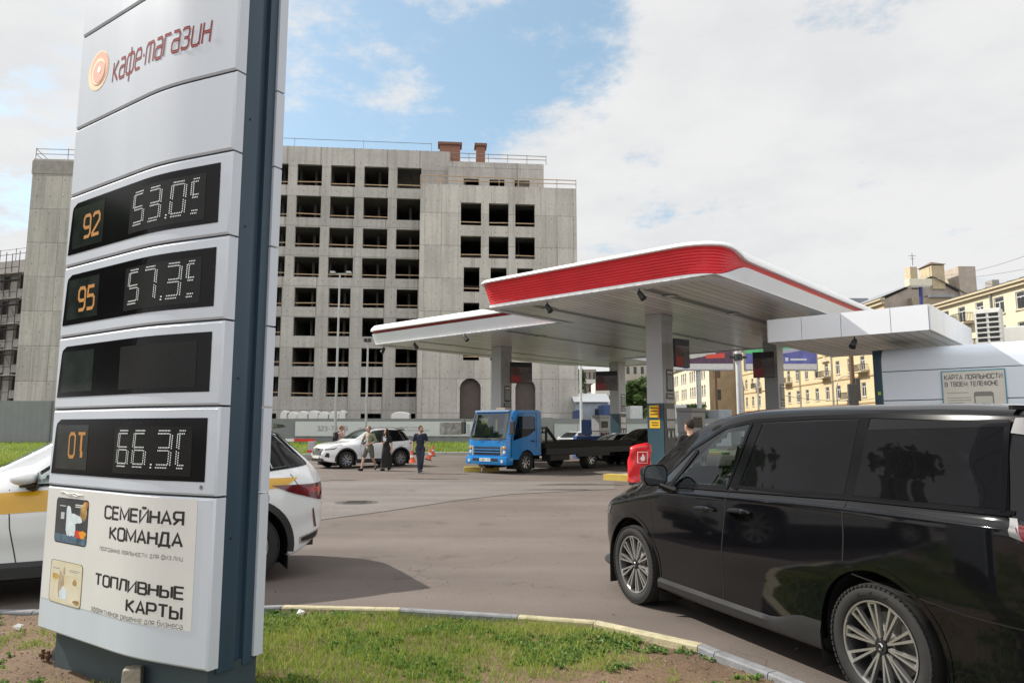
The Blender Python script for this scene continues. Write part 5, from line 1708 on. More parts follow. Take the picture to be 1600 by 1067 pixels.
MB().box(xL(464), xL(742), 0, .03, B0, B1).build('sheet', pm('banner white', (.60, .60, .61), .6, var=.03), ban)
def bm_(x, z): return (x, -.012, z)
lettering('323-79-79', bm_, pm('print grey', (.10, .10, .12), .6), ban, xL(498), xL(545), B0 + .42, B0 + .80, bold=.0)
for f0, f1, z_ in ((626, 640, .64), (642, 656, .64), (626, 634, .40), (636, 672, .40)):
    MB().quad((xL(f0), -.012, B0 + z_), (xL(f1), -.012, B0 + z_), (xL(f1), -.012, B0 + z_ + .12), (xL(f0), -.012, B0 + z_ + .12)).build('faded_print', pm('pale print', (.44, .44, .46), .6, var=.3, scale=9), ban)
MB().box(xL(688), xL(723), -.014, -.002, B0 + .12, B1 - .08).build('picture', pm('banner picture', (.20, .16, .15), .6, var=.5, scale=2.2, col2=(.42, .40, .42), detail=8), ban)
b = MB()
for k in range(6): b.box(xL(730), xL(735), -.014, -.004, B0 + .12 + k * .15, B0 + .19 + k * .15)
b.build('print_column', pm('blue grey print', (.25, .28, .36), .6), ban)
# second stretch of pale panels right of the truck
h3_ = thing('hoarding', 'pale panelled site hoarding behind the tow truck bed', 'fence', (0, 57, .2))
xR = lambda px: (px - 800) / FPX * 57
zr = lambda py: CAM_H + (668 - py) / FPX * 57 - .2
b = MB()
pxs = [866, 902, 940, 978, 1016, 1060, 1100, 1140]
for a_, c_ in zip(pxs[:-1], pxs[1:]): b.box(xR(a_), xR(c_) - .03, 0, .05, .1, zr(661))
b.build('panel', pm('pale hoarding panel', (.46, .475, .50), .6, var=.05), h3_)
MB().box(xR(864), xR(1140), -.03, .08, zr(661), zr(656)).build('top_rail', M_HOARD2, h3_)
MB().box(xR(864), xR(1140), -.01, .04, 0, .1).build('base_rail', M_HOARD2, h3_)
b = MB(); b.box(xR(914), xR(920), -.02, -.004, zr(688), zr(672)); b.build('notice', pm('grey notice', (0, 0, 0)), h3_)
b = MB(); b.box(xR(847), xR(864), -.02, .06, 0, zr(652)); b.build('end_panel', M_HOARD2, h3_)

# white wrapped block pallets showing over the hoarding
M_WRAP = pm('white wrap film', (.70, .69, .67), .45, var=.1, scale=4, bump=.5)
def wrap(px0, px1, i):
    Y = 64; x0, x1 = (px0 - 800) / FPX * Y, (px1 - 800) / FPX * Y
    t_ = MB(); zt = CAM_H + (668 - (643 + (i * 5 % 3))) / FPX * Y
    rows = []
    for k in range(9):
        f = k / 8
        sag = .14 * math.sin(math.pi * f) - .10 * (f in (0, 1)) 
        rows.append([(lerp(x0, x1, f), 0, 0), (lerp(x0, x1, f), -.02, zt - .35 + sag * .5), (lerp(x0, x1, f), .0, zt - .1 + sag), (lerp(x0, x1, f), .2, zt + sag), (lerp(x0, x1, f), 1.0, zt + sag), (lerp(x0, x1, f), 1.05, 0)])
    t_.grid(rows); o_ = t_.build('wrapped_pallet', M_WRAP, smooth=True); o_.location = (0, Y + (i % 2) * .1, 0)
    xm = ('leftmost', 'second', 'third', 'fourth', 'fifth', 'sixth', 'seventh', 'eighth')[i]
    tag(o_, f'white film wrapped pallet above the hoarding, {xm} from the price sign', 'pallet', 'film wrapped pallets behind the hoarding')
for i, (a_, c_) in enumerate(((440, 450), (451, 466), (467, 482), (483, 498), (499, 514), (515, 530), (531, 541), (612, 640))): wrap(a_, c_, i)

# ================================================================== yellow street fronts on the right
M_YEL1 = pm('yellow stucco', (.56, .45, .27), .9, var=.10, scale=.4, bump=.1)
M_YEL2 = pm('cream stucco', (.62, .56, .42), .9, var=.08, scale=.4, bump=.1)
M_YEL3 = pm('pale yellow stucco', (.60, .545, .40), .9, var=.07, scale=.4, bump=.1)
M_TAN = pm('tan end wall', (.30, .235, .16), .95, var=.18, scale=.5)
M_STONE = pm('trim stucco', (.50, .43, .30), .9, var=.1)
M_GLD = pm('dark window glass', (.035, .042, .05), .12, var=.3, scale=.3)
M_FRW = pm('white window frame', (.62, .61, .58), .6)
M_ZINC = pm('grey sheet roof', (.26, .275, .29), .45, .3, var=.15, scale=.8)
M_IRON = pm('black ironwork', (.03, .03, .032), .6)
def win_proto(w, h, parent, frame=M_FRW):
    """glass pane with its frame; origin at the lower middle of the opening"""
    g = MB().quad((-w/2, .16, 0), (w/2, .16, 0), (w/2, .16, h), (-w/2, .16, h)).build('window', M_GLD, parent)
    b = MB(); f = .09
    b.box(-w/2, -w/2 + f, .08, .155, 0, h); b.box(w/2 - f, w/2, .08, .155, 0, h); b.box(-w/2 + f, w/2 - f, .08, .155, 0, f); b.box(-w/2 + f, w/2 - f, .08, .155, h - f, h)
    b.box(-.05, .05, .08, .155, f, h * .68); b.box(-w/2 + f, w/2 - f, .08, .155, h * .68, h * .68 + .08)
    b.build('frame', frame, g)
    MB().box(-w/2 - .12, w/2 + .12, -.12, .05, -.12, -.002).build('sill', M_STONE, g)
    return g
def put(proto, x, z, parent, first):
    o_ = proto if first else dup(proto, parent)
    o_.location = (x, o_.location.y if first else 0, z)
    return o_
def balcony(parent, x, z, w, d=1.1):
    b = MB().box(x - w/2, x + w/2, -d, -.003, z - .18, z)
    sl_ = b.build('balcony', M_STONE, parent)
    b = MB()
    for q in (0.02, .95): b.box(x - w/2, x + w/2, -d, -d + .05, z + q, z + q + .06); b.box(x - w/2, x - w/2 + .05, -d, 0, z + q, z + q + .06); b.box(x + w/2 - .05, x + w/2, -d, 0, z + q, z + q + .06)
    n = int(w / .16)
    for k in range(n + 1): b.box(x - w/2 + k*w/n - .015, x - w/2 + k*w/n + .015, -d, -d + .03, z, z + 1)
    for k in range(7): b.box(x - w/2, x - w/2 + .03, -d + k*.16, -d + k*.16 + .03, z, z + 1); b.box(x + w/2 - .03, x + w/2, -d + k*.16, -d + k*.16 + .03, z, z + 1)
    b.build('railing', M_IRON, sl_)
def front(root, L, H, wins, mat, depth, doors=()):
    """wins: list of (x, z, w, h); one wall with real openings, one window part in each"""
    b = MB(); rect_holes(b, 0, L, 0, H, [(x - w/2, x + w/2, z, z + h) for x, z, w, h in wins], .22)
    b.quad((0, 0, 0), (0, depth, 0), (0, depth, H), (0, 0, H))
    b.build('wall', mat, root)
    MB().box(.1, L - .1, .4, .5, .1, H - .1).build('lining', M_COND, root)
    protos = {}
    for x, z, w, h in wins:
        key = (round(w, 2), round(h, 2))
        if key not in protos:
            protos[key] = win_proto(w, h, root); o_ = protos[key]
        else: o_ = dup(protos[key], root)
        o_.location = (x, 0, z)
# nearest: pale yellow, five storeys, front on the plane x = 50
X3 = 50.0
nearb = thing('apartment_house', 'pale yellow apartment house with grey roof at the right edge', 'building', (X3, 89, 0), R(-90))
wn = []
Lx = lambda Y: 89 - Y
for z in (1.2, 4.4, 7.6, 10.3, 13.3):
    for k, Y in enumerate(np.arange(44.5, 88, 3.05)):
        wn.append((Lx(Y), z, 1.25 if k % 3 else 1.5, 1.75))
front(nearb, 52, 15.9, wn, M_YEL3, 13)
b = MB(); b.box(-.3, 52.3, -.55, .0, 15.9, 16.15); b.box(-.3, 52.3, -.35, -.003, 15.55, 15.9); b.build('cornice', M_STONE, nearb)
b = MB(); b.box(0, 52, -.06, -.003, 9.55, 9.7); b.box(0, 52, -.06, -.003, 3.7, 3.9); b.build('string_course', M_STONE, nearb)
b = MB(); b.add([(-.4, -.6, 16.15), (52.4, -.6, 16.15), (52.4, 6, 17.7), (-.4, 6, 17.7), (52.4, 13, 16.2), (-.4, 13, 16.2)], [(0, 1, 2, 3), (3, 2, 4, 5), (1, 4, 2), (0, 3, 5)])
rf = b.build('roof', M_ZINC, nearb)
b = MB()
for k in range(30): 
    x = k * 1.75; b.add([(x, -.6, 16.17), (x + .06, -.6, 16.17), (x + .06, 6, 17.72), (x, 6, 17.72), (x, -.6, 16.22), (x + .06, -.6, 16.22), (x + .06, 6, 17.77), (x, 6, 17.77)], [(4, 5, 6, 7), (0, 1, 5, 4), (0, 4, 7, 3), (1, 2, 6, 5)])
b.build('standing_seam', M_ZINC, rf)
for x in (9, 22, 33): MB().box(x, x + 1.2, 4.2, 5.0, 16.8, 18.3).build('chimney', pm('grey render', (.3, .28, .25), .9), rf)
for Y in (77.6, 66, 55): balcony(nearb, Lx(Y), 13.15 if Y > 70 else 13.1, 3.0)
for Y in (74.0, 62.7): balcony(nearb, Lx(Y), 10.1, 2.6)
b = MB()
for Y in (73.0, 84, 60): b.tube((Lx(Y), -.14, 0), (Lx(Y), -.14, 15.6), .09, n=7)
b.build('drainpipe', pm('zinc pipe', (.3, .3, .29), .5, .4), nearb)

# middle: yellow house with a tall gable end
X2 = 52.0
mid = thing('gabled_house', 'tall yellow house with bare grey brown gable and chimneys', 'building', (X2, 176, 0), R(-90))
Lm = lambda Y: 176 - Y
wn = []
for z in (2.6, 6.3, 10.2, 14.3):
    for Y in np.arange(101, 172, 4.05): wn.append((Lm(Y), z, 1.35, 2.1))
front(mid, 78, 19.4, wn[:100], M_YEL1, 11)
b = MB(); b.box(-.3, 78.4, -.7, 0, 19.4, 19.75); b.box(-.3, 78.2, -.4, -.003, 18.9, 19.4); b.build('cornice', M_STONE, mid)
b = MB()
for z in (5.3, 9.2, 13.4): b.box(0, 78, -.12, -.003, z, z + .22)
for z in np.arange(.8, 5.2, .75): b.box(0, 78, -.03, -.003, z, z + .05)
b.build('string_course', pm('ochre trim', (.40, .28, .15), .9), mid)
# end wall faces the camera
b = MB(); b.add([(78, .003, 0), (78, 11.5, 0), (78, 11.5, 20.0), (78, 6.8, 22.6), (78, .003, 19.5)], [(0, 1, 2, 3, 4)])
b.build('gable_wall', pm('weathered gable plaster', (.37, .32, .28), .95, var=.25, scale=.45, bump=.3, detail=9), mid)
b = MB(); b.add([(-.3, -.8, 19.7), (78.5, -.8, 19.7), (78.5, 6.8, 22.8), (-.3, 6.8, 22.8), (78.5, 12.2, 19.9), (-.3, 12.2, 19.9)], [(0, 1, 2, 3), (3, 2, 4, 5)])
rf = b.build('roof', M_ZINC, mid)
M_CHIM = pm('yellow chimney plaster', (.48, .40, .26), .9, var=.15, scale=2)
MB().box(76.6, 78.0, 4.0, 5.0, 21, 24.2).build('chimney', M_CHIM, rf)
ch = MB().box(75.2, 78.2, 6.9, 8.7, 21, 24.4).build('chimney', M_CHIM, rf)
b = MB(); b.add([(75.0, 6.7, 24.5), (78.4, 6.7, 24.5), (78.4, 8.9, 24.5), (75.0, 8.9, 24.5), (76.7, 7.8, 25.2)], [(0, 1, 4), (1, 2, 4), (2, 3, 4), (3, 0, 4), (3, 2, 1, 0)]); b.build('chimney_hood', pm('rusty hood', (.13, .09, .07), .8), ch)
MB().box(74, 78.3, 10.6, 13.0, 15, 24.2).build('parapet_stack', pm('pinkish plaster', (.42, .36, .30), .95, var=.15, scale=1), mid)
ann = MB().box(78.0, 79.2, 3.4, 8.6, 8, 19.6).build('stair_annex', pm('brown annex plaster', (.33, .27, .20), .95, var=.2, scale=.7), mid)
MB().box(77.9, 79.5, 5.6, 9.0, 19.6, 19.95).build('annex_roof', M_ZINC, ann)
dm = MB().box(60, 64, 1.5, 5, 19.8, 22.3).build('dormer', M_ZINC, rf)
b = MB(); b.tube((77, 5, 24.6), (77, 5, 26.4), .04, n=5); b.tube((77, 4.5, 26.0), (77, 5.5, 26.0), .03, n=5); b.tube((77, 4.7, 25.6), (77, 5.3, 25.6), .03, n=5)
b.build('antenna', M_IRON, rf)
for Y in (117.4, 133.6, 105, 150): balcony(mid, Lm(Y), 10.0, 3.2)
for Y in (109.1, 141.5): balcony(mid, Lm(Y), 6.1, 3.0)
# little pediments over some windows
b = MB()
for Y in (117.3, 149.6):
    x = Lm(Y); b.prism([(x - 1.3, 12.55), (x + 1.3, 12.55), (x, 13.4)], -.35, -.004, 'y')
b.build('pediment', M_STONE, mid)
b = MB()
for Y in (115, 128, 145): b.tube((Lm(Y), -.16, 0), (Lm(Y), -.16, 19), .1, n=6)
b.build('drainpipe', pm('zinc pipe', (0, 0, 0)), mid)
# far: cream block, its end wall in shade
X1 = 45.0
far = thing('office_block', 'far cream block of triple windows with tan end wall', 'building', (X1, 214, 0), R(-90))
Lf = lambda Y: 214 - Y
wn = []
for z in (1.6, 5.3, 9.2, 13.2):
    for k in range(5):
        for j in range(3): wn.append((Lf(166 + 9.0 * k + j * 2.1), z, 1.35, 2.5))
front(far, 52, 17.0, wn, M_YEL2, 12)
b = MB(); b.box(-.3, 52.3, -.6, 0, 17.0, 17.5); b.build('cornice', M_STONE, far)
hh = [(1.0, 2.6, 12.8, 15.8), (1.0, 2.6, 5.3, 8)]
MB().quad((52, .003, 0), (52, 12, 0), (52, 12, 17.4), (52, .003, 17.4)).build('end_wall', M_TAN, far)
b = MB(); b.quad((52.02, 1.0, 13), (52.02, 2.6, 13), (52.02, 2.6, 15.9), (52.02, 1.0, 15.9)); b.build('window', pm('brown window', (.10, .06, .045), .5), far)
b = MB(); b.quad((52.02, 1.0, 8), (52.02, 2.6, 8), (52.02, 2.6, 10.4), (52.02, 1.0, 10.4)); b.build('window', M_GLD, far)
MB().quad((0, 0, 17.4), (52, 0, 17.4), (52, 12, 17.4), (0, 12, 17.4)).build('roof', M_ZINC, far)

# distant blocks seen under the canopy
def far_block(name, label, px0, px1, py_top, Y, mat, floors, cols, band=None, seed=0, rz=0):
    x0, x1 = (px0 - 800) / FPX * Y, (px1 - 800) / FPX * Y
    H = CAM_H + (668 - py_top) / FPX * Y
    t_ = thing(name, label, 'building', (x0, Y, 0), R(rz))
    w = x1 - x0; wl = []
    fh = H / floors
    for i in range(floors):
        for k in range(cols):
            cw_ = w / cols
            wl.append((k * cw_ + cw_ * .28, k * cw_ + cw_ * .72, i * fh + fh * .25, i * fh + fh * .78))
    b = MB(); rect_holes(b, 0, w, 0, H, wl, .3); b.quad((0, 0, H), (w, 0, H), (w, 10, H), (0, 10, H)); b.quad((0, 0, 0), (0, 10, 0), (0, 10, H), (0, 0, H)); b.quad((w, 0, 0), (w, 10, 0), (w, 10, H), (w, 0, H))
    b.build('wall', mat, t_)
    p0 = None
    for (a_, c_, d_, e_) in wl[:100]:
        if p0 is None:
            p0 = MB().quad((0, .28, 0), (c_ - a_, .28, 0), (c_ - a_, .28, e_ - d_), (0, .28, e_ - d_)).build('window', M_GLD, t_); o_ = p0
        else: o_ = p0.copy(); COL.objects.link(o_); o_.parent = t_
        o_.location = (a_, 0, d_)
    if band:
        for i in range(1, floors):
            MB().box(-.1, w * .93, -1.2, -.003, i * fh - .5, i * fh + .7).build('balcony_band', band, t_)
    return t_
M_FB = pm('brown grey facade', (.25, .215, .185), .9, var=.15, scale=.3)
M_FG = pm('grey beige facade', (.36, .335, .29), .9, var=.1, scale=.3)
far_block('apartment_block', 'distant brown flats with white balcony bands beside the concrete building', 897, 932, 577, 210, M_FB, 5, 5, pm('white balcony', (.58, .57, .54), .8))
far_block('apartment_block', 'distant white striped flats between the concrete building and the far column', 930, 975, 598, 190, pm('white facade', (.56, .54, .49), .9), 5, 9)
far_block('old_house', 'distant grey beige old house behind the dark green tree', 976, 1032, 568, 200, M_FG, 5, 5)
far_block('old_house', 'far brown house seen between the near column and cream block', 1028, 1056, 592, 230, M_YEL2, 4, 4)
# ================================================================== vehicles
M_TYRE = pm('tyre rubber', (.014, .0135, .013), .75, var=.2, scale=8, bump=.1)
M_RIMD = pm('dark rim', (.03, .03, .032), .4, .4, var=.1)
M_RIMS = pm('machined alloy', (.55, .55, .54), .28, .85, var=.06)
M_PLAST = pm('black trim plastic', (.022, .022, .023), .55, var=.15)
M_ARCHD = pm('arch void', (.006, .006, .006), .9)
M_CHROME = pm('chrome', (.7, .7, .7), .12, 1.0, var=.03)
M_LENS = pm('clear lamp lens', (.55, .56, .55), .08, var=.1, coat=.6)
M_LENSD = pm('smoked lamp lens', (.05, .052, .055), .06, var=.3, coat=.8)
M_RLENS = pm('red lamp lens', (.12, .006, .010), .08, var=.4, scale=14, coat=.8)
M_PLATE = pm('number plate white', (.66, .66, .64), .4)
G_CLEAR = glass('car glass', (.74, .80, .78), 1.0)
G_DARK = pm('privacy glass', (.004, .004, .005), .02, var=.2, spec=.24, coat=.0)
M_INT = pm('car interior', (.03, .03, .032), .7, var=.2)

class Body:
    """lofted car body; x forward, y left, z up. keys: curves over x"""
    def __init__(self, k, x0, x1, n=150):
        self.k = k; self.x0 = x0; self.x1 = x1; self.n = n
        self.cache = {}
    def g(self, name, x): return curve_at(self.k[name], x)
    def ring(self, x):
        key = round(x, 4)
        if key in self.cache: return self.cache[key]
        zb, zt, zl = self.g('bottom', x), self.g('top', x), self.g('belt', x)
        w, wr = self.g('width', x), self.g('roofw', x)
        zl = min(zl, zt - .03)
        zm = zb + (zl - zb) * .50
        tuck = self.k.get('tuck', .04)
        pts = [(0, zb), (w * .86, zb), (w - .045, zb + .015), (w - .03, zb + .07), (w - tuck * .4, zm - (zm - zb) * .35), (w, zm), (w - .004, lerp(zm, zl, .45)), (w - .02, lerp(zm, zl, .8)), (w - self.k.get('shoulder', .045), zl)]
        if self.k.get('crease'):
            pts[6:] = [(w - .002, lerp(zm, zl - .07, .6)), (w - .006, zl - .062), (w - .022, zl - .045), (w - .052, zl + .005)]
        gh = zt - zl
        wl = w - self.k.get('shoulder', .045)
        if gh > .12:
            e = min(.11, gh * .3)
            pts += [(lerp(wl, wr, .33), zl + (gh - e) * .36), (lerp(wl, wr, .68), zl + (gh - e) * .72), (wr, zt - e), (wr - .035, zt - e * .42), (wr - .13, zt - e * .12), (wr * .55, zt - .004), (0, zt)]
        else:
            f = gh
            pts += [(wl - .01, zl + f * .30), (wl - .03, zl + f * .55), (wl - .06, zl + f * .75), (wl - .11, zl + f * .87), (wl - .2, zl + f * .94), (wl * .5, zt - .002), (0, zt)]
        # sample smoothly
        out = []
        P = [Vector((p[0], p[1])) for p in pts]
        for i in range(len(P) - 1):
            a_ = P[max(i-1, 0)]; b_ = P[i]; c_ = P[i+1]; d_ = P[min(i+2, len(P)-1)]
            m = 4 if i > 0 else 2
            for s_ in range(m):
                t = s_ / m
                ta, tb = (c_ - a_) * .25, (d_ - b_) * .25
                v = (2*t**3-3*t**2+1)*b_ + (t**3-2*t**2+t)*ta*2*.6 + (-2*t**3+3*t**2)*c_ + (t**3-t**2)*tb*2*.6
                out.append((max(0, v.x), v.y))
        out.append((0, zt))
        self.cache[key] = out
        return out
    def side(self, x, z, off=0.0):
        r_ = self.ring(max(self.x0, min(self.x1, x)))
        best = None
        for p, q in zip(r_[4:-1], r_[5:]):
            if (p[1] - z) * (q[1] - z) <= 0 and abs(p[1] - q[1]) > 1e-7:
                t = (z - p[1]) / (q[1] - p[1]); y = lerp(p[0], q[0], t)
                # outward normal in the section
                d = Vector((q[0] - p[0], q[1] - p[1])).normalized()
                return Vector((x, y + d.y * off, z - d.x * off))
        if z <= r_[4][1]: return Vector((x, r_[4][0] + off, z))
        return Vector((x, r_[-4][0] + off, z))
    def build(self, name, mat, parent, wheels, ra, cut=(), close=True):
        """body mesh with wheel openings; cut: list of (x,z) polygons removed on both sides, or functions(x,|y|,z)"""
        xs = [lerp(self.x0, self.x1, .5 - .5 * math.cos(math.pi * i / self.n)) * .35 + lerp(self.x0, self.x1, i / self.n) * .65 for i in range(self.n + 1)]
        vs = []; rings = [self.ring(x) for x in xs]; m = len(rings[0])
        b = MB(); V_ = []; idx = {}
        for i, x in enumerate(xs):
            for s_ in (1, -1):
                for j in range(m):
                    if s_ == -1 and (j == 0 or j == m - 1): idx[i, j, s_] = idx[i, j, 1]; continue
                    idx[i, j, s_] = len(V_); V_.append([x, rings[i][j][0] * s_, rings[i][j][1]])
        F_ = []
        def inpoly(p, poly):
            c_ = False
            for (x1, z1), (x2, z2) in zip(poly, poly[1:] + poly[:1]):
                if (z1 > p[1]) != (z2 > p[1]) and p[0] < (x2 - x1) * (p[1] - z1) / (z2 - z1) + x1: c_ = not c_
            return c_
        edge = set(); kept = []
        for i in range(self.n):
            for j in range(m - 1):
                for s_ in (1, -1):
                    f = [idx[i, j, s_], idx[i+1, j, s_], idx[i+1, j+1, s_], idx[i, j+1, s_]]
                    c_ = [sum(V_[k][a_] for k in f) / 4 for a_ in range(3)]
                    rem = False
                    for wx, wz in wheels:
                        if math.hypot(c_[0] - wx, c_[2] - wz) < ra and abs(c_[1]) > .45: rem = True; [edge.add((k, wx, wz)) for k in f]
                    for poly in cut:
                        if callable(poly):
                            if poly(c_[0], abs(c_[1]), c_[2]): rem = True
                        elif abs(c_[1]) > .3 and inpoly((c_[0], c_[2]), poly): rem = True
                    if not rem: kept.append(f if s_ == 1 else f[::-1])
        used = set(k for f in kept for k in f)
        for k, wx, wz in edge:
            if k in used and abs(V_[k][1]) > .4:
                dx, dz = V_[k][0] - wx, V_[k][2] - wz; d = math.hypot(dx, dz)
                if d > 1e-4 and d < ra * 1.25:
                    nx, nz = wx + dx / d * ra, wz + dz / d * ra
                    V_[k][0], V_[k][2] = nx, nz
        remap = {}; V2 = []
        for f in kept:
            for k in f:
                if k not in remap: remap[k] = len(V2); V2.append(V_[k])
        b.v = [tuple(p) for p in V2]; b.f = [[remap[k] for k in dict.fromkeys(f)] for f in kept]; b.f = [f for f in b.f if len(f) > 2]; b.mi = [0] * len(b.f)
        for i in ((0, self.n) if close else ()):
            f = [idx[i, j, 1] for j in range(m)] + [idx[i, j, -1] for j in range(m - 2, 0, -1)]
            f = [remap[k] for k in f if k in remap]
            b.f.append(f); b.mi.append(0)
        return b.build(name, mat, parent, smooth=True, angle=38)
    def patch(self, corners, off=.004, n=10, m=6, bulge=(0, 0, 0, 0)):
        """surface patch between four (x,z) corners: bottom-left, bottom-right, top-right, top-left; returns rows"""
        A, B_, C, D = corners
        rows = []
        for j in range(m + 1):
            v = j / m; row = []
            for i in range(n + 1):
                u = i / n
                x = lerp(lerp(A[0], B_[0], u), lerp(D[0], C[0], u), v)
                z = lerp(lerp(A[1], B_[1], u), lerp(D[1], C[1], u), v)
                q = 4 * u * (1 - u); p = 4 * v * (1 - v)
                z += bulge[0] * q * (1 - v) + bulge[1] * q * v
                x += bulge[2] * p * (1 - u) + bulge[3] * p * u
                row.append(self.side(x, z, off))
            rows.append(row)
        return rows
    def both(self, name, mat, parent, corners, off=.004, sides=(1, -1), **kw):
        o_ = None
        for s_ in sides:
            rows = [[Vector((p.x, p.y * s_, p.z)) for p in r_] for r_ in self.patch(corners, off, **kw)]
            o_ = MB().grid(rows).build(name, mat, parent, smooth=True, angle=60)
        return o_
    def strip(self, mb, pts, w, off=.002, s_=1, sub=8):
        """thin ribbon along (x,z) points on the side"""
        fine = []
        for p, q in zip(pts[:-1], pts[1:]):
            for k in range(sub): fine.append((lerp(p[0], q[0], k / sub), lerp(p[1], q[1], k / sub)))
        fine.append(pts[-1])
        a_, b_ = [], []
        for i, p in enumerate(fine):
            d = Vector(fine[min(i+1, len(fine)-1)]) - Vector(fine[max(i-1, 0)]); d.normalize()
            n_ = Vector((-d.y, d.x)) * w / 2
            for L_, sg in ((a_, 1), (b_, -1)):
                q = self.side(p[0] + n_.x * sg, p[1] + n_.y * sg, off); L_.append(Vector((q.x, q.y * s_, q.z)))
        mb.grid([a_, b_])
    def top_patch(self, x0, x1, f0, f1, off=.004, n=10, m=12, curve=0.0):
        """patch over the upper surface (windscreen, bonnet panel): |y| up to a share f of the ring, x from x0 to x1"""
        rows = []
        for i in range(n + 1):
            t = i / n; x = lerp(x0, x1, t); f = lerp(f0, f1, t)
            row = []
            for j in range(-m, m + 1):
                yy = j / m
                xx = x - curve * yy * yy
                r_ = self.ring(xx); wm = self.g('roofw', xx) * f
                y = abs(yy) * wm; z = r_[-1][1]
                for p, q in zip(r_[-14:-1], r_[-13:]):
                    if q[0] <= y <= p[0] and p[0] > q[0]: z = lerp(q[1], p[1], (y - q[0]) / (p[0] - q[0])); break
                row.append(Vector((xx, yy * wm, z + off)))
            rows.append(row)
        return rows

def wheel(parent, x, y, z, r, w, rim_r, style, spokes, face, brand=None):
    """tyre with its rim; face=+1 outside towards +y"""
    b = MB(); prof = [(rim_r, -.42), (rim_r + .012, -.48), (r * .88, -.52), (r * .965, -.46), (r, -.33), (r, .33), (r * .965, .46), (r * .88, .52), (rim_r + .012, .48), (rim_r, .42)]
    n = 48; rows = []
    for k in range(n + 1):
        a_ = 2 * math.pi * k / n
        rows.append([(p[0] * math.cos(a_), p[1] * w, p[0] * math.sin(a_)) for p in prof])
    b.grid(rows)
    # tread blocks along both shoulders
    for k in range(64):
        a_ = 2 * math.pi * k / 64
        for sg in (-1, 1):
            M_ = Matrix.Rotation(-a_, 4, 'Y')
            b.box(r * .95, r * .978, sg * w * .43 - .02, sg * w * .43 + .02, -.013, .013, M=M_)
    t_ = b.build('wheel', M_TYRE, parent, smooth=True, angle=40)
    t_.location = (x, y, z)
    yo = .36 * w * face
    b = MB()
    rows = []
    for k in range(n + 1):
        a_ = 2 * math.pi * k / n
        rows.append([(q * math.cos(a_), yy * face, q * math.sin(a_)) for q, yy in ((rim_r * .10, -.10 * w), (rim_r * .82, -.16 * w), (rim_r * .90, .1 * w), (rim_r * .95, .38 * w), (rim_r, .45 * w), (rim_r + .004, .40 * w))])
    b.grid(rows)
    b.build('rim_barrel', M_RIMD, t_, smooth=True, angle=50)
    b = MB()
    def bar(a0, r0, a1, r1, w0, w1, y0, y1):
        p = Vector((r0 * math.cos(a0), 0, r0 * math.sin(a0))); q = Vector((r1 * math.cos(a1), 0, r1 * math.sin(a1)))
        d = (q - p).normalized(); n_ = Vector((-d.z, 0, d.x))
        vs = []
        for pt, ww, yy in ((p, w0, y0), (q, w1, y1)):
            vs += [pt - n_ * ww + Vector((0, yy * face, 0)), pt + n_ * ww + Vector((0, yy * face, 0)), pt + n_ * ww * 1.2 + Vector((0, (yy - .03) * face, 0)), pt - n_ * ww * 1.2 + Vector((0, (yy - .03) * face, 0))]
        b.add(vs, [(0, 1, 5, 4), (1, 2, 6, 5), (2, 3, 7, 6), (3, 0, 4, 7), (0, 3, 2, 1), (4, 5, 6, 7)])
    for k in range(spokes):
        a_ = 2 * math.pi * k / spokes + .15
        st = math.pi / spokes
        if style == 'pair':        # two slim bars joined at the rim in a pointed loop
            bar(a_ - st * .12, rim_r * .18, a_ - st * .36, rim_r * .955, .0055, .0085, .36 * w, .42 * w)
            bar(a_ + st * .12, rim_r * .18, a_ + st * .30, rim_r * .955, .0055, .0085, .36 * w, .42 * w)
            bar(a_ - st * .36, rim_r * .945, a_ + st * .30, rim_r * .945, .008, .008, .42 * w, .42 * w)
        else:
            bar(a_ - st * .15, rim_r * .16, a_ - st * .45, rim_r * .95, .022, .020, .36 * w, .42 * w)
            bar(a_ + st * .15, rim_r * .16, a_ + st * .45, rim_r * .95, .022, .020, .36 * w, .42 * w)
    rows = []
    for k in range(n + 1):
        a_ = 2 * math.pi * k / n
        rows.append([(q * math.cos(a_), yy * face, q * math.sin(a_)) for q, yy in ((rim_r * .955, .40 * w), (rim_r * .96, .45 * w), (rim_r * .995, .46 * w), (rim_r, .41 * w))])
    b.grid(rows)
    b.build('rim', M_RIMS, t_)
    b = MB(); b.tube((0, .30 * w * face, 0), (0, .40 * w * face, 0), rim_r * .17, rim_r * .15, n=20); b.build('hub_cap', M_RIMD, t_)
    b = MB(); b.path([(rim_r * .06 * math.cos(a_), .405 * w * face, rim_r * .06 * math.sin(a_) * 1.1) for a_ in np.linspace(.6, 5.2, 9)], .006, 5); b.build('emblem', M_CHROME, t_)
    b = MB()
    for k in range(5):
        a_ = 2 * math.pi * k / 5; b.tube((rim_r * .28 * math.cos(a_), .26 * w * face, rim_r * .28 * math.sin(a_)), (rim_r * .28 * math.cos(a_), .33 * w * face, rim_r * .28 * math.sin(a_)), .013, n=6)
    b.tube((0, -.05 * w * face, 0), (0, -.02 * w * face, 0), rim_r * .72, n=28)
    b.build('brake_disc', pm('brake steel', (.16, .155, .15), .4, .8), t_)
    if brand:
        def on_tyre(fx, fy):
            a_ = R(118) - fx * R(46); rr = rim_r + (r - rim_r) * (.22 + .36 * fy)
            return Vector((-rr * math.cos(a_) * face, w * .505 * face, rr * math.sin(a_)))
        lettering(brand, on_tyre, pm('raised tyre print', (.004, .004, .004), .6), t_, 0, 1, 0, 1, name='tyre_lettering', bold=.012)
    return t_

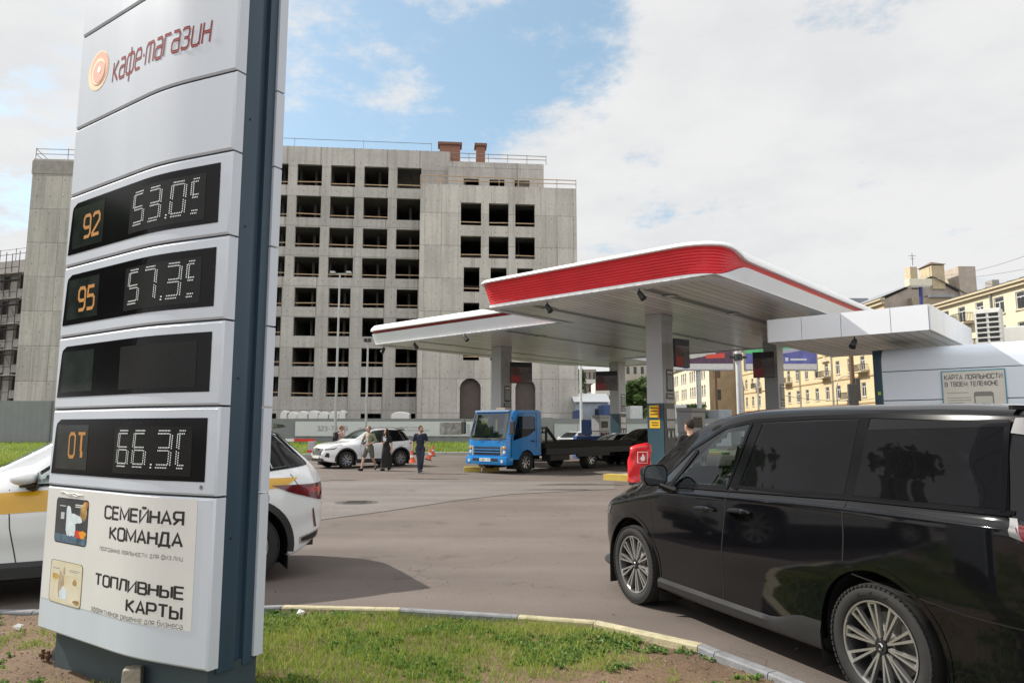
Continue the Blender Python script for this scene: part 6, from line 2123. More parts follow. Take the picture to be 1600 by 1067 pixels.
def arch_liner(parent, x, y0, y1, z, ra):
    b = MB(); n = 20
    lo = [(x + ra * math.cos(math.pi * k / n - .0), y0, z + ra * math.sin(math.pi * k / n)) for k in range(n + 1)]
    hi = [(p[0], y1, p[2]) for p in lo]
    lo = [(x + ra, y0, z - .25)] + lo + [(x - ra, y0, z - .25)]; hi = [(x + ra, y1, z - .25)] + hi + [(x - ra, y1, z - .25)]
    b.grid([lo, hi]); b.add(hi, [list(range(len(hi)))])
    b.build('arch_liner', M_ARCHD, parent)

def arch_trim(body, parent, x, z, r0, r1, s_, mat, a0=-8, a1=188, off=.006):
    rows = [[], []]
    for k in range(25):
        a_ = R(lerp(a0, a1, k / 24))
        for L_, rr in zip(rows, (r0, r1)):
            q = body.side(x + rr * math.cos(a_), z + rr * math.sin(a_), off); L_.append(Vector((q.x, q.y * s_, q.z)))
    inner = [Vector((p.x, p.y - .05 * s_, p.z)) for p in rows[0]]
    MB().grid([inner, rows[0], rows[1]]).build('arch_trim', mat, parent, smooth=True, angle=40)

def plate(parent, M_, txt, w=.52, h=.112):
    b = MB(M_); b.box(-w/2, w/2, -.004, .004, -h/2, h/2); p_ = b.build('number_plate', M_PLATE, parent)
    if txt:
        lettering(txt, lambda x, y: M_ @ Vector((x, -.006, y)), M_BLACK, p_, -w*.44, w*.44, -h*.32, h*.32, bold=.008)
    return p_

# ------------------------------------------------------------------ the black minivan in the foreground
vh = Vector((-.36679, .93030, 0)); v_r = Vector((2.28, 4.52, 0))
VW = .955
vn = Vector((-vh.y, vh.x, 0))
vorg = v_r - vn * (VW - .055) + vh * .03
van = thing('minivan', 'glossy black minivan with dark side windows parked beside the grass in front', 'minivan', (vorg.x, vorg.y, 0), math.atan2(vh.y, vh.x))
M_VAN = pm('black car paint', (.0035, .0035, .0045), .05, var=.15, coat=.0, spec=.5)
WBV = 2.86; WR = .372
vk = dict(
    bottom=[(-1.25, .42), (-1.1, .30), (-.5, .22), (2.3, .21), (3.2, .22), (3.72, .27), (3.86, .36)],
    top=[(-1.25, 1.1), (-1.19, 1.44), (-1.06, 1.72), (-.8, 1.825), (-.2, 1.86), (.6, 1.87), (1.2, 1.865), (1.6, 1.835), (1.9, 1.775), (2.07, 1.725), (2.44, 1.565), (2.67, 1.425), (2.85, 1.30), (3.0, 1.205), (3.3, 1.12), (3.6, 1.02), (3.76, .92), (3.86, .74)],
    belt=[(-1.25, 1.20), (-.8, 1.235), (0, 1.235), (1.4, 1.205), (2.3, 1.165), (2.7, 1.10), (3.0, 1.03), (3.4, .95), (3.7, .84), (3.86, .66)],
    width=[(-1.25, .66), (-1.2, .80), (-1.05, .905), (-.7, .948), (0, VW), (1.5, VW), (2.4, .95), (2.9, .945), (3.25, .915), (3.5, .85), (3.7, .72), (3.8, .58), (3.86, .42)],
    roofw=[(-1.25, .52), (-1.1, .68), (-.7, .735), (0, .75), (1.4, .745), (1.9, .72), (2.3, .73), (2.7, .76), (3.1, .72), (3.5, .6), (3.86, .3)],
    shoulder=.062, tuck=.05, crease=True)
VB = Body(vk, -1.25, 3.86, 190)
RA = .455
def scr_cut(x, y, z):
    r_ = VB.g('roofw', x)
    return 1.90 < x < 2.84 and y < r_ - .085 and z > VB.g('top', x) - .14
FW = [(2.28, 1.185), (1.44, 1.222), (1.27, 1.715), (1.52, 1.695)]
cutF = [(2.22, 1.205), (1.475, 1.24), (1.335, 1.69), (1.49, 1.68)]
vbody = VB.build('body', M_VAN, van, [(0, WR), (WBV, WR)], RA, cut=[cutF, scr_cut])
# glass
VB.both('door_window', G_CLEAR, van, [(1.43, 1.225), (2.20, 1.195), (1.55, 1.695), (1.275, 1.725)], off=.003, bulge=(0, .0, 0, .03))
VB.both('quarter_window', G_CLEAR, van, [(2.20, 1.195), (2.47, 1.18), (2.02, 1.49), (1.94, 1.515)], off=.003)
win_s = VB.both('sliding_door_window', G_DARK, van, [(.235, 1.262), (1.265, 1.245), (1.115, 1.735), (.205, 1.752)], off=.005, n=14, m=8)
win_q = VB.both('rear_window', G_DARK, van, [(-.83, 1.275), (.155, 1.265), (.125, 1.685), (-.77, 1.705)], off=.005, n=14, m=8)
rows = VB.top_patch(1.86, 2.90, .90, .90, off=.005, curve=.08)
MB().grid(rows).build('windscreen', G_CLEAR, van, smooth=True)
# pillar blacks and window surrounds
b = {1: MB(), -1: MB()}
for s_ in (1, -1):
    mb = b[s_]
    VB.strip(mb, [(2.30, 1.19), (1.42, 1.215), (1.27, 1.735)], .03, .006, s_)
    VB.strip(mb, [(2.22, 1.195), (1.955, 1.50)], .045, .009, s_)
    VB.strip(mb, [(1.345, 1.215), (1.185, 1.745)], .10, .0045, s_)
    VB.strip(mb, [(2.47, 1.17), (2.04, 1.52), (1.62, 1.70), (1.25, 1.755), (.6, 1.775), (.1, 1.777), (-.8, 1.745)], .028, .006, s_)
    VB.strip(mb, [(1.29, 1.235), (.2, 1.25), (-.86, 1.262)], .022, .006, s_)
    VB.strip(mb, [(.195, 1.255), (.165, 1.77)], .085, .0035, s_)
    VB.strip(mb, [(-.80, 1.262), (-.76, 1.74)], .03, .0065, s_)
    mb.build('window_surround', pm('gloss black trim', (.004, .004, .005), .12, spec=.18), van, smooth=True)
# rail above the rear window: painted strip with a kink
VB.both('upper_rail', M_VAN, van, [(-.77, 1.705), (.125, 1.685), (.10, 1.742), (-.765, 1.745)], off=.007)
# shut lines
M_GAP = pm('shut line', (.001, .001, .001), .9)
def seam(body_, parent, pts, w, s_, mat):
    mb = MB(); body_.strip(mb, pts, w, .0015, s_); mb.build('shut_line', mat, parent)
for s_ in (1, -1):
    seam(VB, van, [(1.375, 1.21), (1.40, 1.02), (1.455, .70), (1.475, .40), (1.475, .30)], .011, s_, M_GAP)
    seam(VB, van, [(.205, 1.25), (.205, 1.0), (.22, .845)], .011, s_, M_GAP)
    seam(VB, van, [(2.53, 1.10), (2.50, .9), (2.44, .6), (2.40, .36)], .010, s_, M_GAP)
    seam(VB, van, [(-.83, 1.25), (-.90, 1.12)], .012, s_, M_GAP)
    seam(VB, van, [(.15, .78), (-.6, .70), (-1.1, .69)], .007, s_, M_GAP)
# crisp belt crease: a slim polished moulding
for s_ in (1, -1):
    mb = MB(); VB.strip(mb, [(2.45, 1.162), (1.4, 1.195), (.2, 1.238), (-.84, 1.248)], .012, .010, s_); mb.build('belt_moulding', pm('gloss black trim', (0, 0, 0)), van)
# door handles
for s_ in (1, -1):
    for x0, x1, zz in ((1.52, 1.80, 1.03), (1.08, 1.36, 1.055)):
        pts = []
        for k in range(7):
            t = k / 6; q = VB.side(lerp(x0, x1, t), zz + .008 * math.sin(math.pi * t), .012 + .028 * math.sin(math.pi * t) ** .4); pts.append((q.x, q.y * s_, q.z))
        MB().path(pts, [.012, .018, .019, .019, .019, .018, .012], 8).build('door_handle', M_VAN, van, smooth=True)
# sill moulding
for s_ in (1, -1):
    rows = []
    for k in range(25):
        x = lerp(.45, 2.42, k / 24); up = .05 * smooth01((.95 - x) / .35)
        q = lambda z, o: Vector((x, (VB.side(x, z).y + o) * s_, z))
        rows.append([q(.235, -.05), q(.225, .0), q(.25, .022), q(.30 + up, .020), q(.335 + up * 1.6, .004)])
    MB().grid(rows).build('sill', pm('satin black sill', (.014, .014, .015), .4), van, smooth=True, angle=25)
# mirror: door arm and shell with glass facing back
for s_ in (1, -1):
    q = VB.side(2.22, 1.185)
    mb = MB(); mb.path([(2.15, (q.y - .02) * s_, 1.13), (2.17, (q.y + .07) * s_, 1.155), (2.20, (q.y + .15) * s_, 1.19)], [.05, .035, .03], 8)
    mr_ = mb.build('mirror', M_VAN, van, smooth=True)
    mb = MB(); c = Vector((2.23, (q.y + .17) * s_, 1.275))
    rows = []
    for i in range(9):
        f = i / 8; k = math.sqrt(max(0, 1 - (1 - f) ** 2.2)) if f < 1 else 1
        row = []
        for j in range(24):
            a_ = 2 * math.pi * j / 24
            cy_, cz_ = math.cos(a_), math.sin(a_)
            sx = lambda v: math.copysign(abs(v) ** .6, v)
            row.append(c + Vector((lerp(.16, -.02, f), sx(cy_) * .125 * k, sx(cz_) * .095 * k)))
        rows.append(row + [row[0]])
    mb.grid(rows); mb.build('mirror_shell', M_VAN, mr_, smooth=True)
    mb = MB(); pts = [c + Vector((-.018, math.copysign(abs(math.cos(2*math.pi*j/24)) ** .6, math.cos(2*math.pi*j/24)) * .115, math.copysign(abs(math.sin(2*math.pi*j/24)) ** .6, math.sin(2*math.pi*j/24)) * .085)) for j in range(24)]
    mb.add(pts, [list(range(24))]); mb.build('mirror_glass', pm('mirror glass', (.25, .27, .28), .03, .9), mr_)
# wheels
for x in (0, WBV):
    for s_ in (1, -1):
        wheel(van, x, s_ * (VW - .13), WR, WR, .225, .272, 'pair', 10, s_, 'HANKOOK' if x == 0 else None)
        arch_liner(van, x, s_ * (VW - .02), s_ * .45, WR, RA)
        arch_trim(VB, van, x, WR, RA - .004, RA + .03, s_, M_VAN, off=.004)
# lamps and bumper corners
VB.both('headlight', M_LENSD, van, [(3.40, .80), (3.66, .76), (3.60, .90), (3.30, .93)], off=.004)
VB.both('indicator', pm('amber lens', (.55, .28, .04), .15, coat=.5), van, [(3.52, .93), (3.62, .91), (3.56, .965), (3.47, .975)], off=.006)
VB.both('taillight', M_RLENS, van, [(-1.17, 1.02), (-.92, 1.13), (-.865, 1.21), (-1.16, 1.16)], off=.006)
VB.both('tail_trim', pm('dull silver', (.12, .12, .125), .5, .1), van, [(-.92, 1.13), (-.86, 1.15), (-.84, 1.235), (-.875, 1.235)], off=.007)
mb = MB()
for s_ in (1, -1):
    rows = []
    for k in range(15):
        x = lerp(3.30, 3.84, k / 14); q = VB.side(x, .42)
        rows.append([Vector((x, (q.y - .02) * s_, .33)), Vector((x + .02, (q.y + .05) * s_, .315)), Vector((x + .02, (q.y + .05) * s_, .295)), Vector((x, (q.y - .02) * s_, .285))])
    mb.grid(rows)
mb.build('front_lip', M_PLAST, van)
# spoiler over the tailgate
mb = MB()
rows = []
for k in range(11):
    y = lerp(-.70, .70, k / 10); c_ = .06 * (1 - (abs(y) / .7) ** 3)
    rows.append([(-.86, y, 1.805), (-1.22 - c_, y, 1.765), (-1.23 - c_, y, 1.74), (-.95, y, 1.74)])
mb.grid(rows); mb.build('spoiler', M_VAN, van, smooth=True, angle=40)
VB.both('spoiler_blade', pm('dull silver', (0, 0, 0)), van, [(-.86, 1.66), (-.79, 1.67), (-.80, 1.75), (-.84, 1.75)], off=.012)
# roof seam
mb = MB(); mb.box(-.79, -.765, -.72, .72, 1.8, 1.824); mb.build('roof_seam', M_GAP, van)
# cabin
cab = MB(); cab.bbox(1.95, 2.50, -.70, .70, .85, 1.16, .06); cab.box(-.9, 2.4, -.72, .72, .38, .45); cab.box(1.22, 1.3, -.66, .66, .4, 1.6)
cab.build('dashboard', M_INT, van)
for s_ in (1, -1):
    mb = MB(); mb.bbox(1.28, 1.80, s_*.38 - .25, s_*.38 + .25, .5, .82, .06); M_ = Matrix.Translation((1.38, s_*.38, .78)) @ Matrix.Rotation(R(-14), 4, 'Y'); mb.bbox(-.09, .09, -.24, .24, 0, .62, .06, M=M_); mb.bbox(-.07, .06, -.13, .13, .64, .84, .05, M=M_)
    mb.build('seat', pm('beige grey seat', (.10, .10, .105), .6), van)
mb = MB(); M_ = Matrix.Translation((1.98, .38, 1.10)) @ Matrix.Rotation(R(62), 4, 'Y')
mb.path([M_ @ Vector((.18 * math.cos(a_), .18 * math.sin(a_), 0)) for a_ in np.linspace(0, 2 * math.pi, 25)], .014, 6)
mb.box(-.02, .02, -.17, .17, -.01, .01, M=M_); mb.tube(M_ @ Vector((0, 0, 0)), M_ @ Vector((0, 0, .25)), .03)
mb.build('steering_wheel', M_INT, van)

# ------------------------------------------------------------------ generic crossover
def crossover(t, paint, wb, half, wr, rim_r, kind, arch_mat, stripes=None, style='pair', spokes=5, lamp=True):
    """crossover body with its windows, doors, lamps and wheels; returns the Body"""
    ra = wr + .085
    h = dict(shoulder=.055, tuck=.06)
    F, Rr = wb + .93, -.86
    h['bottom'] = [(Rr, .52), (Rr + .12, .40), (-.45, .24), (.3, .22), (wb - .3, .22), (wb + .5, .25), (F - .1, .33), (F, .45)]
    h['top'] = [(Rr, 1.02), (Rr + .06, 1.13), (Rr + .16, 1.24), (Rr + .34, 1.40), (Rr + .55, 1.565), (Rr + .85, 1.645), (.45, 1.69), (.95, 1.69), (1.28, 1.655), (1.62, 1.55), (1.95, 1.36), (2.22, 1.205), (2.40, 1.135), (2.9, 1.07), (3.2, 1.02), (F - .2, .93), (F - .08, .86), (F, .74)]
    h['belt'] = [(Rr, .94), (-.5, 1.10), (0, 1.09), (1.0, 1.05), (2.0, 1.02), (2.5, .985), (3.0, .94), (F - .15, .84), (F, .66)]
    h['width'] = [(Rr, half - .36), (Rr + .07, half - .18), (Rr + .22, half - .06), (-.3, half), (.6, half), (wb - .2, half), (wb + .3, half - .03), (wb + .6, half - .12), (F - .12, half - .26), (F, half - .42)]
    h['roofw'] = [(Rr, .50), (Rr + .3, .57), (Rr + .6, .60), (.4, .635), (1.3, .63), (1.8, .64), (2.3, .70), (2.6, .72), (3.0, .66), (F, .4)]
    B_ = Body(h, Rr, F, 130)
    def wcut(x, y, z): return 1.26 < x < 2.16 and y < B_.g('roofw', x) - .08 and z > B_.g('top', x) - .12
    cuts = [[(.72, 1.12), (1.84, 1.085), (1.34, 1.51), (1.1, 1.575), (.72, 1.59)], wcut]
    B_.build('body', paint, t, [(0, wr), (wb, wr)], ra, cut=cuts)
    B_.both('front_window', G_CLEAR, t, [(.66, 1.105), (1.92, 1.065), (1.30, 1.53), (.66, 1.60)], off=.003, bulge=(0, .02, 0, 0))
    B_.both('back_window', G_DARK, t, [(-.18, 1.15), (.58, 1.115), (.58, 1.60), (-.02, 1.575)], off=.005)
    B_.both('quarter_window', G_DARK, t, [(-.62, 1.20), (-.26, 1.165), (-.10, 1.56), (-.30, 1.50)], off=.005)
    MB().grid(B_.top_patch(1.21, 2.21, .90, .90, off=.005, curve=.08)).build('windscreen', G_CLEAR, t, smooth=True)
    MB().grid(B_.top_patch(Rr + .15, Rr + .50, .88, .86, off=.006)).build('tailgate_window', G_DARK, t, smooth=True)
    for s_ in (1, -1):
        mb = MB()
        B_.strip(mb, [(1.98, 1.055), (.62, 1.095), (-.20, 1.14), (-.66, 1.19)], .025, .007, s_)
        B_.strip(mb, [(1.98, 1.055), (1.31, 1.545), (.62, 1.615), (-.05, 1.59), (-.32, 1.515), (-.66, 1.19)], .03, .007, s_)
        B_.strip(mb, [(.62, 1.10), (.62, 1.61)], .09, .0075, s_)
        B_.strip(mb, [(-.22, 1.15), (-.06, 1.58)], .06, .0075, s_)
        mb.build('window_surround', pm('gloss black trim', (.006, .006, .007), .12, spec=.5), t)
        for pts_, w_ in (([(.64, 1.085), (.66, .7), (.60, .36)], .010), ([(2.05, 1.03), (2.02, .7), (1.95, .36)], .010), ([(-.20, 1.13), (-.16, .95), (.15, .82)], .008), ([(Rr + .42, 1.10), (Rr + .30, .92), (Rr + .1, .86)], .008)):
            seam(B_, t, pts_, w_, s_, pm('soft shut line', (.04, .04, .042), .9))
        for x0 in (.82, -.05):
            pts = []
            for k in range(6):
                f = k / 5; q = B_.side(x0 + .2 * f, .94 + .01 * f, .01 + .03 * math.sin(math.pi * f) ** .5); pts.append((q.x, q.y * s_, q.z))
            MB().path(pts, .014, 6).build('door_handle', paint, t, smooth=True)
        q = B_.side(1.95, 1.07)
        mb = MB(); mb.path([(1.86, (q.y - .02) * s_, 1.04), (1.88, (q.y + .10) * s_, 1.07)], [.05, .05], 8); mb.sph((1.90, (q.y + .13) * s_, 1.085), .5, 12, 7, (.16, .2, .07)); mr_ = mb.build('mirror', M_PLAST, t)
        mb = MB(); mb.sph((1.93, (q.y + .15) * s_, 1.135), .5, 14, 9, (.24, .25, .13)); mb.build('mirror_shell', paint, mr_, smooth=True)
        mb = MB(); mb.box(1.815, 1.822, (q.y + .15) * s_ - .1, (q.y + .15) * s_ + .1, 1.075, 1.185); mb.build('mirror_glass', M_LENSD, mr_)
        # sill cladding
        rows = []
        for k in range(13):
            x = lerp(.42, wb - .45, k / 12); q0 = B_.side(x, .36)
            rows.append([Vector((x, (q0.y - .06) * s_, .21)), Vector((x, (q0.y + .012) * s_, .24)), Vector((x, (q0.y + .016) * s_, .34)), Vector((x, (q0.y + .002) * s_, .385))])
        MB().grid(rows).build('sill_cladding', M_PLAST, t)
        for x in (0, wb):
            wheel(t, x, s_ * (half - .125), wr, wr, .225, rim_r, style, spokes, s_)
            arch_liner(t, x, s_ * (half - .03), s_ * .42, wr, ra)
            arch_trim(B_, t, x, wr, ra - .004, ra + .065, s_, arch_mat)
    MB().box(-.3, 2.2, -.7, .7, .30, .36).build('floor_pan', M_INT, t)
    mb = MB(); mb.bbox(1.75, 2.3, -.66, .66, .75, 1.04, .05); mb.build('dashboard', M_INT, t)
    for s_ in (1, -1):
        mb = MB(); mb.bbox(1.0, 1.5, s_*.36 - .24, s_*.36 + .24, .5, .72, .05); M_ = Matrix.Translation((1.02, s_*.36, .66)) @ Matrix.Rotation(R(-14), 4, 'Y'); mb.bbox(-.08, .08, -.23, .23, 0, .6, .05, M=M_); mb.bbox(-.06, .05, -.12, .12, .6, .78, .04, M=M_)
        mb.build('seat', M_INT, t)
    mb = MB(); rows = []
    for k in range(9):
        y = lerp(-.56, .56, k / 8); rows.append([(Rr + .86, y, 1.655), (Rr + .45, y, 1.625), (Rr + .43, y, 1.60), (Rr + .6, y, 1.575)])
    mb.grid(rows).build('spoiler', paint, t, smooth=True, angle=40)
    MB().box(Rr + .1, Rr + .2, -.6, .6, .30, .52).build('rear_apron', M_PLAST, t)
    return B_, F, Rr

# white crossover behind the walkers
sh_ = Vector((-.75, -.66, 0)).normalized()
so_ = Vector((-5.05, 32.3, 0)) + Vector((sh_.y, -sh_.x, 0)) * .80     # rear axle, car centre
suv = thing('parked_car', 'white crossover with black honeycomb grille parked behind the walking people', 'car', (so_.x, so_.y, 0), math.atan2(sh_.y, sh_.x))
M_WCAR = pm('white car paint', (.74, .75, .76), .15, var=.02, coat=.8)
SB, F_, R_ = crossover(suv, M_WCAR, 2.68, .92, .36, .235, 'suv', M_PLAST, spokes=5, style='star')
def nose_patch(B, F, z0, z1, w0, w1, off, rows_n=8, cols=14, back=.0):
    """patch on the rounded front: y from -w to w; x found by marching to the body side"""
    rows = []
    for j in range(rows_n + 1):
        z = lerp(z0, z1, j / rows_n); w = lerp(w0, w1, j / rows_n); row = []
        for i in range(cols + 1):
            y = lerp(-w, w, i / cols); x = F
            for k in range(60):
                x = F - k * .012
                if B.side(x, z).y >= abs(y): break
            row.append(Vector((x + off, y, z)))
        rows.append(row)
    return rows
gr = MB().grid(nose_patch(SB, F_, .56, .84, .36, .50, .012)).build('grille', pm('black grille', (.012, .012, .013), .35), suv)
mb = MB()
for r_ in range(5):
    for c_ in range(-4, 5):
        y = c_ * .105 + (.05 if r_ % 2 else 0); z = .59 + r_ * .055
        if abs(y) < .36 + (z - .56) * .5 - .03:
            x = F_
            for k in range(60):
                x = F_ - k * .012
                if SB.side(x, z).y >= abs(y): break
            mb.path([(x + .018, y - .035, z), (x + .022, y, z + .022), (x + .018, y + .035, z), (x + .022, y, z - .022), (x + .018, y - .035, z)], .005, 4)
mb.build('honeycomb', M_CHROME, gr)
MB().grid(nose_patch(SB, F_, .30, .42, .56, .52, .014)).build('lower_intake', M_PLAST, suv)
MB().box(F_ - .02, F_ + .022, -.16, .16, .835, .865).build('badge', M_CHROME, suv)
plate(suv, Matrix.Translation((F_ + .035, 0, .49)) @ Matrix.Rotation(R(90), 4, 'Z'), None)
SB.both('headlight', M_LENSD, suv, [(F_ - .38, .80), (F_ - .07, .77), (F_ - .09, .83), (F_ - .55, .90)], off=.006)
SB.both('daylight_strip', M_LENS, suv, [(F_ - .36, .845), (F_ - .10, .815), (F_ - .11, .832), (F_ - .5, .893)], off=.009)
SB.both('fog_lamp', M_PLAST, suv, [(F_ - .22, .46), (F_ - .06, .50), (F_ - .10, .66), (F_ - .20, .66)], off=.006)
SB.both('taillight', M_RLENS, suv, [(R_ + .04, .96), (R_ + .34, .99), (R_ + .40, 1.04), (R_ + .05, 1.05)], off=.006)
b = MB()
for s_ in (1, -1): b.path([(-.35, .58 * s_, 1.66), (.2, .6 * s_, 1.715), (1.0, .6 * s_, 1.715), (1.35, .585 * s_, 1.68)], .018, 6)
b.build('roof_rail', pm('satin rail', (.3, .3, .3), .4, .5), suv)

# white taxi with the yellow band, half hidden by the sign
th = Vector((-math.cos(R(28)), -math.sin(R(28)), 0))
tl = Vector((-th.y, th.x, 0))            # left of the taxi
t0_ = Vector((-3.4, 8.9, 0))
taxi = thing('taxi', 'white taxi crossover with yellow side band behind the price sign', 'taxi', (t0_.x, t0_.y, 0), math.atan2(th.y, th.x))
taxi.scale = (1.07, 1.07, 1.07)
TB, F_, R_ = crossover(taxi, M_WCAR, 2.74, .92, .355, .235, 'taxi', M_PLAST, spokes=5, style='star')
M_TY = pm('taxi yellow film', (.66, .36, .015), .2, var=.04, coat=.4)
TB.both('yellow_band', M_TY, taxi, [(.67, .86), (2.72, .80), (2.62, .985), (.67, 1.055)], off=.0035, n=20)
TB.both('yellow_band', M_TY, taxi, [(R_ + .48, .965), (.62, .86), (.62, 1.06), (R_ + .34, 1.06)], off=.0035, n=16)
TB.both('taillight', M_RLENS, taxi, [(R_ + .035, .80), (R_ + .40, .90), (R_ + .62, .985), (R_ + .03, .985)], off=.010, n=12)
TB.both('lamp_core', pm('lit red core', (.34, .01, .015), .2, coat=.6), taxi, [(R_ + .05, .885), (R_ + .22, .90), (R_ + .26, .945), (R_ + .05, .95)], off=.014)
TB.both('reflector', M_RLENS, taxi, [(R_ + .10, .52), (R_ + .13, .52), (R_ + .17, .72), (R_ + .155, .73)], off=.008)
TB.both('exhaust_trim', M_CHROME, taxi, [(R_ + .08, .40), (R_ + .30, .36), (R_ + .30, .43), (R_ + .06, .50)], off=.008)
TB.both('exhaust_mesh', M_PLAST, taxi, [(R_ + .10, .415), (R_ + .28, .38), (R_ + .28, .42), (R_ + .08, .48)], off=.011)
mb = MB()
pts = []
for k in range(25):
    a_ = 2 * math.pi * k / 24; pts.append((-.12 + .10 * math.cos(a_), .86 + .10 * math.sin(a_)))
TB.strip(mb, pts, .006, .002, 1, sub=1); mb.build('fuel_flap', pm('soft shut line', (0, 0, 0)), taxi)

# ------------------------------------------------------------------ blue tow truck
trh = Vector((-.66, -.75, 0)).normalized(); trl = Vector((-trh.y, trh.x, 0))
tro = Vector((.45, 27.4, 0)) - trl * .9
truck = thing('tow_truck', 'blue cab tow truck with low dark flatbed standing under the canopy', 'truck', (tro.x, tro.y, 0), math.atan2(trh.y, trh.x))
truck.scale = (1.06, 1.06, 1.06)
# local: x forward, y left, origin on the ground under the front axle
M_BLUE = pm('blue lorry paint', (.012, .19, .50), .22, var=.06, coat=.5)
G_TR = glass('lorry glass', (.42, .47, .46), 2.6)
W2 = 1.0
b = MB()
# cab shell as a loft of side profile sections (front face leans back)
def cabsec(y, inset):
    return [(1.02 - inset*.5, y, .50), (1.04 - inset*.5, y, .70), (1.03 - inset*.6, y, 1.20), (.78 - inset, y, 2.12), (.64 - inset, y, 2.22), (-.62, y, 2.26), (-.80, y, 2.18), (-.80, y, .62), (-.42, y, .62)] + \
           [(.44 * math.cos(R(a_)), y, .40 + .44 * math.sin(R(a_)) * 1.0) for a_ in (150, 120, 90, 60, 30)] + [(.46, y, .50)]
secs = [cabsec(-W2, .21), cabsec(-W2 + .04, .11), cabsec(-W2 + .13, .035), cabsec(-W2 + .32, 0), cabsec(W2 - .32, 0), cabsec(W2 - .13, .035), cabsec(W2 - .04, .11), cabsec(W2, .21)]
b.grid([s_ + [s_[0]] for s_ in secs])
cabo = None
V_ = b.v; F_l = b.f
# leave out the faces where glass sits: windscreen (profile 2-3) between inner sections, roof kept
npt = len(secs[0]) + 1
keep = []
for f in F_l:
    i, j = f[0] // npt, f[0] % npt
    if j == 2 and 2 <= i <= 4: continue
    keep.append(f)
b.f = keep; b.mi = [0] * len(keep)
def side_wall(y, sgn_):
    """cab side with the door window cut out"""
    o = [(.915, .50), (.935, .70), (.904, 1.20), (.57, 2.12), (.43, 2.22), (-.62, 2.26), (-.80, 2.18), (-.80, .62), (-.42, .62)] + [(.44 * math.cos(R(a_)), .40 + .44 * math.sin(R(a_))) for a_ in (150, 120, 90, 60, 30)] + [(.46, .50)]
    wn_ = [(.76, 1.16), (.50, 2.02), (-.36, 2.04), (-.46, 1.95), (-.46, 1.52), (-.05, 1.32)]
    return o, wn_
for y in (-W2, W2):
    o, wn_ = side_wall(y, 1)
    bmx = bmesh.new()
    ov = [bmx.verts.new((p[0], y, p[1])) for p in o]; wv = [bmx.verts.new((p[0], y, p[1])) for p in wn_]
    es = [bmx.edges.new((ov[k], ov[(k+1) % len(ov)])) for k in range(len(ov))] + [bmx.edges.new((wv[k], wv[(k+1) % len(wv)])) for k in range(len(wv))]
    bmesh.ops.triangle_fill(bmx, edges=es, use_beauty=True, use_dissolve=False)
    bmx.verts.index_update()
    def inw(c_):
        r_ = False
        for (x1, z1), (x2, z2) in zip(wn_, wn_[1:] + wn_[:1]):
            if (z1 > c_.z) != (z2 > c_.z) and c_.x < (x2 - x1) * (c_.z - z1) / (z2 - z1) + x1: r_ = not r_
        return r_
    b.add([v.co.copy() for v in bmx.verts], [[v.index for v in f.verts] for f in bmx.faces if not inw(f.calc_center_median())])
    bmx.free()
cabo = b.build('cab', M_BLUE, truck, smooth=True, angle=32)
MB().grid([[(1.03 - i_*.6, y, 1.20), (.78 - i_, y, 2.12)] for y, i_ in ((-W2 + .13, .035), (-W2 + .32, 0), (W2 - .32, 0), (W2 - .13, .035))]).build('windscreen', G_TR, cabo)
for y in (-W2, W2):
    o, wn_ = side_wall(y, 1)
    s_ = 1 if y > 0 else -1
    MB().add([(p[0], y - .012 * s_, p[1]) for p in wn_], [list(range(len(wn_)))]).build('door_window', glass('lorry side glass', (.22, .24, .24), 1.2), cabo)
    mb = MB(); pts = [(.84, y + .004*s_, .56), (.84, y + .004*s_, 1.24), (.50, y + .004*s_, 2.1), (-.52, y + .004*s_, 2.14), (-.52, y + .004*s_, .9)]
    mb.path(pts, .008, 4); mb.build('shut_line', M_GAP, cabo)
    MB().path([(-.22, y + .02*s_, 1.14), (-.30, y + .035*s_, 1.14), (-.42, y + .02*s_, 1.14)], .02, 6).build('door_handle', M_PLAST, cabo)
    mb = MB(); mb.path([(.78, y, 1.95), (1.0, y + .15*s_, 1.98), (1.02, y + .2*s_, 1.8)], .015, 6); mm = mb.build('mirror', M_PLAST, cabo)
    mb = MB(); mb.bbox(.98, 1.06, y + .10*s_ if s_ > 0 else y - .30, y + .30 if s_ > 0 else y - .10, 1.38, 1.84, .02); mb.build('mirror_shell', M_PLAST, mm)
# dark surround of the screen, wipers, roof visor
mb = MB()
for sg in (-1, 1): mb.quad((1.014, sg*(W2 - .13), 1.19), (1.022, sg*(W2 - .17), 1.19), (.767, sg*(W2 - .17), 2.12), (.752, sg*(W2 - .13), 2.12))
mb.quad((1.04, -W2 + .30, 1.18), (1.04, W2 - .30, 1.18), (1.022, W2 - .30, 1.25), (1.022, -W2 + .30, 1.25))
mb.build('screen_surround', M_PLAST, cabo)
mb = MB()
for y in (-.35, .4): mb.path([(1.07, y, 1.18), (1.06, y + .2, 1.25), (1.05, y + .52, 1.22)], .012, 5)
mb.build('wiper', M_PLAST, cabo)
MB().bbox(.44, .80, -W2 + .16, W2 - .16, 2.16, 2.24, .03).build('visor', pm('pale blue visor', (.22, .33, .50), .3), cabo)
MB().bbox(.1, .35, -.2, .25, 2.25, 2.33, .02).build('roof_beacon', pm('beacon amber', (.4, .3, .2), .4), cabo)
mb = MB(); mb.tube((.0, .9, 2.2), (-.05, .92, 2.55), .012, n=5); mb.build('aerial', M_PLAST, cabo)
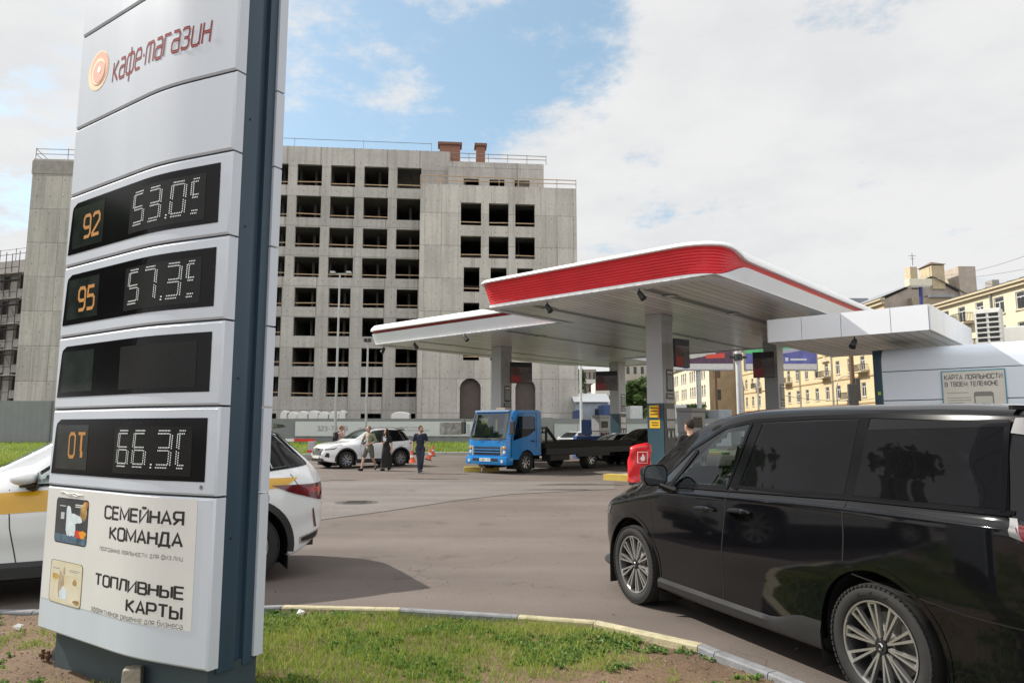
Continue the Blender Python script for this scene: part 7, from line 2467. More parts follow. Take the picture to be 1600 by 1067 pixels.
# grille slots, lamps, bumper, plate
mb = MB()
for z0, z1 in ((.88, .94), (.76, .82), (.66, .73)): mb.box(1.03, 1.052, -.62, .62, z0, z1)
mb.build('grille_slot', M_PLAST, cabo)
mb = MB()
for z0 in (.83, .735): mb.box(1.03, 1.075, -.64, .64, z0, z0 + .03)
mb.build('grille_bar', pm('light blue bar', (.06, .22, .48), .25, coat=.4), cabo)
for s_ in (1, -1):
    y0, y1 = (.66, .97) if s_ > 0 else (-.97, -.66)
    yi, yo = (.66, .97) if s_ > 0 else (-.66, -.97)
    mb = MB(); mb.add([(1.055, yi, .64), (.955, yo, .64), (.945, yo, 1.10), (1.055, yi, .96), (1.0, yi, .64), (.88, yo, .64), (.88, yo, 1.10), (1.0, yi, .96)], [(0, 1, 2, 3), (0, 3, 7, 4), (1, 5, 6, 2), (3, 2, 6, 7), (0, 4, 5, 1)])
    hl = mb.build('headlight', pm('lorry lamp lens', (.42, .40, .32), .15, var=.25, scale=9, coat=.6), cabo)
    for zz in (.74, .90):
        mb = MB(); mb.sph((1.015, (yi + yo) / 2, zz), .075, 12, 8, (.5, 1, 1)); mb.build('lamp_bowl', M_LENS if zz < .8 else pm('amber lens', (0, 0, 0)), hl, smooth=True)
mb = MB(); mb.bbox(.72, 1.13, -W2 - .01, W2 + .01, .30, .62, .10); bp_ = mb.build('bumper', M_BLUE, truck, smooth=True, angle=40)
mb = MB(); mb.box(1.12, 1.136, -.62, -.30, .44, .54); mb.box(1.12, 1.136, .30, .62, .44, .54); mb.build('bumper_slot', M_PLAST, bp_)
plate(bp_, Matrix.Translation((1.14, .0, .49)) @ Matrix.Rotation(R(90), 4, 'Z'), 'X 098 KT 797')
for s_ in (1, -1):
    mb = MB(); mb.tube((1.12, s_ * .8, .45), (1.14, s_ * .8, .45), .06, n=12); mb.build('fog_lamp', M_LENS, bp_)
# cab inside
mb = MB(); mb.box(-.7, .9, -.9, .9, .62, .7); mb.bbox(.55, .95, -.9, .9, .9, 1.22, .05); mb.box(-.78, -.72, -.9, .9, .6, 1.25); mb.build('dashboard', M_INT, cabo)
for y in (-.5, .5):
    mb = MB(); mb.bbox(-.45, .1, y - .28, y + .28, .7, 1.0, .05); mb.bbox(-.6, -.42, y - .26, y + .26, .9, 1.6, .05); mb.build('seat', pm('grey cloth seat', (.16, .16, .16), .9), cabo)
mb = MB(); M_ = Matrix.Translation((.52, .48, 1.22)) @ Matrix.Rotation(R(40), 4, 'Y')
mb.path([M_ @ Vector((.21 * math.cos(a_), .21 * math.sin(a_), 0)) for a_ in np.linspace(0, 2 * math.pi, 21)], .016, 6); mb.build('steering_wheel', M_INT, cabo)
mb = MB(); mb.box(.74, .745, .15, .24, 1.5, 1.9); mb.box(.76, .765, -.5, -.2, 1.75, 1.95); mb.build('screen_papers', pm('yellow paper', (.6, .5, .2), .8), cabo)
# chassis, flatbed with head frame, wheels
MB().box(-6.0, .4, -.42, .42, .55, .78).build('chassis', M_PLAST, truck)
for s_ in (1, -1): MB().box(-6.85, -1.06, s_ * 1.03 - .03, s_ * 1.03 + .03, .62, .855).build('skirt', M_PLAST, truck)
M_BED = pm('grimy dark steel', (.017, .015, .0135), .75, .1, var=.4, scale=3, bump=.3)
bed = MB().bbox(-6.9, -1.05, -1.08, 1.08, .86, 1.04, .02).build('flatbed', M_BED, truck)
mb = MB()
for y in (-1.08, 1.02): mb.box(-6.9, -1.05, y, y + .06, 1.04, 1.12)
for k in range(12): mb.box(-6.7 + k * .48, -6.64 + k * .48, -1.0, 1.0, 1.042, 1.052)
mb.build('bed_rail', M_BED, bed)
mb = MB()
for y in (-1.0, 1.0):
    mb.path([(-1.1, y, 1.04), (-1.1, y, 1.62)], .05, 6); mb.path([(-1.1, y, 1.62), (-1.75, y, 1.06)], .06, 6)
mb.path([(-1.1, -1.0, 1.62), (-1.1, 1.0, 1.62)], .05, 6)
for k in range(7): mb.path([(-1.1, -.85 + k*.28, 1.58), (-1.1, -.85 + k*.28, 1.45)], .02, 5)
mb.path([(-1.1, -1.0, 1.44), (-1.1, 1.0, 1.44)], .03, 6)
mb.build('head_frame', M_BED, truck)
mb = MB(); mb.tube((-1.35, -.1, 1.16), (-1.35, .35, 1.16), .10, n=12); mb.bbox(-1.5, -1.2, .35, .5, 1.04, 1.3, .02); mb.build('winch', pm('yellow winch', (.55, .36, .03), .5, var=.2, scale=8), truck)
mb = MB(); mb.bbox(-3.6, -2.2, -.95, -.3, 1.05, 1.12, .02); mb.build('folded_strap', pm('faded strap', (.30, .24, .15), .9, var=.4, scale=5), truck)
for x in (0, -4.0):
    for s_ in (1, -1): wheel(truck, x, s_ * .84, .395, .395, .24 if x == 0 else .34, .22, 'star', 4, s_)
for s_ in (1, -1):
    MB().box(-5.0, -3.0, s_ * 1.0 - .04, s_ * 1.0 + .04, .50, .84).build('side_guard', M_PLAST, truck)
    MB().bbox(-2.6, -1.4, s_ * .75 - .22, s_ * .75 + .22, .38, .82, .03).build('tool_box', M_PLAST, truck)
    arch_liner(truck, 0, s_ * .98, s_ * .4, .40, .44)

# ------------------------------------------------------------------ white saloon and black car beyond the truck
def saloon(t, paint, glassm, wb=2.65, half=.9, wr=.33):
    ra = wr + .06; F, Rr = wb + .9, -.95
    h = dict(shoulder=.05, tuck=.05)
    h['bottom'] = [(Rr, .45), (-.5, .22), (wb, .2), (F, .4)]
    h['top'] = [(Rr, .80), (Rr + .1, 1.0), (Rr + .4, 1.06), (-.25, 1.12), (.2, 1.34), (.6, 1.43), (1.2, 1.45), (1.6, 1.38), (2.0, 1.2), (2.35, 1.0), (2.9, .93), (F - .15, .8), (F, .65)]
    h['belt'] = [(Rr, .76), (-.5, .96), (.5, .94), (2.0, .90), (2.6, .84), (F - .1, .7), (F, .6)]
    h['width'] = [(Rr, half - .3), (Rr + .2, half - .08), (0, half), (wb - .2, half), (wb + .4, half - .08), (F - .1, half - .25), (F, half - .4)]
    h['roofw'] = [(Rr, .5), (-.2, .6), (.3, .56), (1.5, .56), (2.3, .66), (F, .4)]
    B_ = Body(h, Rr, F, 100)
    def wcut(x, y, z): return 1.5 < x < 2.28 and y < B_.g('roofw', x) - .07 and z > B_.g('top', x) - .12
    B_.build('body', paint, t, [(0, wr), (wb, wr)], ra, cut=[wcut])
    B_.both('front_window', glassm, t, [(.95, .98), (2.0, .95), (1.55, 1.33), (.95, 1.37)], off=.004)
    B_.both('back_window', glassm, t, [(-.1, 1.0), (.88, .985), (.88, 1.37), (.25, 1.30)], off=.004)
    MB().grid(B_.top_patch(1.46, 2.33, .9, .9, off=.005, curve=.08)).build('windscreen', G_CLEAR, t, smooth=True)
    MB().grid(B_.top_patch(-.22, .22, .85, .9, off=.005)).build('rear_screen', G_DARK, t, smooth=True)
    for s_ in (1, -1):
        mb = MB(); B_.strip(mb, [(2.05, .94), (.9, .975), (-.15, .99), (.25, 1.32), (.9, 1.39), (1.56, 1.35), (2.05, .94)], .02, .006, s_); B_.strip(mb, [(.92, .98), (.92, 1.38)], .05, .006, s_); mb.build('window_surround', M_PLAST, t)
        q = B_.side(1.9, .95); mb = MB(); mb.sph((1.88, (q.y + .1) * s_, 1.02), .5, 10, 7, (.16, .2, .13)); mb.build('mirror', paint, t, smooth=True)
        for x in (0, wb):
            wheel(t, x, s_ * (half - .12), wr, wr, .2, .215, 'star', 5, s_); arch_liner(t, x, s_ * (half - .03), s_ * .42, wr, ra)
    MB().box(-.3, 2.2, -.7, .7, .3, .36).build('floor_pan', M_INT, t)
    mb = MB(); mb.bbox(1.6, 2.2, -.6, .6, .65, .92, .05); mb.build('dashboard', M_INT, t)
    B_.both('headlight', M_LENS, t, [(F - .42, .66), (F - .08, .62), (F - .12, .70), (F - .5, .78)], off=.006)
    B_.both('taillight', M_RLENS, t, [(Rr + .03, .80), (Rr + .3, .84), (Rr + .32, .93), (Rr + .06, .93)], off=.006)
    MB().grid(nose_patch(B_, F, .36, .58, .42, .36, .012)).build('grille', M_PLAST, t)
    plate(t, Matrix.Translation((F + .03, 0, .46)) @ Matrix.Rotation(R(90), 4, 'Z'), None)
    return B_
p = atz(893, 706)
ws = thing('parked_car', 'white saloon half hidden behind the tow truck flatbed', 'car', (p.x + 1.0, p.y + 1.5, 0), math.atan2(-.80, -.60))
saloon(ws, M_WCAR, G_DARK)
p = atz(950, 727)
bs_ = thing('parked_car', 'black car at the pump seen between truck bed and near column', 'car', (p.x + 3.15, p.y + 2.3, 0), math.atan2(-.52, -.85))
saloon(bs_, M_VAN, G_DARK, 2.8, .95, .36)
bs_.scale = (1, 1, 1.18)
p = atz(982, 722)
wr_ = aty(994, 690, 38)
rc = thing('parked_car', 'white roofed car beyond the black car at the column', 'car', (6.9, 39.5, 0), math.atan2(-.35, -.93))
saloon(rc, M_WCAR, G_DARK)
# ================================================================== people
M_SKIN = pm('skin', (.45, .265, .19), .5, var=.06, scale=20)
def remeshed(b, name, mat, parent, voxel=.010, smooth=4):
    me = bpy.data.meshes.new(name)
    me.from_pydata(b.v, [], b.f)
    bmx = bmesh.new(); bmx.from_mesh(me); bmesh.ops.recalc_face_normals(bmx, faces=bmx.faces[:]); bmx.to_mesh(me); bmx.free()
    o = bpy.data.objects.new(name, me); COL.objects.link(o)
    m = o.modifiers.new('join', 'REMESH'); m.mode = 'VOXEL'; m.voxel_size = voxel; m.use_smooth_shade = True
    m2 = o.modifiers.new('soften', 'SMOOTH'); m2.factor = .5; m2.iterations = smooth
    bpy.context.view_layer.update()
    dg = bpy.context.evaluated_depsgraph_get()
    new = bpy.data.meshes.new_from_object(o.evaluated_get(dg))
    o.modifiers.clear(); o.data = new; bpy.data.meshes.remove(me)
    new.materials.clear(); new.materials.append(mat); new.name = name
    o.parent = parent
    return o
def limb(b, pts, rs, n=10):
    pts = [Vector(p) for p in pts]
    for i in range(len(pts) - 1): b.tube(pts[i], pts[i+1], rs[i], rs[i+1], n=n)
    for p, r_ in zip(pts, rs): b.sph(p, r_, n, 6)
def person(name_label, loc, rz, h, J, wear, group=None):
    """J: joints in a frame where the figure looks to -y; wear: what it has on"""
    t = thing('person', name_label, 'person', loc, rz, group)
    S = h / 1.76
    P = {k: Vector(v) * S for k, v in J.items()}
    b = MB()
    pel, chest, neck, head = P['pelvis'], P['chest'], P['neck'], P['head']
    fem = wear.get('female')
    sw = .17 * S if not fem else .15 * S
    # trunk
    mid = lerp(pel, chest, .5)
    for c_, rx, ry, rz_ in ((pel, .155, .105, .13), (mid, .14 if not fem else .125, .098, .14), (lerp(mid, chest, .6), .155, .105, .14), (chest + Vector((0, 0, .04)), .17 if not fem else .15, .105, .12)):
        b.sph(c_, S, 14, 9, (rx, ry, rz_))
    b.tube(pel, chest, .115 * S, .12 * S, n=14)
    limb(b, [chest + Vector((0, .01, .10)) * S, neck, head - Vector((0, 0, .05)) * S], [.075 * S, .055 * S, .052 * S])
    # head with face
    fd = P['face'].normalized() if 'face' in P else Vector((0, -1, 0))
    sd = Vector((-fd.y, fd.x, 0))
    b.sph(head, .5 * S, 16, 12, (.155, .195, .225))
    b.sph(head + fd * .03 * S - Vector((0, 0, .05)) * S, .5 * S, 14, 9, (.125, .15, .15))
    b.sph(head + fd * .105 * S - Vector((0, 0, .015)) * S, .5 * S, 8, 6, (.03, .045, .05))
    b.sph(head + fd * .075 * S - Vector((0, 0, .09)) * S, .5 * S, 8, 6, (.07, .06, .05))
    for k in (-1, 1): b.sph(head + sd * .08 * k * S - Vector((0, 0, .01)) * S, .5 * S, 8, 6, (.02, .04, .065))
    # arms with hands
    for k in ('L', 'R'):
        sh, el, wr_ = P['sh' + k], P['el' + k], P['wr' + k]
        limb(b, [chest + Vector((0, 0, .08)) * S, sh], [.07 * S, .062 * S])
        limb(b, [sh, lerp(sh, el, .4), el, lerp(el, wr_, .35), wr_], [.058 * S, .05 * S, .04 * S, .041 * S, .027 * S])
        hd = (wr_ - el).normalized() if 'hd' + k not in P else P['hd' + k].normalized()
        side_ = hd.cross(Vector((0, 1, 0))); side_ = side_.normalized() if side_.length > .1 else Vector((1, 0, 0))
        nrm = hd.cross(side_)
        pc = wr_ + hd * .05 * S
        M_ = Matrix((side_, nrm, hd)).transposed().to_4x4(); M_.translation = pc
        for u in (-.022, 0, .022): b.sph(M_ @ Vector((u * S, 0, 0)), .5 * S, 8, 6, (.045, .034, .09)) if False else b.tube(M_ @ Vector((u * S, 0, -.05 * S)), M_ @ Vector((u * 1.15 * S, 0, .045 * S)), .017 * S, .016 * S, n=8)
        curl = wear.get('curl', .5)
        for q, (u, ln) in enumerate(((-.032, .062), (-.011, .075), (.011, .07), (.031, .055))):
            p0 = M_ @ Vector((u * S, 0, .04 * S)); p1 = M_ @ Vector((u * 1.2 * S, -.012 * curl * S, (.04 + ln * .55) * S)); p2 = M_ @ Vector((u * 1.2 * S, -.035 * curl * S - .01 * S, (.04 + ln) * S))
            limb(b, [p0, p1, p2], [.0105 * S, .0095 * S, .0085 * S], 6)
        ks = 1 if k == 'L' else -1
        limb(b, [M_ @ Vector((.03 * ks * S, -.008 * S, -.02 * S)), M_ @ Vector((.052 * ks * S, -.02 * S, .02 * S)), M_ @ Vector((.055 * ks * S, -.03 * S, .05 * S))], [.014 * S, .0115 * S, .0095 * S], 6)
    # legs with feet
    for k in ('L', 'R'):
        hp, kn, an = P['hip' + k], P['kn' + k], P['an' + k]
        limb(b, [hp, lerp(hp, kn, .5), kn, lerp(kn, an, .35), an], [.095 * S, .078 * S, .056 * S, .056 * S, .036 * S])
        ft = P['toe' + k]
        limb(b, [an - Vector((0, 0, .03)) * S, ft], [.042 * S, .032 * S])
    body = remeshed(b, 'body', M_SKIN, t, .011 * S)
    for k in (-1, 1):
        MB().sph(head + fd * .086 * S + sd * .033 * k * S + Vector((0, 0, .012)) * S, .012 * S, 8, 6).build('eye', pm('eye dark', (.03, .02, .018), .2), t, smooth=True)
    MB().path([head + fd * .100 * S + sd * u * S - Vector((0, 0, .062)) * S for u in (-.025, 0, .025)], .006 * S, 5).build('mouth', pm('lips', (.30, .11, .09), .5), t)
    # hair
    hb = MB()
    hb.sph(head + Vector((0, 0, .022)) * S - fd * .018 * S, .5 * S, 16, 10, (.172, .205, .215))
    if wear.get('long_hair'):
        hb.sph(head - fd * .055 * S - Vector((0, 0, .08)) * S, .5 * S, 12, 8, (.19, .13, .28))
        hb.sph(head - fd * .075 * S - Vector((0, 0, .20)) * S, .5 * S, 12, 8, (.20, .11, .26))
        for k in (-1, 1): hb.sph(head + sd * .075 * k * S - Vector((0, 0, .10)) * S, .5 * S, 10, 7, (.06, .12, .28))
    if wear.get('beard'):
        hb.sph(head + fd * .062 * S - Vector((0, 0, .09)) * S, .5 * S, 10, 7, (.12, .09, .075))
    # keep the hair clear of the face
    hv = []
    ho = remeshed(hb, 'hair', wear['hair'], t, .010 * S, 2)
    bmx = bmesh.new(); bmx.from_mesh(ho.data)
    dele = [f for f in bmx.faces if (f.calc_center_median() - head).dot(fd) > .035 * S and (f.calc_center_median() - head).z < .062 * S and not (wear.get('beard') and (f.calc_center_median() - head).z < -.05 * S)]
    bmesh.ops.delete(bmx, geom=dele, context='FACES'); bmx.to_mesh(ho.data); bmx.free()
    # upper garment
    def trunk(mb, g, z_ext=0):
        for c_, rx, ry, rz_ in ((pel + Vector((0, 0, .02 - z_ext)) * S, .16, .115, .13), (mid, .148 if not fem else .135, .112, .15), (lerp(mid, chest, .6), .165, .118, .14), (chest + Vector((0, 0, .04)), .18 if not fem else .158, .118, .115)):
            mb.sph(c_, S, 14, 9, (rx + g, ry + g, rz_))
        mb.tube(pel - Vector((0, 0, z_ext)) * S, chest, (.125 + g) * S, (.13 + g) * S, n=14)
    top = wear.get('top')
    if top:
        mb = MB(); trunk(mb, .006, wear.get('top_len', .05))
        for k in ('L', 'R'):
            sh, el, wr_ = P['sh' + k], P['el' + k], P['wr' + k]
            limb(mb, [chest + Vector((0, 0, .08)) * S, sh], [.078 * S, .064 * S])
            if wear.get('sleeve') == 'long': limb(mb, [sh, el, lerp(el, wr_, wear.get('cuff', .5))], [.064 * S, .056 * S, .055 * S])
            else: limb(mb, [sh, lerp(sh, el, .72)], [.064 * S, .062 * S])
        remeshed(mb, wear.get('top_name', 'shirt'), top, t, .013 * S, 3)
    if wear.get('inner'):
        mb = MB(); d = Vector((0, -1, 0))
        for z, w in ((-.02, .05), (.12, .055), (.26, .06), (.38, .06)):
            mb.sph(pel + Vector((0, -.150, z)) * S, S, 10, 7, (w, .025, .09))
        remeshed(mb, 'undershirt', wear['inner'], t, .012 * S, 2)
    low = wear.get('legs')
    if low == 'skirt':
        mb = MB(); n = 22; rows = []
        for z, r_ in ((1.06, .15), (.95, .185), (.75, .21), (.45, .24), (.14, .275)):
            row = []
            for j in range(n):
                a_ = 2 * math.pi * j / n; w = 1 + .05 * math.sin(5 * a_) * (1.1 - z)
                row.append(Vector((r_ * w * math.cos(a_), r_ * .72 * w * math.sin(a_) + (1.0 - z) * .02, z)) * S + Vector((pel.x, pel.y, 0)))
            rows.append(row + [row[0]])
        mb.grid(rows); mb.build('skirt', wear['legs_mat'], t, smooth=True)
    elif low:
        mb = MB(); mb.sph(pel, S, 14, 9, (.168, .122, .13)); 
        for k in ('L', 'R'):
            hp, kn, an = P['hip' + k], P['kn' + k], P['an' + k]
            if low == 'shorts': limb(mb, [hp, lerp(hp, kn, .5), lerp(hp, kn, .86)], [.108 * S, .098 * S, .09 * S])
            else: limb(mb, [hp, lerp(hp, kn, .5), kn, lerp(kn, an, .4), lerp(kn, an, .93)], [.106 * S, .09 * S, .068 * S, .066 * S, .054 * S])
        remeshed(mb, low, wear['legs_mat'], t, .013 * S, 3)
    for k in ('L', 'R'):
        an, ft = P['an' + k], P['toe' + k]
        mb = MB(); d = (ft - an); d.z = 0; d = d.normalized()
        up = ft.z
        limb(mb, [an - d * .045 * S - Vector((0, 0, .045)) * S, an + d * .05 * S - Vector((0, 0, .035)) * S, ft], [.05 * S, .052 * S, .042 * S])
        remeshed(mb, 'shoe', wear['shoes'], t, .012 * S, 2)
        if wear.get('soles'):
            mb = MB(); mb.path([an - d * .06 * S - Vector((0, 0, .085)) * S, ft - Vector((0, 0, .035)) * S + d * .02 * S], .022 * S, 6); mb.build('sole', wear['soles'], t)
    return t, P, S
BASEJ = dict(pelvis=(0, 0, .95), chest=(0, -.01, 1.30), neck=(0, -.01, 1.48), head=(0, -.03, 1.63),
             shL=(.178, 0, 1.405), shR=(-.178, 0, 1.405), elL=(.24, .03, 1.14), elR=(-.24, .03, 1.14), wrL=(.23, -.03, .90), wrR=(-.23, -.03, .90),
             hipL=(.09, 0, .90), hipR=(-.09, 0, .90), knL=(.10, -.03, .50), knR=(-.10, -.03, .50), anL=(.10, .03, .09), anR=(-.10, .03, .09), toeL=(.11, -.13, .04), toeR=(-.11, -.13, .04))
def pose(**kw):
    d = dict(BASEJ); d.update(kw); return d
M_HBROWN = pm('brown hair', (.07, .04, .022), .95, var=.3, scale=30)
M_HDARK = pm('dark hair', (.022, .014, .011), .9, var=.3, scale=30)
M_NAVYT = pm('navy tee cloth', (.018, .022, .045), .9, var=.15, scale=12)
M_JEANS = pm('dark jeans', (.025, .034, .055), .9, var=.25, scale=10)
M_BLK = pm('black cloth', (.010, .010, .011), .9, var=.2, scale=10)
M_SHOE = pm('black shoe', (.012, .012, .013), .6)
# man in navy, mid-stride, a cone in each hand
p = atz(656, 739)
man1, P1_, S1_ = person('man in navy tee and dark jeans walking with an orange cone in each hand', (p.x, p.y, 0), R(8), 1.80, pose(
    face=(.75, -.65, 0), head=(.01, -.03, 1.635), shL=(.178, .0, 1.405), shR=(-.178, .0, 1.405), elL=(.26, .06, 1.15), wrL=(.24, -.10, .98), elR=(-.27, .04, 1.14), wrR=(-.27, -.02, .90), hdL=(-.05, -.2, -1), hdR=(0, -.1, -1),
    knL=(.08, -.10, .52), anL=(.05, .03, .13), toeL=(.05, -.12, .075), knR=(-.05, -.06, .50), anR=(-.03, -.12, .09), toeR=(-.03, -.29, .05), hipL=(.085, 0, .9), hipR=(-.085, 0, .9)),
    dict(hair=M_HBROWN, beard=True, top=M_NAVYT, sleeve='short', legs='jeans', legs_mat=M_JEANS, shoes=pm('canvas shoe', (.06, .06, .06), .8), soles=pm('white sole', (.6, .6, .58), .6)))
# man with open shirt and shorts
p = atz(576, 735)
person('man in open sage shirt and shorts walking before the white car', (p.x, p.y, 0), R(-22), 1.79, pose(
    face=(-.35, -.9, 0), chest=(0, -.03, 1.30), head=(-.01, -.06, 1.63), shL=(.178, 0, 1.40), shR=(-.178, 0, 1.41), elL=(.29, .03, 1.15), wrL=(.12, -.17, 1.04), elR=(-.28, -.05, 1.17), wrR=(-.13, -.20, 1.28), hdL=(-.7, -.4, -.2), hdR=(.4, -.3, .6),
    hipL=(.09, 0, .9), knL=(.17, -.02, .50), anL=(.22, .20, .17), toeL=(.24, .10, .06), knR=(-.14, -.16, .52), anR=(-.16, -.27, .09), toeR=(-.18, -.44, .06)),
    dict(hair=pm('cropped fair hair', (.20, .115, .07), .7, var=.3, scale=30), top=pm('sage shirt', (.20, .205, .12), .9, var=.12, scale=10), top_len=.13, sleeve='long', cuff=.3, inner=pm('pale tee', (.52, .52, .51), .9), legs='shorts', legs_mat=pm('grey brown shorts', (.09, .085, .07), .9, var=.2, scale=10), shoes=M_SHOE))
# woman in black
p = atz(603, 735)
w_, Pw, Sw = person('dark haired woman in long black dress walking beside the man in shorts', (p.x, p.y, 0), R(-18), 1.68, pose(
    face=(-.8, -.6, 0), shL=(.148, 0, 1.40), shR=(-.148, 0, 1.40), elL=(.23, .03, 1.13), wrL=(.24, -.02, .88), elR=(-.21, -.02, 1.14), wrR=(-.10, -.16, 1.12), hdR=(.4, -.3, .3),
    knL=(.08, .03, .5), anL=(.09, .14, .12), toeL=(.1, .02, .05), knR=(-.07, -.08, .5), anR=(-.08, -.09, .08), toeR=(-.10, -.25, .04)),
    dict(female=True, hair=M_HDARK, long_hair=True, top=M_BLK, top_name='dress_top', sleeve='short', legs='skirt', legs_mat=M_BLK, shoes=M_SHOE))
mb = MB(); mb.add([(-.10, -.135, 1.20), (.05, -.145, 1.16), (.06, -.14, 1.30), (-.07, -.135, 1.36)], [(0, 1, 2, 3)]); mb.build('white_print', pm('white print', (.62, .62, .62), .9), w_)
# man with a rucksack behind the white car, seen from behind
p = aty(531, 690, 35.0)
bk, Pb, Sb = person('man in pink shirt with a black rucksack behind the white car bonnet', (p.x, p.y, .0), R(120), 1.84, pose(
    face=(.2, -1, 0), head=(.0, -.06, 1.62), elR=(-.27, -.06, 1.2), wrR=(-.16, -.16, 1.50), hdR=(.2, 0, 1)),
    dict(hair=pm('ginger hair', (.22, .10, .05), .7), top=pm('pink shirt', (.42, .27, .25), .9), sleeve='short', legs='trousers', legs_mat=M_BLK, shoes=M_SHOE))
bag = thing('rucksack', 'black rucksack worn by the man in the pink shirt', 'rucksack', (p.x, p.y, 0), R(120))
mb = MB(); mb.bbox(-.17, .17, .13, .33, 1.0, 1.5, .07); mb.bbox(-.13, .13, .31, .38, 1.05, 1.28, .03); mb.build('pack', pm('rucksack cloth', (.02, .018, .022), .8, var=.3, scale=10), bag, smooth=True)
mb = MB()
for s_ in (-.11, .11): mb.path([(s_, .18, 1.46), (s_, .0, 1.555), (s_, -.13, 1.42), (s_ * 1.1, -.11, 1.2), (s_ * 1.3, .12, 1.08)], .022, 6)
mb.build('strap', M_BLK, bag)
# man at the pump, head above the minivan bonnet
p = aty(1079, 690, 14.0)
person('dark haired man in black tee standing at the pump behind the minivan', (p.x, p.y, 0), R(195), 1.89, pose(
    face=(.25, -1, 0), elL=(.28, -.05, 1.15), wrL=(.22, -.25, 1.02), elR=(-.27, -.05, 1.15), wrR=(-.16, -.28, 1.05)),
    dict(hair=M_HDARK, top=M_BLK, sleeve='short', legs='trousers', legs_mat=M_BLK, shoes=M_SHOE))
# ================================================================== cones, cover, pumps, poles, barrier, plants
M_ORANGE = pm('orange cone plastic', (.72, .10, .03), .5, var=.08)
M_CWHITE = pm('white cone band', (.75, .75, .74), .5)
def cone_obj(label, loc, tilt=(0, 0, 0), s=1.0):
    t = thing('traffic_cone', label, 'traffic cone', loc, 0, 'orange traffic cones')
    t.rotation_euler = tilt; t.scale = (s, s, s)
    b = MB(); b.bbox(-.19, .19, -.19, .19, 0, .04, .012); b.build('base', M_ORANGE if 'hand' in label else M_DARK, t)
    b = MB(); rows = []
    n = 20
    for z, r_ in ((.04, .155), (.06, .145), (.66, .035), (.68, .03), (.68, .0)):
        rows.append([(r_ * math.cos(2*math.pi*k/n), r_ * math.sin(2*math.pi*k/n), z) for k in range(n + 1)])
    b.grid(rows); b.build('cone_shell', M_ORANGE, t, smooth=True, angle=50)
    b = MB(); rows = []
    for z in (.30, .42):
        r_ = lerp(.145, .035, (z - .06) / .6) + .004
        rows.append([(r_ * math.cos(2*math.pi*k/n), r_ * math.sin(2*math.pi*k/n), z) for k in range(n + 1)])
    b.grid(rows); b.build('reflective_band', M_CWHITE, t, smooth=True)
    return t
p = atz(676, 709)
p = Vector((p.x * .92, p.y * .92, 0))
cone_obj('orange traffic cone standing by the verge kerb behind the man in navy', (p.x, p.y, 0))
for k, lb in (('R', 'orange cone dangling from the right hand of the man in navy'), ('L', 'orange cone carried low at the left side of the man in navy')):
    w = man1.matrix_basis @ (P1_['wr' + k] + Vector((0, -.03, -.09)))
    c_ = cone_obj(lb, (w.x + (.0 if k == 'R' else .06), w.y, w.z - .42), (R(6 if k == 'R' else -8), R(-6 if k == 'R' else 14), 0), .66)

# red cover strapped over the fire stand beside the near column
cp = atz(999, 757)
t = thing('fire_stand_cover', 'shiny red cover with white flame mark over the stand at the near column', 'cover', (cp.x, cp.y, 0), R(-12))
M_REDC = pm('red pvc cover', (.58, .012, .018), .28, var=.12, scale=5, bump=.4, bscale=9, coat=.3)
b = MB(); rows = []
n = 40
for i in range(26):
    f = i / 25; z = .10 + 1.12 * f
    row = []
    for k in range(n):
        a_ = 2 * math.pi * k / n
        w = .345 - .03 * f + .022 * math.sin(5 * a_ + 9 * f) * (1 - .6 * f) + .018 * math.sin(3 * a_ - 14 * f) + .03 * math.exp(-((f - .42) / .12) ** 2) * math.sin(2 * a_ + 1)
        if f > .93: w *= 1 - ((f - .93) / .07) ** 2 * .4
        cx_, cy_ = math.cos(a_), math.sin(a_)
        sx = math.copysign(abs(cx_) ** .6, cx_); sy = math.copysign(abs(cy_) ** .6, cy_)
        row.append((w * sx + .05 * f, w * .7 * sy, z + .05 * cx_ * f * (1 if f > .9 else 0) + .025 * math.sin(4 * a_ + 6 * f) * (1 - f)))
    rows.append(row + [row[0]])
b.grid(rows); b.add(rows[-1][:-1], [list(range(n))])
b.build('cover', M_REDC, t, smooth=True, angle=80)
b = MB(); rows = []
for i in range(9):
    f = i / 8
    row = []
    for k in range(16):
        a_ = 2 * math.pi * k / 16
        row.append((.36 + .17 * math.cos(a_) * math.sin(math.pi * (f * .85 + .1)), .17 * math.sin(a_) * math.sin(math.pi * (f * .85 + .1)), .15 + .42 * f + .03 * math.sin(3 * a_)))
    rows.append(row + [row[0]])
b.grid(rows); b.build('gathered_end', M_REDC, t, smooth=True, angle=80)
b = MB(); yf = -.262
b.path([(-.02, yf, .66), (.26, yf, .66), (.26, yf, .98), (-.02, yf, .98), (-.02, yf, .66)], .010, 4)
b.add([(.12, yf - .008, .71), (.18, yf - .008, .74), (.195, yf - .008, .81), (.165, yf - .008, .88), (.13, yf - .008, .95), (.105, yf - .008, .87), (.055, yf - .008, .80), (.07, yf - .008, .74)], [(0, 1, 2, 3, 4, 5, 6, 7)])
b.build('flame_mark', pm('white print', (0, 0, 0)), t)
b = MB(); b.box(-.3, .3, -.2, .2, 0.0, .10); b.build('stand_foot', M_DARK, t)

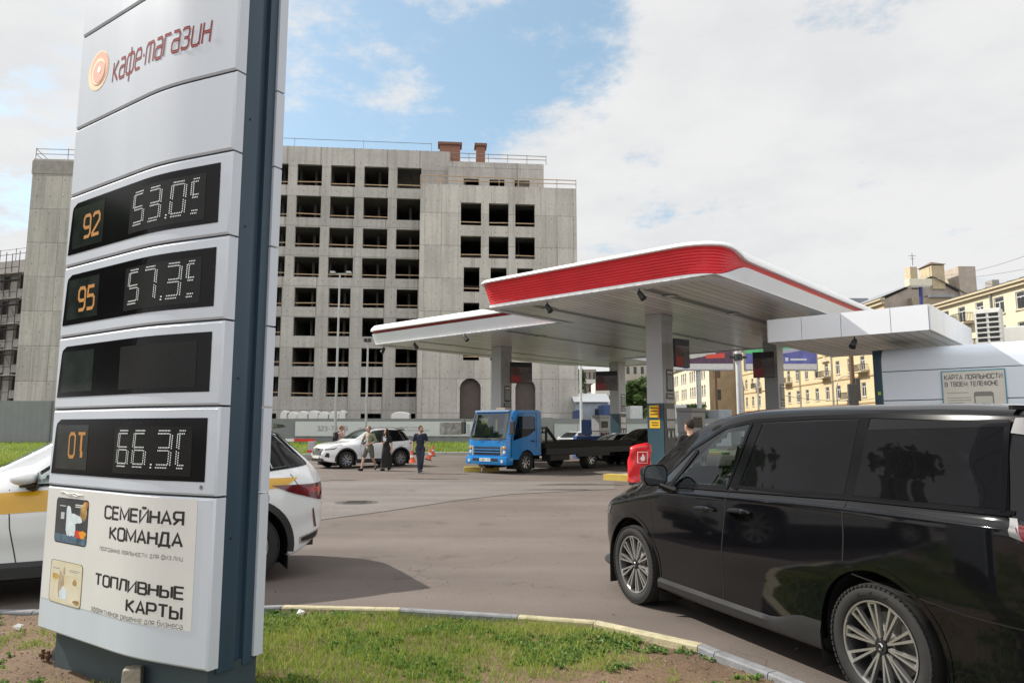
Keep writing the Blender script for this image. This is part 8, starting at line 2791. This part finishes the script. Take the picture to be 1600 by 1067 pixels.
# fuel pumps on the islands
def pump(s, t_, label):
    c = cw(s, t_)
    th_ = thing('fuel_pump', label, 'fuel pump', (c.x, c.y, .16), math.atan2(CA.y, CA.x) + math.pi, 'fuel pumps beside the canopy columns')
    MB().bbox(-.28, .28, -.55, .55, 0, 1.35, .03).build('body', pm('pump grey', (.30, .31, .32), .4), th_)
    h_ = MB().bbox(-.30, .30, -.58, .58, 1.35, 2.15, .05).build('head', pm('pump silver', (.36, .37, .39), .35), th_)
    for s_ in (-1, 1): MB().box(s_ * .305 - .003, s_ * .305 + .003, -.42, .3, 1.55, 1.95).build('screen', M_LABGL, h_)
    MB().bbox(-.32, .32, -.6, .6, 2.15, 2.3, .03).build('crown', pm('pump grey', (0, 0, 0)), th_)
    for s_ in (-1, 1):
        for k in range(4):
            y = -.38 + k * .24
            b = MB(); b.path([(s_ * .30, y, 1.28), (s_ * .38, y, 1.05), (s_ * .42, y, .55), (s_ * .34, y + .06, .25), (s_ * .29, y + .08, .6)], .018, 6); b.build('hose', M_DARK, th_)
            b = MB(); b.bbox(s_ * .32 - .04, s_ * .32 + .04, y - .03, y + .03, 1.02, 1.24, .012); b.build('nozzle', (M_DARK, M_RED, M_DARK, M_COLB)[k], th_)
M_BLUE_P = pm('pump blue', (.03, .07, .22), .4)
pump(3.75, 6.0, 'silver fuel pump with red nozzles right of the near column')
pump(12.9, 14.6, 'silver fuel pump in front of the farthest column')
pump(12.55, 8.6, 'silver fuel pump behind the blue truck cab')
# blue board and yellow box at the far pump
p = aty(918, 664, 44.0)
t = thing('service_board', 'small blue board on a stand left of the far pump', 'board', (p.x, p.y, 0), R(10))
MB().bbox(-.38, .38, -.03, .03, 1.30, 2.2, .01).build('board', M_BLUE_P, t)
MB().box(-.2, .2, -.02, .02, .0, 1.3).build('stand', M_DARK, t)
p = aty(938, 690, 41.0)
t = thing('cargo_box', 'blue and yellow box beyond the flatbed by the far pump', 'box', (p.x, p.y, .0), R(10))
MB().bbox(-1.5, .1, -.4, .4, .0, 1.25, .03).build('blue_half', M_BLUE_P, t)
MB().bbox(.1, 1.3, -.4, .4, .0, 1.15, .03).build('yellow_half', pm('ochre box', (.42, .26, .03), .6, var=.2), t)

# lamp posts and poles
M_GALV = pm('galvanised steel', (.42, .43, .43), .45, .5, var=.12, scale=2)
def post(label, name, px, py_top, Y, r0, r1, cross=None, mat=M_GALV, base=.0):
    p = aty(px, py_top, Y)
    t = thing(name, label, 'lamp post' if 'lamp' in name else 'pole', (p.x, p.y, base))
    b = MB(); b.tube((0, 0, 0), (0, 0, p.z - base), r0, r1, n=12); b.tube((0, 0, 0), (0, 0, .9), r0 * 1.35, r0 * 1.3, n=12); pl_ = b.build('shaft', mat, t, smooth=True)
    MB().tube((0, 0, 0), (0, 0, .06), r0 * 2.2, n=8).build('base_flange', mat, t)
    return t, p.z - base
t, hh_ = post('tall thin grey lamp post behind the white parked car', 'lamp_post', 531, 428, 48, .10, .055, base=.2)
b = MB(); b.path([(-.55, 0, hh_), (.75, 0, hh_)], .035, 6); b.build('crossbar', M_GALV, t)
for x in (-.45, .65): MB().bbox(x - .16, x + .16, -.3, .1, hh_ - .02, hh_ + .14, .03).build('lamp_head', M_GALV, t)
t, hh_ = post('shorter grey lamp post right of the tall one behind the car', 'lamp_post', 575, 534, 50, .095, .06, base=.3)
for x in (-.14, .14): MB().bbox(x - .1, x + .1, -.32, .05, hh_ - .02, hh_ + .22, .03).build('lamp_head', M_DARK, t)
post('slender pale pole right of the concrete building under the canopy', 'steel_pole', 907, 560, 55, .11, .09, mat=pm('pale pole paint', (.55, .56, .57), .5))
t, hh_ = post('thick white pole with a black collar between the two billboards', 'steel_pole', 1152, 520, 42, .20, .17, mat=pm('pale pole paint', (0, 0, 0)))
zc_ = aty(1152, 558, 42).z
MB().tube((0, 0, zc_ - .18), (0, 0, zc_ + .18), .26, n=14).build('collar', M_DARK, t); MB().box(-.55, .5, -.06, .06, zc_ - .08, zc_ + .06).build('collar_arm', M_DARK, t)
post('thin grey pole left of the shaded column', 'steel_pole', 1182, 560, 58, .09, .07)
post('brown wooden pole before the tan end wall', 'wooden_pole', 1117, 566, 90, .22, .17, mat=pm('brown pole wood', (.14, .085, .05), .9, var=.3, scale=4, stretch=(6, 6, .4)))
t, hh_ = post('dark brown pole with a transformer box before the yellow house', 'wooden_pole', 1329, 545, 62, .24, .19, mat=pm('brown pole wood', (0, 0, 0)))
z0_, z1_ = aty(1327, 634, 62).z, aty(1327, 600, 62).z
MB().bbox(-.60, .25, -.45, -.2, z0_, z1_, .05).build('transformer_box', pm('dark grey box', (.07, .065, .06), .7, var=.2), t)
MB().bbox(.1, .5, -.4, -.15, z0_ + .4, z1_ + .5, .04).build('junction_box', pm('dark grey box', (0, 0, 0)), t)
p = aty(1309, 640, 66)
t = thing('street_lamp', 'thin grey street lamp with a curved arm before the yellow house', 'street lamp', (p.x, p.y, 0))
zt_ = aty(1312, 588, 66).z
b = MB(); b.path([(0, 0, 0), (0, 0, zt_ * .82), (.15, 0, zt_ * .95), (.7, 0, zt_), (1.25, 0, zt_)], [.08, .06, .05, .04, .035], 8); b.build('shaft', M_GALV, t, smooth=True)
MB().bbox(1.1, 1.6, -.12, .12, zt_ - .06, zt_ + .08, .03).build('lamp_head', M_GALV, t)

# billboards over the street
def billboard(px0, px1, pyt, pyb, Y, label, kind):
    p0, p1 = aty(px0, pyb, Y), aty(px1, pyb, Y); zt = aty(px1, pyt, Y).z; zb = p0.z; w = p1.x - p0.x; h = zt - zb
    t = thing('billboard', label, 'billboard', (p0.x, p0.y, 0))
    MB().bbox(-.12, w + .12, .06, .35, zb - .12, zt + .12, .03).build('frame', pm('grey frame', (.3, .3, .31), .5), t)
    MB().tube((w * .5, .45, 0), (w * .5, .45, zb + .5), .22, n=12).build('pole', M_GALV, t)
    q = lambda x0, x1, z0, z1, o=.05: MB().quad((w*x0, o, zb + h*z0), (w*x1, o, zb + h*z0), (w*x1, o, zb + h*z1), (w*x0, o, zb + h*z1))
    q(0, 1, 0, .16).build('white_strip', pm('billboard white', (.62, .61, .60), .6), t)
    if kind == 'red':
        q(0, 1, .16, 1).build('poster', pm('billboard grey', (.50, .50, .48), .6, col2=(.60, .58, .55), scale=1), t)
        MB().add([(w*x, .045, zb + h*z) for x, z in ((0, .16), (1, .16), (1, .95), (.86, .9), (.74, .42), (.4, .30), (0, .34))], [(0, 1, 2, 3, 4, 5, 6)]).build('dark_area', pm('billboard plum', (.10, .05, .09), .6, var=.3, scale=2), t)
        MB().add([(w*x, .04, zb + h*z) for x, z in ((.60, .30), (.88, .32), (.88, .46), (.60, .40))], [(0, 1, 2, 3)]).build('red_area', pm('billboard red', (.68, .08, .05), .6), t)
    else:
        q(0, 1, .16, 1).build('poster', pm('billboard blue', (.13, .14, .40), .6, var=.3, scale=1.5), t)
        MB().add([(w*x, .045, zb + h*z) for x, z in ((0, .46), (.3, .44), (.62, .60), (1, .72), (1, 1), (0, 1))], [(0, 1, 2, 3, 4, 5)]).build('green_area', pm('billboard green', (.10, .50, .20), .6, var=.4, scale=1.2), t)
        MB().add([(w*x, .044, zb + h*z) for x, z in ((.2, .40), (.55, .46), (1, .62), (1, .72), (.6, .60), (.3, .45))], [(0, 1, 2, 3, 4, 5)]).build('pale_area', pm('billboard lilac', (.42, .42, .52), .6), t)
    q(.56 if kind != 'red' else .26, .60 if kind != 'red' else .34, .02 if kind == 'red' else .24, .14 if kind == 'red' else .34, .04).build('emblem', pm('billboard emblem', (.7, .7, .72), .6) if kind != 'red' else pm('billboard blue', (0, 0, 0)), t)
    if kind != 'red':
        lettering('Мурино', lambda x, y: (w*x, .04, zb + h*y), pm('billboard emblem', (0, 0, 0)), t, .63, .86, .35, .46) if False else q(.63, .86, .26, .31, .04).build('print_line', pm('billboard emblem', (0, 0, 0)), t)
pm('billboard blue', (.13, .14, .40), .6, var=.3, scale=1.5)
billboard(1040, 1146, 521, 577, 66, 'pale and dark billboard with a red patch under the canopy edge', 'red')
billboard(1166, 1277, 523, 577, 66, 'blue and green billboard right of the shaded column', 'blue')

# barrier at the exit behind the taxi
p = atz(482, 718)
t = thing('barrier', 'red and white barrier arm on a grey post left of the white car', 'barrier', (p.x, p.y, 0))
MB().bbox(-.02, .36, -.2, .2, 0, .98, .03).build('post', pm('barrier grey', (.40, .41, .42), .5), t)
b = MB(); b.box(-3.4, .3, -.06, .0, .98, 1.12); arm = b.build('arm', pm('barrier red', (.62, .03, .02), .4), t)
b = MB()
for x in (-2.6, -1.3): b.box(x, x + .5, -.064, .004, .976, 1.124)
b.build('white_band', M_CWHITE, arm)
MB().bbox(-.06, .26, -.22, -.08, .40, .52, .02).build('warning_lamp', pm('barrier red', (0, 0, 0)), t)
# low concrete blocks beside it
p = atz(470, 720)
t = tag(MB().bbox(-1.6, .2, -.2, .2, 0, .3, .03).build('concrete_block', pm('island concrete', (0, 0, 0))), 'low pale concrete block beside the barrier post', 'block'); t.location = (p.x + .3, p.y + 1.2, 0)

# yellow wheel stop before the truck
p = atz(738, 737)
for k, (dx, lb) in enumerate(((0, 'yellow kerb block left of the blue truck bumper'), (.72, 'second yellow kerb block, reaching under the truck bumper'))):
    o_ = MB().bbox(-.33, .33, -.12, .12, 0, .2, .025).build('kerb_block', pm('kerb yellow', (0, 0, 0)) if k == 0 else pm('dull kerb yellow', (.36, .25, .07), .8)); o_.location = (p.x + dx, p.y + .03 * k, 0); tag(o_, lb, 'kerb block', 'yellow kerb blocks at the truck')

# white sheds and blue containers behind the pale hoarding
def shed(px0, px1, pyt, Y, label, name, mat, d=6):
    x0, x1 = (px0 - 800) / FPX * Y, (px1 - 800) / FPX * Y; zt = aty(px0, pyt, Y).z
    t = thing(name, label, 'cabin' if 'cabin' in name else 'container', (x0, Y, 0))
    w = x1 - x0
    MB().bbox(0, w, 0, d, 0, zt, .04).build('shell', mat, t)
    b = MB()
    n = max(3, int(w / .6))
    for k in range(n): b.box(w * (k + .3) / n, w * (k + .6) / n, -.03, -.002, .2, zt - .2)
    b.build('rib', mat, t)
    return t, w, zt
t, w, zt = shed(899, 950, 628, 72, 'white roofed site cabin with small slots above the pale hoarding', 'site_cabin', pm('cabin grey blue', (.36, .40, .44), .6, var=.1))
b = MB(); b.add([(-.2, -.4, zt), (w + .2, -.4, zt), (w + .2, 3, zt + 1.0), (-.2, 3, zt + 1.0), (w + .2, 6.4, zt), (-.2, 6.4, zt)], [(0, 1, 2, 3), (3, 2, 4, 5)]); b.build('roof', pm('white cabin roof', (.66, .67, .68), .5), t)
b = MB(); b.box(w * .58, w * .78, -.06, -.031, zt - 1.6, zt - .7); b.build('window', M_GLD, t)
shed(942, 960, 632, 68, 'upright blue container beside the white roofed cabin', 'blue_container', pm('container blue', (.05, .09, .22), .6, var=.2, scale=2))
shed(902, 909, 640, 66, 'narrow blue container at the foot of the pale pole', 'blue_container', pm('container blue', (0, 0, 0)))
shed(984, 1003, 634, 64, 'white cabin with dark windows left of the near column', 'site_cabin', pm('cabin white', (.55, .56, .56), .6))
t, w, zt = shed(1052, 1072, 632, 60, 'white and grey cabin right of the near column', 'site_cabin', pm('cabin white', (0, 0, 0)))
b = MB(); b.box(w*.2, w*.8, -.05, -.035, zt - 2.2, zt - .6); b.build('window', pm('cabin shutter', (.25, .24, .27), .6), t)
shed(1122, 1142, 640, 75, 'grey cabin at the foot of the cream block', 'site_cabin', pm('cabin grey blue', (0, 0, 0)))

# trees and bushes beyond
def tree(name, label, cat, px, py_top, Y, crown_r, n, seed, trunk_h=.35, cols=(.0, 1.0), base=0, group=None, leaf=.28):
    random.seed(seed)
    p = aty(px, py_top, Y); H = p.z
    t = thing(name, label, cat, (p.x, p.y, base), 0, group)
    H -= base
    b = MB(); ct = H * trunk_h
    b.path([(0, 0, 0), (.1, 0, ct), (0, .1, H * .8)], [max(.06, H * .022), H * .016, .03], 8)
    limbs = []
    for k in range(9):
        a_ = random.uniform(0, 6.283); z = lerp(ct * .8, H * .75, random.random()); L = crown_r * random.uniform(.5, .95)
        e = Vector((math.cos(a_) * L, math.sin(a_) * L, z + L * random.uniform(.3, .8)))
        b.path([(0, 0, z), tuple(e * .5 + Vector((0, 0, z * .5))), tuple(e)], [H * .009, H * .006, .015], 5); limbs.append(e)
    b.build('trunk', pm('bark', (.09, .065, .045), .95, var=.3, scale=6, bump=.6), t)
    V_, F_l, T_ = [], [], []
    cl = [Vector((random.gauss(0, .42) * crown_r, random.gauss(0, .42) * crown_r, lerp(ct, H * .96, random.random() ** .9))) for _ in range(26)] + limbs
    for c_ in cl:
        f = (c_.z - ct) / (H - ct); lim = crown_r * (1.05 - .75 * max(0, f) ** 1.6)
        r2 = math.hypot(c_.x, c_.y)
        if r2 > lim: c_.x *= lim / r2; c_.y *= lim / r2
    per = n // len(cl)
    for c_ in cl:
        rr = crown_r * random.uniform(.22, .42); tn = random.uniform(-.2, .2)
        for _ in range(per):
            d = Vector((random.gauss(0, 1), random.gauss(0, 1), random.gauss(0, .8))).normalized() * rr * random.random() ** .4
            q = c_ + d
            if q.z > H: continue
            u = Vector((random.gauss(0, 1), random.gauss(0, 1), random.gauss(0, .6))).normalized(); v = u.orthogonal().normalized(); s_ = leaf * random.uniform(.6, 1.2)
            i = len(V_); V_.extend([q - u * s_, q + v * s_ * .5, q + u * s_, q - v * s_ * .5]); F_l.append((i, i+1, i+2, i+3)); T_.append(min(1, max(0, .5 + tn + random.uniform(-.25, .25))))
    cr = tri_cloud('crown', V_, F_l, T_, M_LEAF); cr.parent = t
    return t
tree('leafy_tree', 'dark green tree beside the near column in front of the old house', 'tree', 998, 588, 110, 2.6, 5200, 1)
tree('leafy_tree', 'small tree on the roof edge line beside the pale pole', 'tree', 902, 571, 160, 2.2, 2600, 2, leaf=.35)
tree('bush', 'green bush right of the grey cabin by the cream block', 'bush', 1083, 632, 80, 2.2, 3600, 3, trunk_h=.08, leaf=.2)
tree('bush', 'low green bush behind the man at the pump', 'bush', 1062, 640, 70, 1.4, 2200, 4, trunk_h=.08, leaf=.18)
tree('bush', 'small dark bush at the foot of the tan end wall', 'bush', 1100, 640, 95, 2.0, 2400, 5, trunk_h=.08, leaf=.2)
# trees on the lawn to the left, which the minivan's side windows mirror
for k, (x, y, h_, lb) in enumerate(((-30, 28, 13.5, 'round tree on the left lawn, mirrored in the minivan sliding door window'), (-35, 24, 12, 'low tree on the left lawn beside the round one'), (-31, 15, 15, 'tall tree on the left lawn, mirrored in the minivan rear window'), (-30, 8, 11, 'leafy tree at the near end of the left lawn'))):
    t = tree('leafy_tree', lb, 'tree', 800, 500, 40, 3.2, 4200, 30 + k, leaf=.26)
    f_ = h_ / aty(800, 500, 40).z
    t.location = (x, y, 0); t.scale = (f_, f_, f_)
# overhead wires
def wire(a_, c_, sag, label):
    b = MB(); a_ = Vector(a_); c_ = Vector(c_)
    b.path([lerp(a_, c_, k / 16) - Vector((0, 0, sag * 4 * (k / 16) * (1 - k / 16))) for k in range(17)], .025, 4)
    tag(b.build('overhead_wire', pm('wire grey', (.12, .12, .13), .6)), label, 'wire', 'overhead wires by the yellow houses')
wire(aty(1440, 432, 98), aty(1640, 385, 64), .8, 'upper overhead wire from the gable chimneys to the right edge')
wire(aty(1440, 436, 98), aty(1640, 412, 64), .5, 'lower overhead wire from the gable chimneys to the right edge')
wire(aty(1190, 610, 60), aty(1372, 622, 62), .5, 'thin overhead wire crossing the yellow house front')
